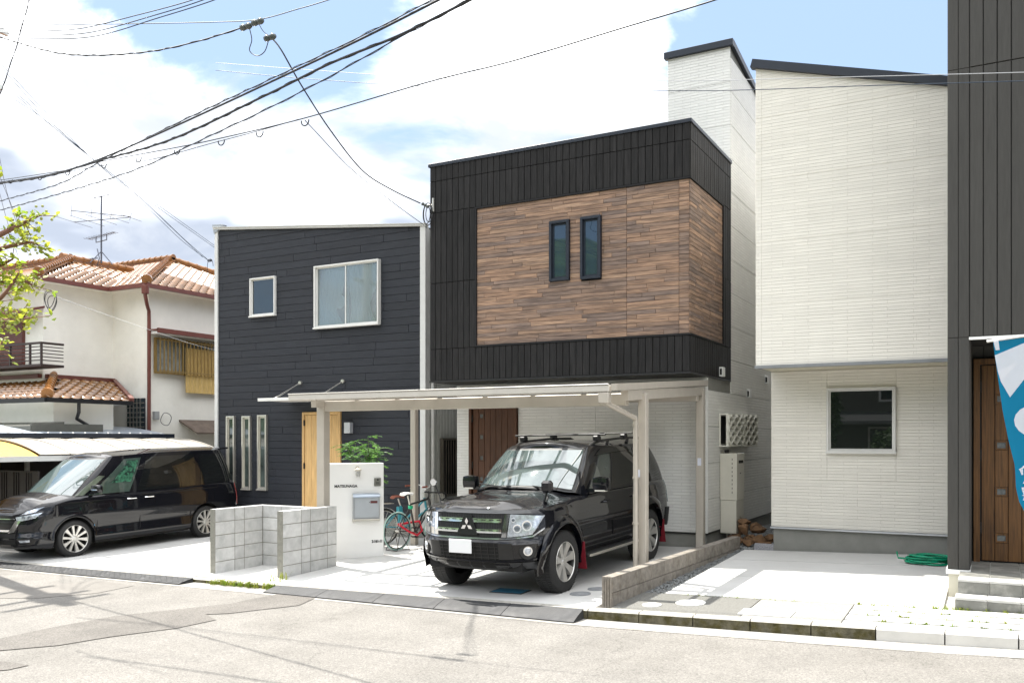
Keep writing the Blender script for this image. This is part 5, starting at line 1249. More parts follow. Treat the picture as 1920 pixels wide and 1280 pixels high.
        for s in D:
            L = c.W(s, c.zt(s)); 
            for j in range(nc+1):
                q = j/nc*2-1; cr_ = c.crown*(1-q*q)*min(1, s/2.0+.0) if not c.hoodfn else c.hoodfn(s, q, L)
                vs.append(Vector((L.x+(c.nose(s, q) if c.nose else 0), -L.y*q*-1 if False else L.y*q, L.z+cr_)))
        m.add(vs, [(i*(nc+1)+j, i*(nc+1)+j+1, (i+1)*(nc+1)+j+1, (i+1)*(nc+1)+j) for i in range(len(D)-1) for j in range(nc)])
        m.build('body', m_paint, par, 38, world=False)
        # greenhouse
        m = MB(); Ng = len(c.gb)-1; GS = [i*.1 for i in range(-Ng*10, Ng*10+1)]; nv = 10
        vs = [c.G(s, j/(nv-1)) for s in GS for j in range(nv)]
        m.add(vs, [(i*nv+j, (i+1)*nv+j, (i+1)*nv+j+1, i*nv+j+1) for i in range(len(GS)-1) for j in range(nv-1)])
        GP = [s for s in GS if s >= 0]; vs = []; nc = 20
        for s in GP:
            L = c.G(s, 1); f = min(1, s/1.6, (Ng-s)/1.6)
            for j in range(nc+1):
                q = j/nc*2-1; edge = 1-abs(q)**2.6; vs.append(Vector((L.x, L.y*q, L.z+c.roofh*edge*math.sin(f*math.pi/2)**.8)))
        m.add(vs, [(i*(nc+1)+j, i*(nc+1)+j+1, (i+1)*(nc+1)+j+1, (i+1)*(nc+1)+j) for i in range(len(GP)-1) for j in range(nc)])
        m.build('cabin', m_paint, par, 42, world=False)
        # underbody and wheel housings
        m = MB(); m.box((c.ax[1]-c.ra-.35, -.68, c.under), (c.ax[0]+c.ra+.2, .68, c.under+.35)); m.box((c.ax[1]+c.ra+.04, -c.hw+.06, c.under), (c.ax[0]-c.ra-.04, c.hw-.06, c.under+.3))
        for a in c.ax:
            for s in (1, -1):
                m.add([(a+c.ra*1.02*math.cos(t*math.pi/12), s*y, c.zc+c.ra*1.02*math.sin(t*math.pi/12)) for t in range(13) for y in (c.hw-.05, .55)], [(2*t, 2*t+1, 2*t+3, 2*t+2) for t in range(12)])
                m.add([(a, s*.55, c.zc-.1)]+[(a+c.ra*1.02*math.cos(t*math.pi/12), s*.55, c.zc+c.ra*1.02*math.sin(t*math.pi/12)) for t in range(13)], [(0, t+1, t+2) for t in range(12)])
        m.build('underbody', m_chassis, par, world=False)
def wheel(par, x, y, r, rim, w, side, kind):
    """side +1: outer face towards +y"""
    t = bpy.data.objects.new('wheel', None)
    m = MB(); s = side; W2 = w/2
    prof = [(rim*.98, -W2*.86), (rim*1.02, -W2*.98), (r*.86, -W2), (r*.955, -W2*.86), (r*.99, -W2*.72), (r, -W2*.3), (r, W2*.3), (r*.99, W2*.72), (r*.955, W2*.86), (r*.86, W2), (rim*1.08, W2*.99), (rim*1.01, W2*.94), (rim*.98, W2*.86)]
    m.lathe([(a, h*s) for a, h in prof], (x, y, r), 'Y', 56); base = len(m.v)
    # tread blocks
    for k in range(64):
        a = 2*math.pi*k/64
        for (h0, h1, da) in ((-.82, -.30, 0), (.30, .82, .5), (-.26, .26, .25)):
            a0 = a+da*2*math.pi/64; a1 = a0+2*math.pi/64*.74; rr = r*.992; ro = r+.004
            P = [(x+q*math.cos(t), y+h*W2, r+q*math.sin(t)) for q in (rr, ro) for (t, h) in ((a0, h0), (a1, h0), (a1, h1), (a0, h1))]
            m.add(P, [(4, 5, 6, 7), (0, 1, 5, 4), (1, 2, 6, 5), (2, 3, 7, 6), (3, 0, 4, 7)])
    wh = m.build('wheel', m_rubber, par, 35, world=False)
    m = MB(); m.lathe([(rim*1.0, W2*.92*s), (rim*.985, W2*.97*s), (rim*.95, W2*.9*s), (rim*.92, W2*.55*s), (rim*.90, -W2*.8*s)], (x, y, r), 'Y', 48); m.mi = [0 if i < 96 else 1 for i in range(len(m.f))]; m.build('rim', [m_rim, m_bplast], wh, 40, world=False)  # barrel coloured dark for the shade behind the spokes
    m = MB(); m.lathe([(rim*.93, W2*.05*s), (.0, W2*.05*s)], (x, y, r), 'Y', 40); m.lathe([(rim*.62, W2*.18*s), (rim*.62, W2*.1*s)], (x, y, r), 'Y', 30); m.build('brake_disc', m_chassis, wh, world=False)
    m = MB(); yo = y+s*W2*.72
    m.lathe([(0, W2*.80*s), (rim*.13, W2*.80*s), (rim*.17, W2*.74*s), (rim*.26, W2*.68*s), (rim*.28, W2*.5*s)], (x, y, r), 'Y', 24)
    n = 7 if kind == 'suv' else 10
    for k in range(n):
        a = 2*math.pi*(k+.25)/n; c, q = math.cos(a), math.sin(a); e = (-q, c)
        if kind == 'suv': st = [(rim*.16, .030, .70), (rim*.5, .034, .78), (rim*.78, .048, .84), (rim*.96, .058, .88)]
        else: st = [(rim*.16, .018, .70), (rim*.45, .016, .76), (rim*.75, .025 if k % 2 else .019, .82), (rim*.97, .036 if k % 2 else .024, .9)]
        vs = []
        for (d, hw, hh) in st:
            for u in (-1, 1): vs.append((x+c*d+e[0]*hw*u, y+s*W2*hh, r+q*d+e[1]*hw*u))
            for u in (-1, 1): vs.append((x+c*d+e[0]*hw*u*1.15, y+s*W2*(hh-.32), r+q*d+e[1]*hw*u*1.15))
        fs = []
        for i in range(3):
            b = i*4; fs += [(b, b+1, b+5, b+4), (b, b+4, b+6, b+2), (b+1, b+3, b+7, b+5)]
        m.add(vs, fs)
    m.build('spokes', m_rim, wh, 30, world=False)
    m = MB()
    for k in range(5): a = 2*math.pi*k/5; m.cyl((x+rim*.36*math.cos(a), y+s*W2*.55, r+rim*.36*math.sin(a)), (x+rim*.36*math.cos(a), y+s*W2*.70, r+rim*.36*math.sin(a)), .010, 6)
    tag(m.build('wheel_nuts', m_chrome, wh, world=False), kind='stuff')
    return wh
def L_(m, name, mat, par, sm=30): return m.build(name, mat, par, sm, world=False)
def car_root(name, x, y, z, label, cat): return thing(name, (x, y, z), label, cat, rz=R(-90), rx=0)

# ---- big black off-roader
suv = Car(
    ring=[(2.235, 0), (2.20, .46), (2.06, .755), (1.83, .895), (1.39, .925), (.95, .905), (0, .905), (-.95, .905), (-1.39, .925), (-2.0, .895), (-2.33, .79), (-2.43, .42), (-2.45, 0)],
    top=[(0, 1.075), (1.5, 1.075), (3, 1.095), (4, 1.125), (5, 1.155), (6, 1.19), (8, 1.20), (12, 1.20)],
    bot=[(0, .37), (2.3, .37), (3.1, .34), (3.6, .42), (5, .44), (7, .44), (8.4, .44), (9.2, .42), (12, .46)],
    pf=[(.33, .17), (.44, .06), (.50, .035), (.56, .028), (.70, .0), (.715, .035), (.80, .045), (1.04, .075), (1.075, .085)],
    ps=[(.34, .07), (.50, .03), (.62, .012), (.80, .012), (.84, .0), (1.0, .01), (1.12, .03), (1.2, .06)],
    pr=[(.34, .12), (.5, .03), (.8, .0), (1.0, .02), (1.2, .06)],
    ax=(1.39, -1.39), ra=.475, zc=.40, under=.34, hw=.90, crown=.08, nose=None, bulge=.03, roofh=.085,
    gb=[(1.03, 0), (.99, .44), (.84, .72), (.66, .835), (.0, .855), (-.95, .855), (-1.95, .83), (-2.28, .74), (-2.40, .4), (-2.42, 0)],
    gt=[(.33, 0), (.30, .40), (.19, .60), (.06, .655), (-.4, .675), (-1.1, .675), (-1.85, .655), (-2.02, .57), (-2.10, .35), (-2.12, 0)],
    gbz=[(0, 1.265), (1, 1.25), (2, 1.205), (3, 1.165), (4, 1.175), (9, 1.185)], gtz=[(0, 1.77), (2, 1.77), (3, 1.78), (5, 1.775), (6, 1.76), (9, 1.74)])
def suvhood(s, q, L):
    a = abs(q); k = min(1, max(0, s-.1)/2.2)
    plat = 1-max(0, (a-.50)/.34)**1.6 if a > .50 else 1
    plat = max(0, plat) if a < .84 else 0
    return k*(.055*plat+.035*(1-q*q)+.010*math.exp(-((a-.46)/.05)**2))
suv.hoodfn = suvhood
sx, sy = -5.52, 11.42
slope = .027; SV = thing('black_suv', (sx, sy, zd(sx-.0, sy)+.0), 'large black off-road car with roof bars and blank white number plate under the carport', 'car')
SV.rotation_euler = Matrix(((0, 1, 0), (-1, 0, -.0), (0, 0, 1))).to_euler()
hd = Vector((-.045, -1, -slope)).normalized(); up_ = Vector((0, 0, 1)); lf = up_.cross(hd).normalized(); up_ = hd.cross(lf); lf2 = (lf+Vector((0, 0, .012))).normalized()
up_ = hd.cross(lf2).normalized(); SV.rotation_euler = Matrix((hd, lf2, up_)).transposed().to_euler()
suv.body(SV); W, G = suv.W, suv.G
for (x, s) in ((1.39, 1), (1.39, -1), (-1.39, 1), (-1.39, -1)): wheel(SV, x, s*.785, .388, .25, .265, s, 'suv')
def sym(qs): return [[(-a, b) for a, b in q] for q in qs]
def patches(c, F, qs, name, mat, par, off=.006, skirt=.02, nu=10, nv=5, both=True, sep=True):
    for q in qs+(sym(qs) if both else []):
        L_(c.patch(F, q, nu, nv, off, skirt), name, mat, par)
# windows: dark surround, glass
def glass(c, par, wins, ws):
    for (q, mt) in wins:
        for sg in (1, -1):
            qq = [(sg*a, b) for a, b in q]
            if sg < 0: qq = [qq[1], qq[0], qq[3], qq[2]]
            e = .045; 
            o = L_(c.patch(c.G, qq, 12, 6, .004, .01), 'side_window', mt, par)
    m = c.patch(c.G, ws[0], 32, 10, .004, .02); L_(m, 'windscreen_surround', m_bplast, par)
    m = c.patch(c.G, ws[1], 32, 10, .008, .004); L_(m, 'windscreen', m_wsglass, par)
m_semig = M('side_glass_front', (.05, .06, .055), .02, var=.3, vs=2, ior=1.9)
glass(suv, SV, [([(3.10, .08), (4.02, .06), (4.02, .90), (3.52, .90)], m_semig), ([(4.10, .06), (5.06, .06), (5.02, .90), (4.10, .90)], m_carglass), ([(5.16, .06), (6.15, .12), (6.0, .86), (5.14, .90)], m_carglass)],
      ([(-2.12, .03), (2.12, .03), (2.15, .97), (-2.15, .97)], [(-1.98, .06), (1.98, .06), (2.0, .94), (-2.0, .94)]))
# door gaps, visor, handles, side mouldings
for sg in (1, -1):
    m = MB()
    for s in (5.05, 6.02, 7.0): suv.strip(W, [(sg*s, .46), (sg*s, .8), (sg*s, 1.17)], .008, .0012, .004, mb=m)
    m_gap = M('shut_line', (.002, .002, .002), .6, var=0); L_(m, 'door_gap', m_gap, SV)
    q = [(sg*3.2, .80), (sg*5.05, .86), (sg*5.05, .95), (sg*3.5, .93)]; L_(suv.patch(G, q, 14, 2, .022, .018), 'window_visor', m_carglass, SV)
    L_(suv.patch(W, [(sg*5.06, .56), (sg*5.99, .56), (sg*5.99, .76), (sg*5.06, .74)], 10, 4, .014, .016), 'door_moulding', m_paint, SV)
    L_(suv.patch(W, [(sg*6.05, .56), (sg*6.8, .56), (sg*6.8, .77), (sg*6.05, .76)], 10, 4, .014, .016), 'door_moulding', m_paint, SV)
    for s in (5.85, 6.85):
        m = MB(); p = W(sg*s, 1.03, .0); yy = sg
        m.tube([(p.x+.10, p.y+yy*.004, 1.035), (p.x+.07, p.y+yy*.035, 1.035), (p.x-.07, p.y+yy*.035, 1.035), (p.x-.10, p.y+yy*.004, 1.035)], .014, 8); m.lathe([(0, .004), (.05, .003), (.055, 0)], (p.x, p.y, 1.03), 'Y', 16, scale=(1, .7)); L_(m, 'door_handle', m_paint, SV)
    # mirror on the door
    p = G(sg*3.25, .05); m = MB()
    bm = bmesh.new(); bmesh.ops.create_cube(bm, size=1); bmesh.ops.subdivide_edges(bm, edges=bm.edges[:], cuts=2, use_grid_fill=True)
    for v in bm.verts:
        c_ = v.co*2; l = max(abs(c_.x), abs(c_.y), abs(c_.z)); v.co = (c_.normalized()*.55+c_*.45)*.5
        v.co = Vector((v.co.x*.15, v.co.y*.25, v.co.z*.20)); v.co += Vector((p.x+.06, sg*(abs(p.y)+.19), 1.30))
    m.bm(bm); m.beam((p.x+.06, sg*(abs(p.y)-.01), 1.21), (p.x+.06, sg*(abs(p.y)+.14), 1.22), .07, .05); L_(m, 'wing_mirror', m_paint, SV, 60); mir = bpy.data.objects[[o.name for o in SV.children if o.name.startswith('wing_mirror')][-1]]
    L_((lambda q_: (q_.box((p.x+.02, sg*(abs(p.y)+.12) if sg > 0 else sg*(abs(p.y)+.26), 1.205), (p.x+.125, sg*(abs(p.y)+.26) if sg > 0 else sg*(abs(p.y)+.12), 1.225)), q_)[1])(MB()), 'indicator', M('indicator_lens', (.6, .58, .52), .2, var=0), mir)
    # wide arch flares, front and rear
    for a in suv.ax:
        m = MB(); n = 22; vs = []
        for k in range(n+1):
            th = math.pi*(-.06+1.12*k/n); cx_, sz = math.cos(th), math.sin(th); 
            for (rr, of) in ((.472, -.05), (.470, .030), (.495, .034), (.560, .020), (.585, -.004)):
                x = a+rr*cx_; z = suv.zc+rr*sz; s_ = suv.s_of_x(max(min(x, 1.95), -2.2)); q = W(sg*s_, max(z, .4), of); vs.append((x, q.y, z))
        m.add(vs, [(i*5+j, i*5+j+1, (i+1)*5+j+1, (i+1)*5+j) for i in range(n) for j in range(4)]); L_(m, 'arch_flare', m_paint, SV, 60)
    # running board, mud flaps
    m = MB(); m.bbox((-.86, sg*.97 if sg < 0 else .78, .375), (.86, sg*.78 if sg < 0 else .97, .415), .012); L_(m, 'running_board', m_bplast, SV)
    m = MB(); m.bbox((-.84, sg*.985 if sg < 0 else .965, .372), (.84, sg*.965 if sg < 0 else .985, .405), .006); L_(m, 'board_trim', m_silver, SV)
    for a in suv.ax:
        m = MB(); x = a-.47 if a > 0 else a-.46; y0_, y1_ = sg*.74, sg*.94
        m.grid(lambda i, j: (x-.05*(j/4)**2, y0_+(y1_-y0_)*i/3, .58-.36*j/4), 4, 5, thick=(-.012, 0, 0)); L_(m, 'mudflap', m_red, SV)
# front: hood lip, grille, emblem, lamps, bumper
gr = L_(suv.patch(W, [(-1.02, .765), (1.02, .765), (1.10, 1.045), (-1.10, 1.045)], 24, 6, .004, .03), 'front_grille', M('grille_black', (.008, .008, .009), .5, var=0), SV)
m = MB()
for k in range(26): s = -.98+k*.0784; suv.patch(W, [(s, .77), (s+.03, .77), (s+.03, 1.035), (s, 1.035)], 1, 3, .008, .01, mb=m)
tag(L_(m, 'grille_mesh', m_bplast, gr), kind='stuff')
for z in (.960, .835):
    for (a, b) in ((-1.03, -.10), (.10, 1.03)):
        m = MB(); suv.patch(W, [(a, z-.022), (b, z-.022), (b, z+.024), (a, z+.024)], 12, 3, .028, .03, mb=m); L_(m, 'grille_bar', m_chrome, gr)
        m = MB()
        for k in range(4): u = a+(b-a)*(k+.3)/4; suv.patch(W, [(u, z+.004), (u+.13, z+.004), (u+.13, z+.015), (u, z+.015)], 2, 1, .0295, .003, mb=m)
        tag(L_(m, 'bar_slots', m_chassis, gr), kind='stuff')
m = MB(); nn = .0
def FY(y, z, off=.0):
    lo, hi = 0, 2.5
    for _ in range(25):
        mid = (lo+hi)/2
        if suv.plan(suv.ring, mid).y < abs(y): lo = mid
        else: hi = mid
    return W(math.copysign(lo, y) if y else 0, z, off)
P = [FY(y, z, .036) for (y, z) in ((-.155, .785), (.155, .785), (.055, 1.02), (-.055, 1.02))]; m.prism(P, (-.03, 0, 0)); L_(m, 'emblem_plate', M('emblem_black', (.012, .012, .013), .25, var=0), gr)
for (cy, cz, rot) in ((0, .915, 0), (-.036, .848, 120), (.036, .848, -120)):
    m = MB(); w_, h_ = .024, .043; rt = R(rot); D = []
    for (u, v) in ((0, h_), (w_, 0), (0, -h_), (-w_, 0)): D.append((u*math.cos(rt)-v*math.sin(rt), u*math.sin(rt)+v*math.cos(rt)))
    ctr = (0, .875); ay, az = cy, cz
    if rot: ay = math.copysign(.0435, cy); az = .879
    else: ay, az = 0, .950
    P = [Vector((FY(0, .90, .0375).x+.004, ay+u, az+v)) for (u, v) in D]; m.prism(P, (.006, 0, 0)); L_(m, 'diamond', m_chrome, gr)
# chrome cheeks and headlamps
for sg in (1, -1):
    L_(suv.patch(W, [(sg*1.02, .765), (sg*1.19, .765), (sg*1.30, 1.04), (sg*1.13, 1.04)], 4, 6, .020, .03), 'chrome_cheek', m_chrome, SV)
    lampq = [(sg*1.22, .765), (sg*2.25, .795), (sg*2.95, 1.01), (sg*1.33, 1.04)]
    o = L_(suv.patch(W, lampq, 16, 8, .004, .03), 'headlight', m_lamp, SV)
    for (s_, z_, r_) in ((1.60, .868, .055), (2.02, .90, .068), (1.45, .97, .03)):
        m = MB(); p = W(sg*s_, z_, .008); nrm = suv.normal(suv.ring, sg*s_); q = p+nrm*.012
        m.tube([p-nrm*.02, q], [r_, r_*.92], 20); L_(m, 'lamp_ring', m_chrome, o); m = MB(); m.tube([q-nrm*.001, q+nrm*.008], [r_*.72, r_*.45], 18); L_(m, 'lamp_bulb', M('projector_glass', (.05, .07, .09), .03, var=0, ior=1.9), o)
    L_(suv.patch(W, lampq, 16, 8, .024, .022), 'lamp_lens', m_lens, o)
    # fog lamp
    fs = 2.02; p = W(sg*fs, .60, .002); nrm = suv.normal(suv.ring, sg*fs); m = MB(); m.tube([p-nrm*.03, p+nrm*.006], [.115, .10], 24); o = L_(m, 'fog_lamp_well', m_bplast, SV)
    m = MB(); m.tube([p-nrm*.0, p+nrm*.014], [.060, .056], 24); L_(m, 'fog_lamp_ring', m_chrome, o); m = MB(); m.tube([p+nrm*.010, p+nrm*.018], [.046, .035], 20); L_(m, 'fog_lamp_lens', m_lamp, o)
    # black side panels of the lower opening
    L_(suv.patch(W, [(sg*.92, .495), (sg*1.45, .495), (sg*1.38, .695), (sg*.92, .695)], 6, 4, .006, .02), 'bumper_panel', m_bplast, SV)
    L_(suv.patch(W, [(sg*1.4, .375), (sg*2.6, .375), (sg*2.75, .47), (sg*1.25, .455)], 10, 3, .010, .03), 'bumper_corner_trim', M('dark_gunmetal', (.06, .062, .065), .35, metal=.5), SV)
L_(suv.patch(W, [(-.92, .485), (.92, .485), (.92, .70), (-.92, .70)], 20, 4, .005, .02), 'lower_grille', m_chassis, SV); lg = bpy.data.objects['lower_grille']
m = MB()
for z in (.51, .555, .60, .645): suv.patch(W, [(-.9, z), (.9, z), (.9, z+.008), (-.9, z+.008)], 16, 1, .012, .012, mb=m)
for k in range(9): s = -.8+k*.2; suv.patch(W, [(s, .49), (s+.02, .49), (s+.02, .695), (s, .695)], 1, 3, .013, .012, mb=m)
L_(m, 'lower_grille_bars', m_bplast, lg)
m = MB(); suv.strip(W, [(-2.9, .86), (-2.3, .775), (-1.2, .748), (0, .745), (1.2, .748), (2.3, .775), (2.9, .86)], .018, .018, .03, mb=m); L_(m, 'bumper_lip', M('lip_chrome', (.5, .52, .56), .15, metal=.9), SV)
m = MB(); suv.strip(W, [(-2.6, .50), (-1.2, .475), (0, .470), (1.2, .475), (2.6, .50)], .022, .022, .04, mb=m); L_(m, 'bumper_step', m_paint, SV)
m = MB(); suv.patch(W, [(-1.2, .34), (1.2, .34), (1.25, .455), (-1.25, .455)], 16, 3, .002, .04, mb=m); L_(m, 'skid_plate', M('skid_black', (.02, .02, .02), .45, var=.1), SV)
sk = bpy.data.objects['skid_plate']
for k in range(4): m = MB(); s = -.78+k*.4; suv.patch(W, [(s, .375), (s+.34, .375), (s+.34, .44), (s, .44)], 4, 2, .006, .006, mb=m); L_(m, 'skid_slot', m_chassis, sk)
m = MB(); p = FY(-.0, .62, .055); m.bbox((p.x-.006, -.02-.165, .565), (p.x+.006, -.02+.165, .732), .004); o = L_(m, 'number_plate', m_plate, SV)
o.matrix_local = Matrix.Translation((0, -.05, 0)) @ o.matrix_local
m = MB(); suv.patch(W, [(-2.3, 1.045), (2.3, 1.045), (2.2, 1.085), (-2.2, 1.085)], 30, 2, .020, .022, mb=m); L_(m, 'bonnet_protector', m_carglass, SV)
# mirror on a stalk on the left wing and round one on the right wing
m = MB(); b = Vector((1.55, .74, 1.10)); m.tube([b, b+Vector((.06, .01, .06)), b+Vector((.03, .03, .19))], [.030, .02, .018], 8); m.bbox((b.x-.02, b.y-.03, b.z+.16), (b.x+.09, b.y+.11, b.z+.31), .03); L_(m, 'wing_top_mirror', m_paint, SV)
m = MB(); b = Vector((1.75, -.72, 1.09)); m.tube([b, b+Vector((-.05, -.05, .10)), b+Vector((-.02, -.10, .26))], .007, 6); L_(m, 'mirror_stalk', m_bplast, SV); m = MB(); c = b+Vector((-.02, -.11, .29)); m.tube([c-Vector((.02, 0, 0)), c, c+Vector((.03, 0, 0))], [.02, .042, .045], 18); L_(m, 'round_mirror', m_chrome, SV)
m = MB()
for y in (-.35, .30):
    m.tube([(1.10, y+.25, 1.27), (1.0, y, 1.285), (.93, y-.30, 1.305)], .010, 6)
L_(m, 'wiper', m_bplast, SV)
# roof rails and bars
for sg in (1, -1):
    m = MB(); m.tube([(.10, sg*.60, 1.755), (-.12, sg*.60, 1.825), (-.35, sg*.60, 1.85), (-1.1, sg*.60, 1.87), (-1.7, sg*.59, 1.855), (-1.95, sg*.58, 1.79)], [.022, .024, .02, .018, .02, .022], 10)
    for x in (-.6, -1.3): m.tube([(x+.06, sg*.60, 1.79), (x, sg*.60, 1.86)], [.03, .018], 8)
    L_(m, 'roof_rail', m_bplast, SV)
for x in (-.22, -1.15):
    m = MB(); m.bbox((x-.018, -.74, 1.925), (x+.018, .74, 1.947), .004)
    for sg in (1, -1): m.bbox((x-.055, sg*.60-.045, 1.845), (x+.055, sg*.60+.045, 1.925), .015)
    L_(m, 'roof_bar', m_black, SV)
# spare wheel cover and tail lamps
m = MB(); m.lathe([(0, -.20), (.33, -.20), (.37, -.16), (.375, 0)], (-2.44, .08, .96), 'X', 32); L_(m, 'spare_wheel_cover', m_paint, SV)
for sg in (1, -1): L_(suv.patch(W, [(sg*9.6, .82), (sg*10.3, .82), (sg*10.3, 1.17), (sg*9.7, 1.17)], 6, 4, .01, .02), 'tail_light', m_lamp, SV); L_(suv.patch(W, [(sg*9.3, .46), (sg*10.9, .46), (sg*10.9, .72), (sg*9.4, .74)], 10, 4, .035, .05), 'rear_bumper', m_bplast, SV)

# ---- black people carrier on the left
van = Car(
    ring=[(2.40, 0), (2.35, .42), (2.22, .69), (1.97, .815), (1.43, .845), (.95, .85), (0, .855), (-.95, .855), (-1.43, .855), (-2.1, .835), (-2.29, .75), (-2.36, .4), (-2.37, 0)],
    top=[(0, .90), (1.2, .90), (2.2, .93), (3.2, 1.00), (4, 1.06), (5, 1.075), (6, 1.08), (9, 1.12), (12, 1.12)],
    bot=[(0, .22), (2.6, .22), (3.3, .20), (5, .24), (7, .24), (8.6, .22), (10, .24), (12, .26)],
    pf=[(.2, .10), (.28, .02), (.40, .0), (.52, .035), (.62, .03), (.80, .05), (.90, .11), (1.0, .16)],
    ps=[(.2, .06), (.30, .012), (.50, .028), (.60, .012), (.75, .0), (.92, .004), (1.1, .035)],
    pr=[(.2, .08), (.4, .0), (.8, .0), (1.12, .05)],
    ax=(1.43, -1.43), ra=.375, zc=.335, under=.2, hw=.84, crown=.07, nose=None, bulge=.028, roofh=.07,
    gb=[(1.72, 0), (1.66, .44), (1.45, .69), (1.28, .775), (.55, .80), (-.45, .805), (-1.6, .80), (-2.16, .75), (-2.28, .4), (-2.30, 0)],
    gt=[(.80, 0), (.76, .40), (.64, .60), (.50, .655), (.05, .67), (-.65, .675), (-1.65, .665), (-2.02, .60), (-2.13, .35), (-2.15, 0)],
    gbz=[(0, 1.06), (1, 1.055), (2, 1.04), (3, 1.04), (4, 1.045), (9, 1.09)], gtz=[(0, 1.74), (2, 1.745), (3, 1.765), (5, 1.80), (7, 1.79), (9, 1.77)])
van.hoodfn = lambda s, q, L: min(1, s/2.4)*(.12*(1-abs(q)**2.2))
vx, vy = -15.22, 11.66
VN = thing('black_minivan', (vx, vy, zd(vx, vy)+.0), 'glossy black minivan with ten-spoke alloy wheels parked before the navy house', 'car')
hd = Vector((-.06, -1, -slope)).normalized(); lf = Vector((0, 0, 1)).cross(hd).normalized(); lf = (lf+Vector((0, 0, .012))).normalized(); VN.rotation_euler = Matrix((hd, lf, hd.cross(lf).normalized())).transposed().to_euler()
van.body(VN); W, G = van.W, van.G
for (x, s) in ((1.43, 1), (1.43, -1), (-1.43, 1), (-1.43, -1)): wheel(VN, x, s*.745, .322, .245, .20, s, 'van')
glass(van, VN, [([(2.45, .05), (3.05, .05), (3.28, .50), (2.98, .52)], M('quarter_glass', (.10, .12, .09), .02, var=.5, vs=5, ior=1.7)), ([(3.22, .05), (4.25, .05), (4.22, .90), (3.62, .90)], M('patterned_side_glass', (.04, .06, .05), .02, var=.3, vs=4, ior=1.8)), ([(4.42, .05), (5.62, .06), (5.6, .90), (4.40, .90)], m_carglass), ([(5.74, .06), (7.0, .10), (6.75, .88), (5.72, .90)], m_carglass)],
      ([(-2.2, .02), (2.2, .02), (2.2, .98), (-2.2, .98)], [(-2.08, .05), (2.08, .05), (2.08, .95), (-2.08, .95)]))
L_(van.patch(G, [(3.66, .30), (4.18, .30), (4.16, .84), (3.80, .84)], 8, 5, .007, .002), 'sun_shade', M('green_leaf_shade', (.03, .11, .065), .3, var=.7, vs=22, col2=(.008, .02, .016), c2=(.5, .56), c2s=14), VN)
L_(van.patch(G, [(4.60, .12), (5.40, .12), (5.40, .80), (4.60, .80)], 8, 5, .005, .001), 'tinted_interior', M('tinted_interior', (.012, .011, .009), .03, var=.6, vs=2, ior=1.75), VN)
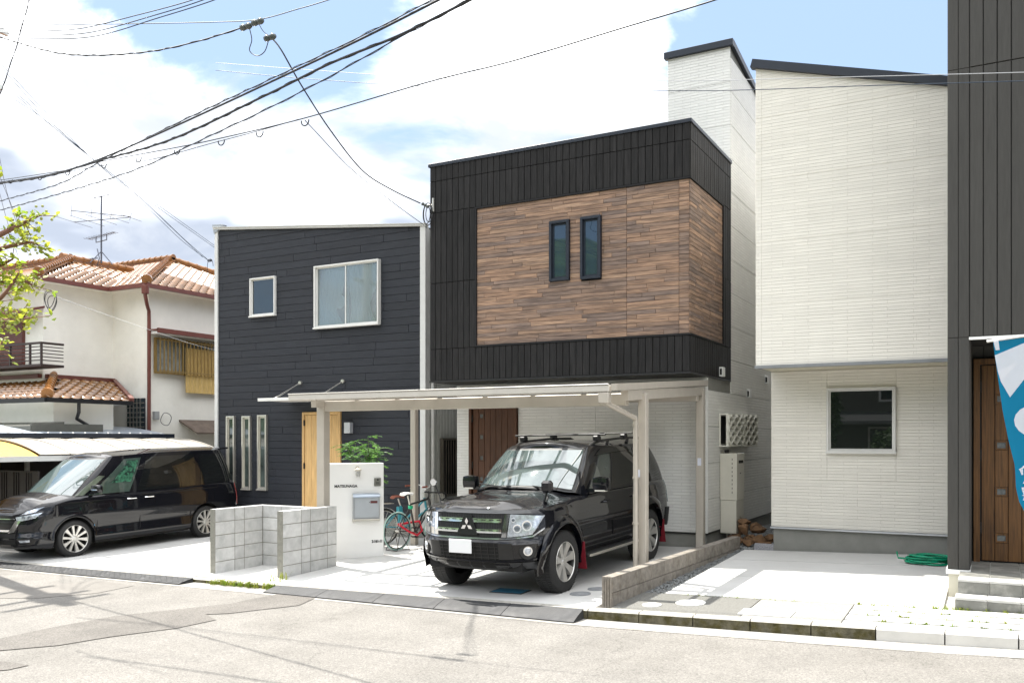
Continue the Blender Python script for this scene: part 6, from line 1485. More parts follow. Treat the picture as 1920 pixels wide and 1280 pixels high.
for sg in (1, -1):
    m = MB()
    for s in (4.93, 5.88, 7.15): van.strip(W, [(sg*s, .27), (sg*s, .6), (sg*s, 1.05)], .008, .0012, .004, mb=m)
    van.strip(W, [(sg*5.9, 1.0), (sg*8.9, 1.02)], .014, .0015, .004, mb=m); L_(m, 'door_gap', m_gap, VN)
    for s in (5.72, 6.10):
        m = MB(); p = W(sg*s, .95, 0); m.tube([(p.x+.10, p.y+sg*.004, .955), (p.x+.07, p.y+sg*.03, .955), (p.x-.07, p.y+sg*.03, .955), (p.x-.10, p.y+sg*.004, .955)], .013, 8); L_(m, 'door_handle', m_chrome, VN)
    m = MB(); van.strip(G, [(sg*3.2, .02), (sg*4.3, .02), (sg*6.9, .06)], .012, .008, .01, mb=m); L_(m, 'belt_trim', m_paint, VN)
    # mirror
    p = G(sg*3.35, .06); bm = bmesh.new(); bmesh.ops.create_cube(bm, size=1); bmesh.ops.subdivide_edges(bm, edges=bm.edges[:], cuts=2, use_grid_fill=True)
    for v in bm.verts:
        c_ = v.co*2; v.co = (c_.normalized()*.6+c_*.4)*.5; v.co = Vector((v.co.x*.13, v.co.y*.26, v.co.z*.16)); v.co += Vector((p.x+.05, sg*(abs(p.y)+.20), 1.19))
    m = MB(); m.bm(bm); m.beam((p.x+.03, sg*(abs(p.y)-.01), 1.10), (p.x+.05, sg*(abs(p.y)+.16), 1.13), .06, .04); o = L_(m, 'wing_mirror', m_paint, VN, 60)
    m = MB(); yb1, yb2 = sorted((sg*(abs(p.y)+.12), sg*(abs(p.y)+.30))); m.bbox((p.x+.06, yb1, 1.165), (p.x+.122, yb2, 1.185), .004); L_(m, 'mirror_trim', m_chrome, o)
    # headlights in two tiers, chrome V cheek, fog lamp
    o = L_(van.patch(W, [(sg*1.35, .70), (sg*2.55, .755), (sg*2.95, .845), (sg*1.25, .78)], 14, 4, .008, .03), 'headlight', m_lamp, VN)
    for s_ in (1.75, 2.15): m = MB(); p = W(sg*s_, .765, .012); nn_ = van.normal(van.ring, sg*s_); m.tube([p-nn_*.01, p+nn_*.008], [.034, .030], 16); L_(m, 'lamp_bulb', MATS['projector_glass'], o)
    L_(van.patch(W, [(sg*1.35, .70), (sg*2.55, .755), (sg*2.95, .845), (sg*1.25, .78)], 14, 4, .020, .012), 'lamp_lens', m_lens, o)
    L_(van.patch(W, [(sg*1.55, .815), (sg*2.6, .86), (sg*3.05, .94), (sg*1.9, .875)], 12, 3, .008, .03), 'upper_lamp', m_lamp, VN)
    L_(van.patch(W, [(sg*.80, .50), (sg*1.15, .52), (sg*1.62, .72), (sg*1.25, .715)], 8, 4, .022, .04), 'chrome_cheek', m_chrome, VN)
    L_(van.patch(W, [(sg*1.55, .34), (sg*2.15, .345), (sg*2.15, .385), (sg*1.50, .38)], 8, 2, .010, .02), 'fog_lamp', m_lamp, VN)
    L_(van.patch(W, [(sg*1.2, .225), (sg*2.5, .225), (sg*2.6, .285), (sg*1.1, .275)], 10, 2, .02, .04), 'front_lip', m_paint, VN)
    m = MB(); n = 20; vs = []
    for a in van.ax[:1]:
        for k in range(n+1):
            th = math.pi*(.0+1.0*k/n)
            for (rr, of) in ((.377, -.02), (.385, .010), (.415, .010), (.425, .0)):
                x = a+rr*math.cos(th); z = van.zc+rr*math.sin(th); s_ = van.s_of_x(x); q = W(sg*s_, z, of); vs.append((x, q.y, z))
    m.add(vs, [(i*4+j, i*4+j+1, (i+1)*4+j+1, (i+1)*4+j) for i in range(n) for j in range(3)]); L_(m, 'arch_lip', m_paint, VN, 60)
    L_(van.patch(W, [(sg*9.75, .62), (sg*10.15, .62), (sg*10.15, 1.08), (sg*9.6, 1.08)], 5, 5, .012, .02), 'tail_light', m_redl, VN)
    m = MB(); van.strip(G, [(sg*6.95, .08), (sg*7.3, .42)], .10, .01, .01, mb=m); L_(m, 'quarter_trim', m_chrome, VN) if False else None
    m = MB(); van.strip(W, [(sg*9.5, .60), (sg*9.58, 1.10)], .07, .014, .02, mb=m); L_(m, 'tail_light_trim', m_chrome, VN)
gr = L_(van.patch(W, [(-1.15, .56), (1.15, .56), (1.35, .80), (-1.35, .80)], 20, 5, .003, .03), 'front_grille', M('grille_gloss', (.006, .006, .007), .3, var=0), VN)
for z in (.62, .68, .74):
    m = MB(); van.patch(W, [(-1.2, z), (1.2, z), (1.2, z+.014), (-1.2, z+.014)], 20, 1, .018, .02, mb=m); L_(m, 'grille_slat', m_chrome if z == .74 else m_bplast, gr)
L_(van.patch(W, [(-.80, .525), (.80, .525), (.92, .56), (-.92, .56)], 16, 2, .026, .04), 'grille_base_chrome', m_chrome, VN)
p = W(0, .70, .03); m = MB(); m.tube([(p.x+.01, .055*math.cos(a), .70+.055*math.sin(a)) for a in [i*.3142 for i in range(20)]], .009, 6, closed=True); m.bbox((p.x+.004, -.07, .688), (p.x+.016, .07, .712), .003); L_(m, 'round_badge', m_chrome, gr)
L_(van.patch(W, [(-1.25, .30), (1.25, .30), (1.25, .50), (-1.25, .50)], 16, 3, .004, .02), 'lower_intake', m_chassis, VN)
p = W(0, .42, .05); m = MB(); m.bbox((p.x-.006, -.165, .35), (p.x+.006, .165, .515), .003); o = L_(m, 'number_plate', m_plate, VN)
text('plate_digits', '39', .115, M('plate_green', (.01, .06, .03), .5), o, Matrix(((0, 0, 1, p.x+.006), (1, 0, 0, .03), (0, 1, 0, .375), (0, 0, 0, 1))), .001, .002, .8)
p = W(4.82, .52, .004); m = MB(); m.tube([p, p+Vector((0, .004, 0))], .018, 12); L_(m, 'blue_badge', M('badge_blue', (.01, .25, .5), .3), VN)
m = MB(); m.tube([(1.75, .5, 1.075), (1.62, .1, 1.10), (1.60, -.1, 1.105)], .009, 6); m.tube([(1.70, -.1, 1.08), (1.60, -.5, 1.10)], .009, 6); L_(m, 'wiper', m_bplast, VN)
m = MB(); m.bbox((-2.25, -.6, 1.80), (-2.0, .6, 1.84), .015); L_(m, 'roof_spoiler', m_paint, VN)

# ------------------------------------------------------------------ bicycles
def bicycle(name, label, base, ang, r, frame_c, tyre_c, drop, basket, saddle_c, wb=1.0, lean=0.0):
    T = thing(name, base, label, 'bicycle', 'bicycles parked under the carport'); T.rotation_euler = (lean, 0, ang)
    fc = frame_c; tm = tyre_c
    hubs = (Vector((-wb/2, 0, r)), Vector((wb/2, 0, r))); bb = Vector((-.06, 0, .28)); 
    st = Vector((-.20, 0, .78 if drop else .70)); hdT = Vector((wb/2-.22, 0, .86 if drop else .82)); hdB = Vector((wb/2-.17, 0, .70 if drop else .60))
    for h in hubs:
        m = MB(); n = 40; m.tube([h+Vector((r*.97*math.cos(a), 0, r*.97*math.sin(a))) for a in [i*2*math.pi/n for i in range(n)]], .014 if drop else .02, 6, closed=True); w = L_(m, 'wheel', tm, T, True)
        m = MB(); m.tube([h+Vector((r*.91*math.cos(a), 0, r*.91*math.sin(a))) for a in [i*2*math.pi/n for i in range(n)]], .010, 5, closed=True); L_(m, 'wheel_rim', m_silver if not drop else m_black, w, True)
        m = MB(); k = 20 if not drop else 16
        for i in range(k):
            a = 2*math.pi*i/k; m.tube([h+Vector((.015*math.cos(a+1), .02*(-1)**i, .015*math.sin(a+1))), h+Vector((r*.91*math.cos(a), 0, r*.91*math.sin(a)))], .0022, 3)
        m.cyl(h-Vector((0, .05, 0)), h+Vector((0, .05, 0)), .02, 8); tag(L_(m, 'spokes', m_silver, w), kind='stuff')
    m = MB(); R_ = .019
    for (a, b, rr) in ((bb, st, R_), (bb, hdB, R_*1.15), (st, hdT, R_) if drop else (bb+Vector((-.03, 0, .14)), hdT-Vector((0, 0, .04)), R_), (hdB, hdT, R_*1.2)): m.tube([a, b], rr, 8)
    for y in (-.05, .05): m.tube([bb+Vector((0, y*.5, 0)), hubs[0]+Vector((0, y, 0))], .010, 6); m.tube([st-Vector((0, 0, .06)), hubs[0]+Vector((0, y, 0))], .009, 6)
    L_(m, 'frame', fc, T, 60)
    m = MB()
    for y in (-.05, .05): m.tube([hdB+Vector((0, y*.6, -.0)), hdB+Vector((.06, y, -.12)), hubs[1]+Vector((0, y, 0))], .012, 6)
    m.tube([hdB-Vector((0, .04, 0)), hdB+Vector((0, .04, 0))], .018, 6); L_(m, 'fork', fc, T, 60)
    sp = st+Vector((-.05, 0, .16 if drop else .13)); m = MB(); m.tube([st, sp], .013, 8); L_(m, 'seat_post', m_silver, T)
    m = MB(); n = 10
    prof = [(-.13, .075, 0), (-.10, .085, .02), (-.02, .06, .022), (.06, .03, .015), (.13, .018, .005)]
    vs = []
    for (x, w, h) in prof:
        for i in range(10): a = 2*math.pi*i/10; vs.append(sp+Vector((x, w*math.cos(a), .02+h+.022*math.sin(a))))
    m.add(vs, [(i*10+j, i*10+(j+1) % 10, (i+1)*10+(j+1) % 10, (i+1)*10+j) for i in range(4) for j in range(10)]+[tuple(range(10)), tuple(range(40, 50))]); L_(m, 'saddle', saddle_c, T, 60)
    hs = hdT+Vector((.01, 0, .10)); m = MB(); m.tube([hdT, hs], .014, 8)
    if drop:
        m.tube([hs, hs+Vector((.07, 0, .01))], .014, 8); c = hs+Vector((.08, 0, .01)); m2 = MB()
        for s in (1, -1): m2.tube([c, c+Vector((0, s*.19, 0)), c+Vector((.06, s*.205, 0)), c+Vector((.12, s*.205, -.03)), c+Vector((.13, s*.21, -.09)), c+Vector((.07, s*.21, -.13)), c+Vector((0, s*.21, -.13))], .013, 7); m2.tube([c+Vector((.12, s*.205, .01)), c+Vector((.14, s*.21, -.10))], .012, 6)
        L_(m2, 'handlebar', m_black, T, 60)
    else:
        m2 = MB(); c = hs+Vector((0, 0, .04))
        for s in (1, -1): m2.tube([c, c+Vector((.03, s*.08, .06)), c+Vector((.0, s*.2, .10)), c+Vector((-.12, s*.27, .09)), c+Vector((-.17, s*.28, .085))], .011, 7)
        hb = L_(m2, 'handlebar', m_white_alu, T, 60)
        for s in (1, -1): m3 = MB(); m3.tube([c+Vector((-.13, s*.272, .088)), c+Vector((-.25, s*.29, .08))], .016, 8); L_(m3, 'grip', saddle_c, hb)
        m3 = MB(); m3.tube([c+Vector((-.05, -.22, .10)), c+Vector((-.16, -.26, .03))], .006, 5); m3.tube([c+Vector((-.05, .22, .10)), c+Vector((-.16, .26, .03))], .006, 5); L_(m3, 'brake_lever', m_silver, hb)
    L_(m, 'stem', fc if drop else m_silver, T)
    m = MB(); m.tube([bb+Vector((.09*math.cos(a), .045, .09*math.sin(a))) for a in [i*.35 for i in range(18)]], .008, 5, closed=True)
    for s in (1, -1): m.tube([bb+Vector((0, s*.06, 0)), bb+Vector((s*.12, s*.08, -s*.10))], .009, 6); m.box(tuple(bb+Vector((s*.12-.04, min(s*.08, s*.17), -s*.10-.012))), tuple(bb+Vector((s*.12+.04, max(s*.08, s*.17), -s*.10+.012))))
    m.tube([bb+Vector((0, .045, .085)), hubs[0]+Vector((0, .045, .035)), hubs[0]+Vector((-.03, .045, 0)), hubs[0]+Vector((0, .045, -.03)), bb+Vector((0, .045, -.085))], .006, 4); L_(m, 'crankset', m_black if drop else m_silver, T)
    if basket:
        m = MB(); bx, bw, z0_, z1_ = hubs[1].x-.12, .16, .66, .90
        for z in (z0_, z0_+.08, z0_+.16, z1_): e = .02*(z-z0_)/.24; m.tube([(bx-.02-e, -bw-e, z), (bx+.26+e, -bw-e, z), (bx+.26+e, bw+e, z), (bx-.02-e, bw+e, z)], .004, 4, closed=True)
        for i in range(9): y = -bw+i*bw/4; m.tube([(bx-.02, y, z1_), (bx-.02, y, z0_), (bx+.26, y, z0_), (bx+.27, y*1.1, z1_)], .003, 4)
        for i in range(1, 7): x = bx+i*.04; m.tube([(x, -bw*1.1, z1_), (x, -bw, z0_), (x, bw, z0_), (x, bw*1.1, z1_)], .003, 4)
        L_(m, 'basket', m_silver, T)
        m = MB()   # mudguards and rack
        for h, a0, a1 in ((hubs[0], .3, 3.3), (hubs[1], .6, 2.9)): m.grid(lambda i, j: h+Vector(((r+.025)*math.cos(a0+(a1-a0)*i/14), -.025+.05*j, (r+.025)*math.sin(a0+(a1-a0)*i/14))), 15, 2)
        L_(m, 'mudguard', m_white_alu, T)
        m = MB(); q = hubs[0]+Vector((-.16, 0, r+.10))
        for y in (-.06, 0, .06): m.tube([q+Vector((0, y, 0)), q+Vector((.34, y, 0))], .006, 5)
        for y in (-.06, .06): m.tube([q+Vector((.02, y, 0)), hubs[0]+Vector((0, y, 0))], .005, 5)
        m.tube([q+Vector((0, -.06, 0)), q+Vector((0, .06, 0))], .006, 5); m.tube([q+Vector((.34, -.06, 0)), q+Vector((.34, .06, 0))], .006, 5); L_(m, 'rear_rack', m_silver, T)
        m = MB(); m.bbox((-.27, -.04, .36), (-.17, .04, .68), .012); L_(m, 'battery', fc, T)
    return T, hubs
m_tq = M('turquoise_frame', (.05, .34, .42), .3, var=.05, coat=.5); m_bf = M('black_frame', (.012, .013, .012), .3, var=.05, coat=.5)
m_mint = M('mint_tyre', (.30, .44, .40), .7, var=.1); m_tan = M('tan_leather', (.30, .095, .06), .5, var=.1)
def bpos(px, py):
    z = .1
    for _ in range(5):
        t = (px-960)/1656; d = (2.03-z)*1656/(py-822); X = d*(C_*t-S_); Y = d*(S_*t+C_); z = zd(X, Y)
    return Vector((X, Y, z))
a = bpos(745, 1031); b = a+Vector((.18, .983, 0))*1.0
B1, hb1 = bicycle('road_bicycle', 'black racing bicycle with mint tyres, drop handlebar and red cable lock', a+(b-a).normalized()*.5, math.atan2((b-a).y, (b-a).x), .335, m_bf, m_mint, True, False, m_white, 1.0)
c1 = bpos(720, 1020)
B2, hb2 = bicycle('shopping_bicycle', 'turquoise shopping bicycle with front wire basket and tan saddle', c1+Vector((.20, .52, 0)), math.radians(69), .325, m_tq, m_rubber, False, True, m_tan, 1.12)
lk = MB(); h = Vector((-.5, 0, .335)); lk.tube([h+Vector((.03, -.03, .10)), h+Vector((.22, -.06, -.02)), h+Vector((.42, -.07, -.10)), h+Vector((.56, -.05, -.03)), h+Vector((.56, .02, .13)), h+Vector((.35, .05, .12)), h+Vector((.06, .04, .11))], .020, 7)
mw = B1.matrix_basis.copy(); o = lk.build('cable_lock', M('red_lock', (.50, .01, .03), .4, var=.05), smooth=True); o.matrix_world = Matrix.Translation(B1.location) @ B1.rotation_euler.to_matrix().to_4x4(); tag(o, 'bright red cable lock looped through the black racing bicycle', 'bicycle lock')
m = MB(); h = Vector((-.5, 0, 0))
for s in (-.14, .14):
    m.tube([h+Vector((0, s*.5, .33)), h+Vector((-.14, s, .01)), h+Vector((.16, s, .01)), h+Vector((0, s*.5, .33))], .007, 6)
m.tube([h+Vector((-.14, -.14, .01)), h+Vector((-.14, .14, .01))], .007, 6); m.tube([h+Vector((.16, -.14, .01)), h+Vector((.16, .14, .01))], .007, 6)
o = m.build('bicycle_stand', m_black); o.location = B1.location; o.rotation_euler = B1.rotation_euler; tag(o, 'thin black wire stand holding the rear wheel of the black racing bicycle', 'bicycle stand')
m = MB(); m.bbox((-.22, -.03, .70), (-.14, .03, .76), .01); o = m.build('frame_clip', M('green_clip', (.02, .4, .2), .4), B1, world=False)
# ------------------------------------------------------------------ overhead wires
m_wire = M('black_wire', (.012, .012, .014), .5, var=0); m_wireb = M('bluish_wire', (.02, .035, .06), .5, var=0); m_wirep = M('pale_wire', (.35, .36, .38), .5, var=0)
def spline(P, n=10):
    out = []
    for i in range(len(P)-1):
        p0, p1, p2, p3 = P[max(i-1, 0)], P[i], P[i+1], P[min(i+2, len(P)-1)]
        for k in range(n):
            t = k/n; out.append(.5*((2*p1)+(-p0+p2)*t+(2*p0-5*p1+4*p2-p3)*t*t+(-p0+3*p1-3*p2+p3)*t*t*t))
    return out+[P[-1]]
def wire(px, Y, r, label, mat=m_wire, name='overhead_wire', twist=0, group=None, ext=True, cat='wire'):
    """Y: depth, or (first, last) for wires that cross the street"""
    if isinstance(Y, tuple): L = len(px)-1; P = [at(x, y, Y[0]+(Y[1]-Y[0])*i/L) for i, (x, y) in enumerate(px)]
    else: P = [at(x, y, Y) for x, y in px]
    Q = spline(P, 10); m = MB(); m.tube(Q, r, 5)
    if twist:
        D = []; n = 0; step = .045; acc = 0
        for a, b in zip(Q, Q[1:]):
            k = max(1, int((b-a).length/step))
            for i in range(k): acc += 1; p = a+(b-a)*(i/k); D.append(p+Vector((0, math.cos(acc*.9)*twist, math.sin(acc*.9)*twist)))
        m.tube(D, r*.7, 4)
    return tag(m.build(name, mat, smooth=True), label, cat, group)
def bundle(px): # the street line: depth falls from 8.42 at the left edge towards the right
    P = []
    for x, y in px:
        t = (x-960)/1656; q = (C_*t-S_)/(S_*t+C_); Y = 4.889/(1+.255*q); P.append(at(x, y, Y))
    return P
def bwire(px, r, label, dz=0, twist=0):
    Q = spline(bundle(px), 12); m = MB(); m.tube(Q, r, 6)
    if twist:
        D = []; acc = 0
        for a, b in zip(Q, Q[1:]):
            k = max(1, int((b-a).length/.05))
            for i in range(k): acc += 1; p = a+(b-a)*(i/k); D.append(p+Vector((0, math.cos(acc*.8)*twist, math.sin(acc*.8)*twist)))
        m.tube(D, r*.6, 4)
    return tag(m.build('overhead_wire', m_wire, smooth=True), label, 'wire')
bwire([(-60, 349), (0, 342), (90, 328), (180, 301), (330, 236), (550, 134), (690, 67), (823, 0), (1000, -88)], .010, 'thick black cable, upper of the two heaviest running down to the left')
bwire([(-60, 351), (0, 344), (90, 330), (180, 303), (320, 262), (500, 178), (620, 119), (750, 66), (880, 1), (1060, -90)], .011, 'thick black cable, lower of the two heaviest running down to the left', twist=.012)
bwire([(-60, 395), (0, 377), (110, 345), (190, 302), (330, 232), (545, 131), (690, 62), (810, 0), (990, -92)], .005, 'thin twisted wire just above the upper thick cable', twist=.010)
bwire([(-60, 405), (0, 394), (150, 352), (270, 312), (400, 252), (500, 205), (620, 143), (750, 70), (878, 2), (1050, -90)], .005, 'thin twisted wire just below the lower thick cable', twist=.010)
tl = [(-60, 345), (0, 338), (130, 318), (190, 303), (330, 277), (420, 258), (570, 222), (800, 155), (960, 115), (1170, 52), (1342, 0), (1600, -85)]
Pt = bundle(tl); m = MB(); m.tube(spline(Pt, 12), .0055, 5); tele = tag(m.build('telephone_wire', m_wire, smooth=True), 'long straight telephone wire with small hooks rising to the upper right', 'wire')
m = MB(); m.tube(spline(bundle([(-60, 352), (0, 345), (100, 328), (190, 311), (280, 300), (400, 268), (480, 247), (560, 224)]), 10), .004, 5); m.build('slack_line', m_wire, tele, True)
for x, y in ((20, 336), (75, 329), (127, 320), (195, 306), (260, 294), (332, 279), (415, 261), (487, 245), (572, 223)):
    p = bundle([(x, y)])[0]; m = MB(); m.tube([p+Vector((.045*math.cos(a), 0, .045*math.sin(a)-.02)) for a in [math.pi*(1+k/8)-.2 for k in range(10)]], .006, 5); m.build('hook', m_wire, tele, True)
wire([(-40, 46), (60, 47), (250, 45), (400, 42), (485, 37), (560, 17), (617, 0), (800, -60)], 8.0, .006, 'thin wire at the top left carrying the black hanging clamp')
wire([(-40, 60), (0, 70), (100, 98), (180, 104), (280, 97), (370, 78), (455, 52)], 8.0, .009, 'sagging cable at the top left that ends in insulators', twist=.008)
def clamp(px, py, Y, label):
    c = at(px, py, Y); m = MB(); t = thing('insulator_clamp', c, label, 'insulator'); m.bbox(tuple(c-Vector((.06, .02, .025))), tuple(c+Vector((.06, .02, .025))), .008); m.build('clamp_body', m_black, t)
    for k in (-1, 1): q = MB(); q.lathe([(0, -.045), (.035, -.04), (.04, 0), (.025, .035), (0, .04)], tuple(c+Vector((k*.045, -.01, 0))), 'X', 10); q.build('insulator', M('porcelain_grey', (.06, .07, .065), .25, var=.2), t, True)
clamp(463, 51, 8.0, 'pair of grey insulators at the end of the sagging cable'); clamp(508, 71, 8.2, 'grey insulators where the house drop cable starts'); clamp(485, 42, 8.0, 'black wire clamp on the thin wire above the cable loop')
wire([(468, 54), (472, 75), (468, 95), (482, 105), (496, 97), (503, 78)], 8.05, .006, 'drooping black cable loop between the two insulators', name='cable_loop', cat='cable'); wire([(485, 44), (493, 58), (505, 68)], 8.05, .005, 'short bluish wire from the clamp down to the insulators', m_wireb)
wire([(510, 72), (528, 95), (565, 160), (620, 245), (680, 320), (735, 356), (788, 381)], (8.2, 13.1), .011, 'heavy drop cable curving down to the corner of the timber box house', twist=.006)
wire([(572, 226), (590, 245), (660, 318), (740, 382), (795, 422)], (8.0, 13.9), .006, 'thin drop wire curving down to the navy house roof')
for k, pts in enumerate(([(-40, 44), (0, 53), (60, 58), (150, 54), (260, 28), (362, 0), (470, -40)], [(-40, 52), (0, 61), (75, 66), (170, 61), (290, 29), (382, 0), (490, -44)], [(-40, 60), (0, 69), (80, 73), (180, 68), (300, 33), (403, 0), (510, -44)])):
    wire(pts, 6.6, .0055, 'thin arcing wire at the top left, %s of three' % ('highest', 'middle', 'lowest')[k], group='arcing wires at the top left')
wire([(-60, 14), (0, 9), (70, 0), (120, -8)], 7, .004, 'very short thin wire crossing the top left corner')
wire([(62, -20), (55, 0), (30, 90), (0, 178), (-20, 240)], 6.5, .005, 'steep twisted wire near the left edge', twist=.010)
for k, pts in enumerate(([(-30, 90), (0, 118), (90, 215), (180, 305), (265, 372), (345, 448), (390, 487)], [(-30, 95), (0, 124), (85, 218), (178, 303), (270, 383), (340, 450), (392, 489)], [(-30, 125), (0, 148), (100, 235), (182, 302), (290, 380), (403, 461)], [(-30, 130), (0, 153), (95, 235), (180, 303), (285, 381), (402, 464)], [(-30, 150), (0, 170), (80, 222), (185, 308), (250, 360), (380, 482)])):
    wire(pts, (9, 14.3), .005, 'thin wire of the fan running down to the navy house, %s' % ('uppermost', 'second from the top', 'middle', 'fourth', 'lowest')[k], m_wireb, group='wires fanning down to the navy house')
for k, pts in enumerate(([(-10, 240), (0, 300), (20, 385), (62, 502)], [(-10, 300), (0, 332), (40, 430), (70, 505)], [(-10, 330), (0, 365), (15, 420), (40, 500)])):
    wire(pts, (9, 15), .005, 'steep bluish wire above the tiled house, %s of three' % ('left', 'right', 'shortest')[k], m_wireb, group='steep wires above the tiled house')
wire([(404, 118), (700, 140), (900, 149), (1250, 152), (1500, 147), (1920, 136), (2100, 130)], 10.4, .0042, 'upper of two pale wires crossing in front of the tower and cream house', m_wirep)
wire([(404, 132), (600, 150), (850, 164), (1250, 170), (1400, 169), (1600, 162), (1920, 152), (2100, 146)], 10.4, .005, 'lower bluish wire crossing in front of the tower and cream house', m_wireb)
wire([(75, 545), (200, 590), (345, 640), (420, 660)], (13.2, 15.5), .004, 'faint pale wire crossing the cream wall of the tiled house', m_wirep)
# service bracket at the corner of the timber box
c = at(797, 385, 13.25); t = thing('service_bracket', c, 'wire bracket with insulators and coiled cable at the corner of the black box', 'bracket')
m = MB(); m.tube([c, c+Vector((.14, .05, .0))], .014, 6); m.tube([c+Vector((.14, .05, .12)), c+Vector((.14, .05, -.12))], .02, 6); m.build('arm', m_silver, t)
for k in range(3): q = MB(); q.lathe([(0, -.03), (.028, -.025), (.03, .01), (0, .03)], tuple(c+Vector((-.04+.05*k, -.01, .03-.03*k))), 'Z', 8); q.build('insulator', MATS['porcelain_grey'], t, True)
m = MB()
for r0, o_ in ((.14, 0), (.17, .03), (.12, .05)): m.tube([c+Vector((.04+o_+r0*.55*math.cos(a), -.01, -.17+r0*1.2*math.sin(a))) for a in [k*.33 for k in range(20)]], .008, 5)
m.build('cable_coil', m_black, t, True)
c = at(393, 488, 14.1); t = thing('wire_anchor', c, 'small wire anchor and cable loop at the left edge of the navy house', 'bracket'); q = MB(); q.bbox(tuple(c-Vector((.05, .03, .03))), tuple(c+Vector((.05, .03, .03))), .01); q.build('anchor', m_mast, t)
m = MB(); m.tube([c+Vector((.02+.09*math.cos(a), 0, -.14+.17*math.sin(a))) for a in [k*.33 for k in range(16)]], .006, 5); m.build('cable_loop', m_black, t, True)

# utility pole just outside the left edge: its shadow lies on the road
PX, PY = -15.25, 8.72; pz = zr(PX); t = thing('utility_pole', (PX, PY, pz), 'grey concrete utility pole beyond the left edge whose shadow falls on the road', 'utility pole')
m_pole = M('pole_concrete', (.36, .35, .33), .85, var=.08); m = MB(); m.tube([(PX, PY, pz-.3), (PX, PY, 9.6)], [.17, .11], 16); m.build('pole', m_pole, t, True)
for z, L in ((9.2, 1.5), (8.2, 1.3), (6.4, .9)): m = MB(); m.beam((PX-.1, PY-L/2, z), (PX-.1, PY+L/2, z), .08, .08); m.build('crossarm', m_silver, t)
m = MB(); m.lathe([(0, 7.0), (.26, 7.0), (.27, 7.8), (.2, 7.86), (0, 7.86)], (PX+.38, PY-.1, 0), 'Z', 18); m.build('transformer', M('transformer_grey', (.4, .41, .4), .5), t, 40)

# ------------------------------------------------------------------ greenery
def leafmesh(name, mat, L, w, fold=.25):
    vs = [(0, 0, 0), (L*.3, w*.5, L*fold*.25), (L*.3, -w*.5, L*fold*.25), (L*.7, w*.42, L*fold*.15), (L*.7, -w*.42, L*fold*.15), (L, 0, -L*.08), (L*.35, 0, 0), (L*.7, 0, -.0)]
    fs = [(0, 6, 1), (0, 2, 6), (1, 6, 7, 3), (6, 2, 4, 7), (3, 7, 5), (7, 4, 5)]
    return vs, fs
def leafmat(name, c1, c2, tr=.5):
    m = M(name, c1, .45, var=.25, vs=9, col2=c2, c2=(.42, .6), c2s=6); nt = m.node_tree; N = nt.nodes; L = nt.links
    b = N['Principled BSDF']; src = b.inputs['Base Color'].links[0].from_socket; t = N.new('ShaderNodeBsdfTranslucent'); L.new(src, t.inputs[0])
    mx = N.new('ShaderNodeMixShader'); mx.inputs[0].default_value = tr; L.new(b.outputs[0], mx.inputs[1]); L.new(t.outputs[0], mx.inputs[2]); L.new(mx.outputs[0], N['Material Output'].inputs[0]); return m
m_leafy = leafmat('yellow_green_leaf', (.42, .45, .05), (.20, .30, .03), .55); m_leafg = leafmat('mid_green_leaf', (.12, .27, .04), (.04, .12, .03), .5); m_bark = M('branch_bark', (.20, .10, .07), .8, var=.2)
m_grass = leafmat('grass_blade', (.16, .24, .02), (.28, .30, .05), .4)
def addleaf(m, p, d, L, w, mi=0):
    vs, fs = leafmesh('', None, L, w); d = Vector(d).normalized(); u = Vector((random.gauss(0, .5), random.gauss(0, .5), 1)); a = u.cross(d)
    if a.length < .05: a = d.orthogonal()
    a.normalize(); n = d.cross(a); m.add([p+d*v[0]+a*v[1]+n*v[2] for v in vs], fs, mi)
# crape myrtle reaching into the frame from the left, rooted off camera
TRX, TRY = -6.35, 2.65; t = thing('crape_myrtle_tree', (TRX, TRY, zr(TRX)), 'yellow-green leafy branches of a small tree reaching in from the left edge', 'tree')
tr = MB(); base = Vector((TRX, TRY, zr(TRX)-.1)); fork = base+Vector((.05, .1, 1.7)); tr.tube([base, base+Vector((.03, .02, .9)), fork], [.075, .06, .05], 10)
lf = MB(); bud = MB()
Yt = 3.05
shoots = [([(-160, 520), (-60, 470), (20, 430), (50, 415), (78, 402)], .9), ([(-160, 560), (-80, 500), (-10, 470), (50, 455), (68, 458)], .9), ([(-160, 600), (-70, 560), (-10, 535), (35, 525), (62, 535)], 1.6),
          ([(-160, 640), (-70, 610), (-20, 600), (20, 600), (58, 596)], 1.0), ([(-150, 560), (-60, 520), (-5, 500), (25, 485)], .9), ([(-150, 640), (-60, 600), (0, 560), (35, 512)], .9),
          ([(-170, 480), (-110, 400), (-60, 330), (-30, 300)], 1), ([(-200, 560), (-240, 430), (-220, 330)], 1), ([(-200, 640), (-290, 560), (-340, 470)], 1), ([(-160, 700), (-90, 680), (-30, 668), (5, 640)], .8)]
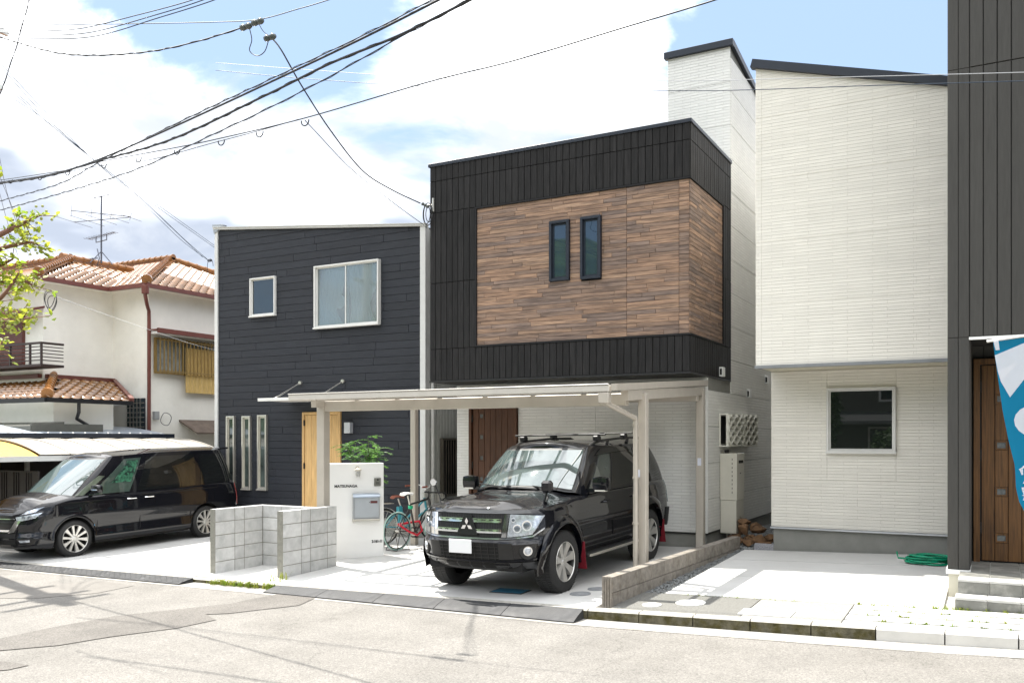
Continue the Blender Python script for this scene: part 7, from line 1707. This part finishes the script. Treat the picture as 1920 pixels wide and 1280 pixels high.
for si, (px, dens) in enumerate(shoots):
    dy = random.uniform(-.15, .2); P = [fork]+[at(x, y, Yt+dy*i/3) for i, (x, y) in enumerate(px)]; Q = spline(P, 7); tr.tube(Q, [.026*(1-i/len(Q))+.004 for i in range(len(Q))], 6)
    for i in range(7, len(Q)-1):
        p = Q[i]; d = (Q[i+1]-Q[i-1]).normalized()
        for k in range(int(3*dens)+1):
            a = Vector((random.gauss(0, 1), random.gauss(0, 1), random.gauss(.1, .7))).normalized(); dd = (d*.5+a).normalized(); o = random.uniform(.0, .05)
            if random.random() < .35:
                q = p+a*random.uniform(.05, .12); tr.tube([p, q], .0025, 3)
                for _ in range(4): addleaf(lf, q+Vector((random.gauss(0, .012), random.gauss(0, .012), random.gauss(0, .012))), (random.gauss(0, 1), random.gauss(0, 1), random.gauss(.2, .6)), random.uniform(.032, .05), random.uniform(.020, .03))
            else: addleaf(lf, p+a*o, dd, random.uniform(.030, .052), random.uniform(.018, .030))
    if si < 4:   # small round seed heads near the tips
        for i in range(len(Q)-12, len(Q)):
            for k in range(3):
                c = Q[i]+Vector((random.gauss(0, .035), random.gauss(0, .035), random.gauss(0, .035))); bud.lathe([(0, -.008), (.007, -.004), (.008, .003), (0, .009)], tuple(c), 'Z', 6)
tr.build('trunk', m_bark, t, True); tag(lf.build('leaves', m_leafy, t), kind='stuff'); tag(bud.build('seed_heads', M('pale_seed_head', (.34, .36, .12), .6), t, True), kind='stuff')
# potted shrub with feathery compound leaves behind the name wall
bx, by = -9.75, 12.75; bz = zd(bx, by); t = thing('potted_shrub', (bx, by, bz), 'green feathery-leaved potted shrub behind the white name wall', 'shrub')
m = MB(); m.lathe([(0, 0), (.16, 0), (.2, .34), (.18, .34), (.16, .3), (0, .3)], (bx, by, bz), 'Z', 18); m.build('pot', M('dark_pot', (.03, .03, .03), .5), t, 40)
st = MB(); lf = MB()
for k in range(7):
    a = random.uniform(0, 6.28); top_ = Vector((bx+random.uniform(-.62, .30), by+random.uniform(-.3, .3), bz+random.uniform(1.45, 1.98))); b = Vector((bx, by, bz+.3)); mid = b+(top_-b)*.5+Vector((0, 0, .15)); Q = spline([b, mid, top_], 8); st.tube(Q, [.012*(1-i/len(Q))+.004 for i in range(len(Q))], 5)
    for i in range(7, len(Q), 1):
        for _ in range(2):
            an = random.uniform(0, 6.28); d = Vector((math.cos(an), math.sin(an), random.uniform(-.1, .5))).normalized(); L = random.uniform(.18, .34); p0 = Q[i]; side = d.cross(Vector((0, 0, 1))).normalized()
            R_ = [p0+d*L*u+Vector((0, 0, -.10*u*u)) for u in (0, .25, .5, .75, 1)]; st.tube(R_, .002, 3)
            for j in range(1, 10):
                u = j/9.5; q = p0+d*L*u+Vector((0, 0, -.10*u*u))
                for s in (1, -1): addleaf(lf, q, side*s+d*.5+Vector((0, 0, random.uniform(-.3, .2))), .055, .020)
st.build('stems', M('green_stem', (.09, .12, .04), .6), t); tag(lf.build('foliage', m_leafg, t), kind='stuff')
# weeds and grass in the joints
def tufts(name, pts, h, n, label, cat='weeds', spread=.03, mat=m_grass):
    m = MB()
    for (x, y, z) in pts:
        for _ in range(n):
            a = random.uniform(0, 6.28); r_ = random.gauss(0, spread); b = Vector((x+r_*math.cos(a), y+r_*math.sin(a), z)); hh = h*random.uniform(.4, 1.2); ln = Vector((math.cos(a), math.sin(a), 0))*hh*random.uniform(.2, .9); w = Vector((-math.sin(a), math.cos(a), 0))*.0035
            p1 = b+ln*.4+Vector((0, 0, hh*.7)); p2 = b+ln+Vector((0, 0, hh*.8)); m.add([b-w, b+w, p1+w, p1-w, p2], [(0, 1, 2, 3), (3, 2, 4)])
    o = m.build(name, mat); return tag(o, kind='stuff') if label is None else tag(o, label, cat)
P = []
for _ in range(34): x = random.uniform(-10.0, -8.75); P.append((x, yk(x)-.03+random.gauss(0, .025), zr(x)+.01))
tufts('weeds', P, .09, 22, None)
P = [(-8.95+random.uniform(-.12, .1), 9.5+random.uniform(-.1, .1), .0) for _ in range(5)]; tufts('weeds', P, .14, 10, None)
P = [(x, 10.26, zd(x, 10.26)-.03) for x in [random.uniform(-3.3, -1.9) for _ in range(26)]]; tufts('joint_grass', P, .045, 14, None)
P = []
for k in range(1, 5):
    for _ in range(13): x = random.uniform(-1.25, .6); P.append((x, 9.22+k*.27-.02, zd(x, 9.8)-.03))
tufts('joint_grass', P, .06, 14, None)
P = [(x, 10.26, zd(x, 10.2)-.03) for x in [random.uniform(-1.3, .6) for _ in range(22)]]; tufts('joint_grass', P, .07, 16, None)
tufts('dry_debris', [(x, 10.25, zd(x, 10.26)-.03) for x in [random.uniform(-2.4, -.6) for _ in range(60)]], .02, 6, None, mat=M('dry_leaf', (.40, .26, .08), .8, var=.3))

# ------------------------------------------------------------------ teal banner at the right edge
Yb = 8.9; tl_ = at(1862, 641, Yb); t = thing('banner', tl_, 'teal advertising banner with white lettering hanging at the right edge before the door', 'banner')
m_teal = M('teal_cloth', (.0, .215, .36), .7, var=.12, vs=2)
nt = m_teal.node_tree; N = nt.nodes; L = nt.links; b = N['Principled BSDF']; tt = N.new('ShaderNodeBsdfTranslucent'); tt.inputs[0].default_value = (.0, .42, .62, 1); mx = N.new('ShaderNodeMixShader'); mx.inputs[0].default_value = .5; L.new(b.outputs[0], mx.inputs[1]); L.new(tt.outputs[0], mx.inputs[2]); L.new(mx.outputs[0], N['Material Output'].inputs[0])
m_let = M('white_print', (.82, .83, .86), .7, var=.03); nt = m_let.node_tree; N = nt.nodes; L = nt.links; b = N['Principled BSDF']; tt = N.new('ShaderNodeBsdfTranslucent'); tt.inputs[0].default_value = (.8, .82, .86, 1); mx = N.new('ShaderNodeMixShader'); mx.inputs[0].default_value = .4; L.new(b.outputs[0], mx.inputs[1]); L.new(tt.outputs[0], mx.inputs[2]); L.new(mx.outputs[0], N['Material Output'].inputs[0])
edge = [(1862, 641), (1870, 700), (1880, 770), (1891, 825), (1903, 873), (1905, 915), (1911, 940), (1935, 985), (1985, 1035)]
vv_ = [0, .13, .29, .42, .53, .63, .70, .82, 1.0]
BH, BW = 1.9, .60
def bx_(v):
    for i in range(len(vv_)-1):
        if v <= vv_[i+1]+1e-6: u = (v-vv_[i])/(vv_[i+1]-vv_[i]); return (edge[i][0]+(edge[i+1][0]-edge[i][0])*u, edge[i][1]+(edge[i+1][1]-edge[i][1])*u)
    return edge[-1]
def BP(u, v, off=0):
    """cloth point: u 0..1 across from the free edge, v 0..1 down"""
    px, py = bx_(v); p = at(px, py, Yb); p = p+Vector((BW*u*(1-.25*v*v), 0, .085*u*(1-v)-.02*u)); p.y += .035*math.sin(5*u+7*v)*v+.05*v*math.sin(3.1*u+1)+.02*math.sin(16*v+3*u)*u-off; return p
m = MB(); m.grid(lambda i, j: BP(i/20, j/40), 21, 41, thick=(0, .0015, 0)); m.build('cloth', m_teal, t, 60)
def shape(pts, name='lettering'):
    bm = bmesh.new(); f = bm.faces.new([bm.verts.new((x, y, 0)) for x, y in pts]); bmesh.ops.triangulate(bm, faces=[f])
    for _ in range(2): bmesh.ops.subdivide_edges(bm, edges=[e for e in bm.edges if e.calc_length() > .05], cuts=1); bmesh.ops.triangulate(bm, faces=bm.faces[:])
    for v in bm.verts: v.co = BP(v.co.x, v.co.y, .003)
    m = MB(); m.bm(bm); m.build(name, m_let, t)
shape([(.0, .055), (.62, -.0), (.98, .0), (.72, .06), (.36, .155), (.12, .235), (.03, .165), (.34, .085), (.02, .13)][:7]+[(.30, .09), (.01, .122)])
ring = [(.45+.33*math.cos(a), .345+.075*math.sin(a)) for a in [k*.3307 for k in range(19)]]; rin = [(.47+.13*math.cos(a), .345+.026*math.sin(a)) for a in [k*.3307 for k in range(19)]]
for k in range(19): a, b = k, (k+1) % 19; shape([ring[a], ring[b], rin[b], rin[a]])
shape([(.30, .455), (.95, .44), (.95, .50), (.55, .56), (.42, .52)])
shape([(-.0, -.012), (.07, -.012), (.07, .035), (.02, .035)])
def btext(s, u0, v0, size, sx=1.0, bold=.004):
    cu = bpy.data.curves.new('lettering', 'FONT'); cu.body = s; cu.size = size; cu.offset = bold; cu.resolution_u = 2; o = bpy.data.objects.new('x', cu); sc.collection.objects.link(o)
    me = bpy.data.meshes.new_from_object(o.evaluated_get(bpy.context.evaluated_depsgraph_get())); bpy.data.objects.remove(o); w = max([v.co.x for v in me.vertices]+[0])
    m = MB(); m.add([BP(u0+(w-v.co.x)*sx/BW, v0-v.co.y/BH, .003) for v in me.vertices], [tuple(p.vertices) for p in me.polygons]); bpy.data.meshes.remove(me)
    m.build('lettering', m_let, t)
btext('売買仲介', .05, .565, .075); btext('アパマン', .05, .607, .075)  if False else btext('RSA', .10, .607, .085)
btext('売買', .06, .665, .09); btext('ASA', .06, .690, .045); btext('ハウス', .05, .735, .07); btext('です', .10, .775, .06)
m = MB(); p = at(1850, 640, Yb+.01); m.tube([p, p+Vector((.3, 0, .035)), p+Vector((.75, 0, .085))], .011, 8); m.tube([p+Vector((.75, 0, .085)), Vector((p.x+.75, Yb+.01, .25))], .014, 8); m.build('pole', m_white, t, 60)

# ------------------------------------------------------------------ across the street, behind the camera: seen in windows and paintwork
m_hill = M('wooded_hill', (.028, .055, .018), .95, var=.5, vs=.25, col2=(.05, .09, .025), c2=(.4, .6), c2s=.12, bump=1, bs=1)
m = MB(); nx, ny = 90, 16
def hp(i, j):
    x = -330+660*i/(nx-1); v = j/(ny-1); h = 1.9*(34+12*math.sin(x*.012+1.2)+8*math.sin(x*.031)+3*math.sin(x*.083)+2.2*NZ.noise(Vector((x*.09, v*5, 0)))); return (x, -120-150*v, -1.6+h*math.sin(v*1.57)**.8+1.5*NZ.noise(Vector((x*.12, v*9, 3))))
m.grid(hp, nx, ny); tag(m.build('hill', m_hill, smooth=True), kind='structure')
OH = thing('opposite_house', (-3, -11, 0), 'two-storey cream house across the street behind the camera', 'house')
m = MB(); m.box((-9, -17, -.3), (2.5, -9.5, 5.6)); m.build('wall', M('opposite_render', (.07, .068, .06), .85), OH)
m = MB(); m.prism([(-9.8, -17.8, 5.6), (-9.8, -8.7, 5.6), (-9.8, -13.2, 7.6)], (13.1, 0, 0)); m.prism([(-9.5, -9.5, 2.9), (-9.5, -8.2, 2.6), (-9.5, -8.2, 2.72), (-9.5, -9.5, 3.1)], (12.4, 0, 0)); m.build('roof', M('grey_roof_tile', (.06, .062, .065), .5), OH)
for (x, z, w, h) in ((-7.6, .8, 1.8, 1.6), (-4.4, .5, 2.2, 2.0), (-.8, .9, 1.6, 1.3), (-7.4, 3.6, 1.6, 1.2), (-4, 3.5, 2, 1.3), (-.6, 3.6, 1.5, 1.2)):
    q = boxo('window', (x, -9.5, z), (x+w, -9.44, z+h), M('window_trim', (.5, .5, .48), .5), OH); boxo('pane', (x+.08, -9.44, z+.08), (x+w-.08, -9.42, z+h-.08), m_glass, q)
m_leafd = leafmat('dark_green_leaf', (.045, .085, .02), (.02, .045, .012), .3)
def bush(name, c, rad, n, label, cat, lsz=.16, trunk=1.5):
    t = thing(name, (c[0], c[1], 0), label, cat); m = MB(); m.tube([(c[0], c[1], -.4), (c[0], c[1], c[2])], [.12, .05], 7); m.build('trunk', m_bark, t); m = MB()
    for _ in range(n):
        a = Vector((random.gauss(0, 1), random.gauss(0, 1), random.gauss(0, 1))).normalized()*random.uniform(.5, 1)**.5; f = 1+.3*NZ.noise(a*2+Vector(c)); p = Vector(c)+Vector((a.x*rad[0], a.y*rad[1], a.z*rad[2]))*f; addleaf(m, p, (random.gauss(0, 1), random.gauss(0, 1), random.gauss(0, .6)), lsz*random.uniform(.7, 1.3), lsz*.6)
    tag(m.build('crown', m_leafd, t), kind='stuff')
bush('garden_tree', (-5.7, -5.2, 2.9), (.95, .9, 1.5), 2600, 'loose green garden tree across the street behind the camera, left', 'tree')
bush('garden_tree', (-3.1, -5.4, 1.5), (.85, .7, .8), 2200, 'low rounded garden bush across the street behind the camera', 'tree')
bush('garden_tree', (4.8, -7, 3.6), (2.2, 2, 2.4), 3200, 'broad garden tree across the street behind the camera, right', 'tree', .2)
bush('garden_tree', (-13.5, -6.5, 3.2), (2.3, 1.8, 2.4), 3200, 'broad garden tree far along the street behind the camera', 'tree', .2)
fw = thing('roadside_wall', (-6, -3.4, 0), 'low concrete block wall along the far side of the street behind the camera', 'wall'); boxo('wall_body', (-30, -3.55, -.4), (16, -3.4, .95), m_cb, fw)
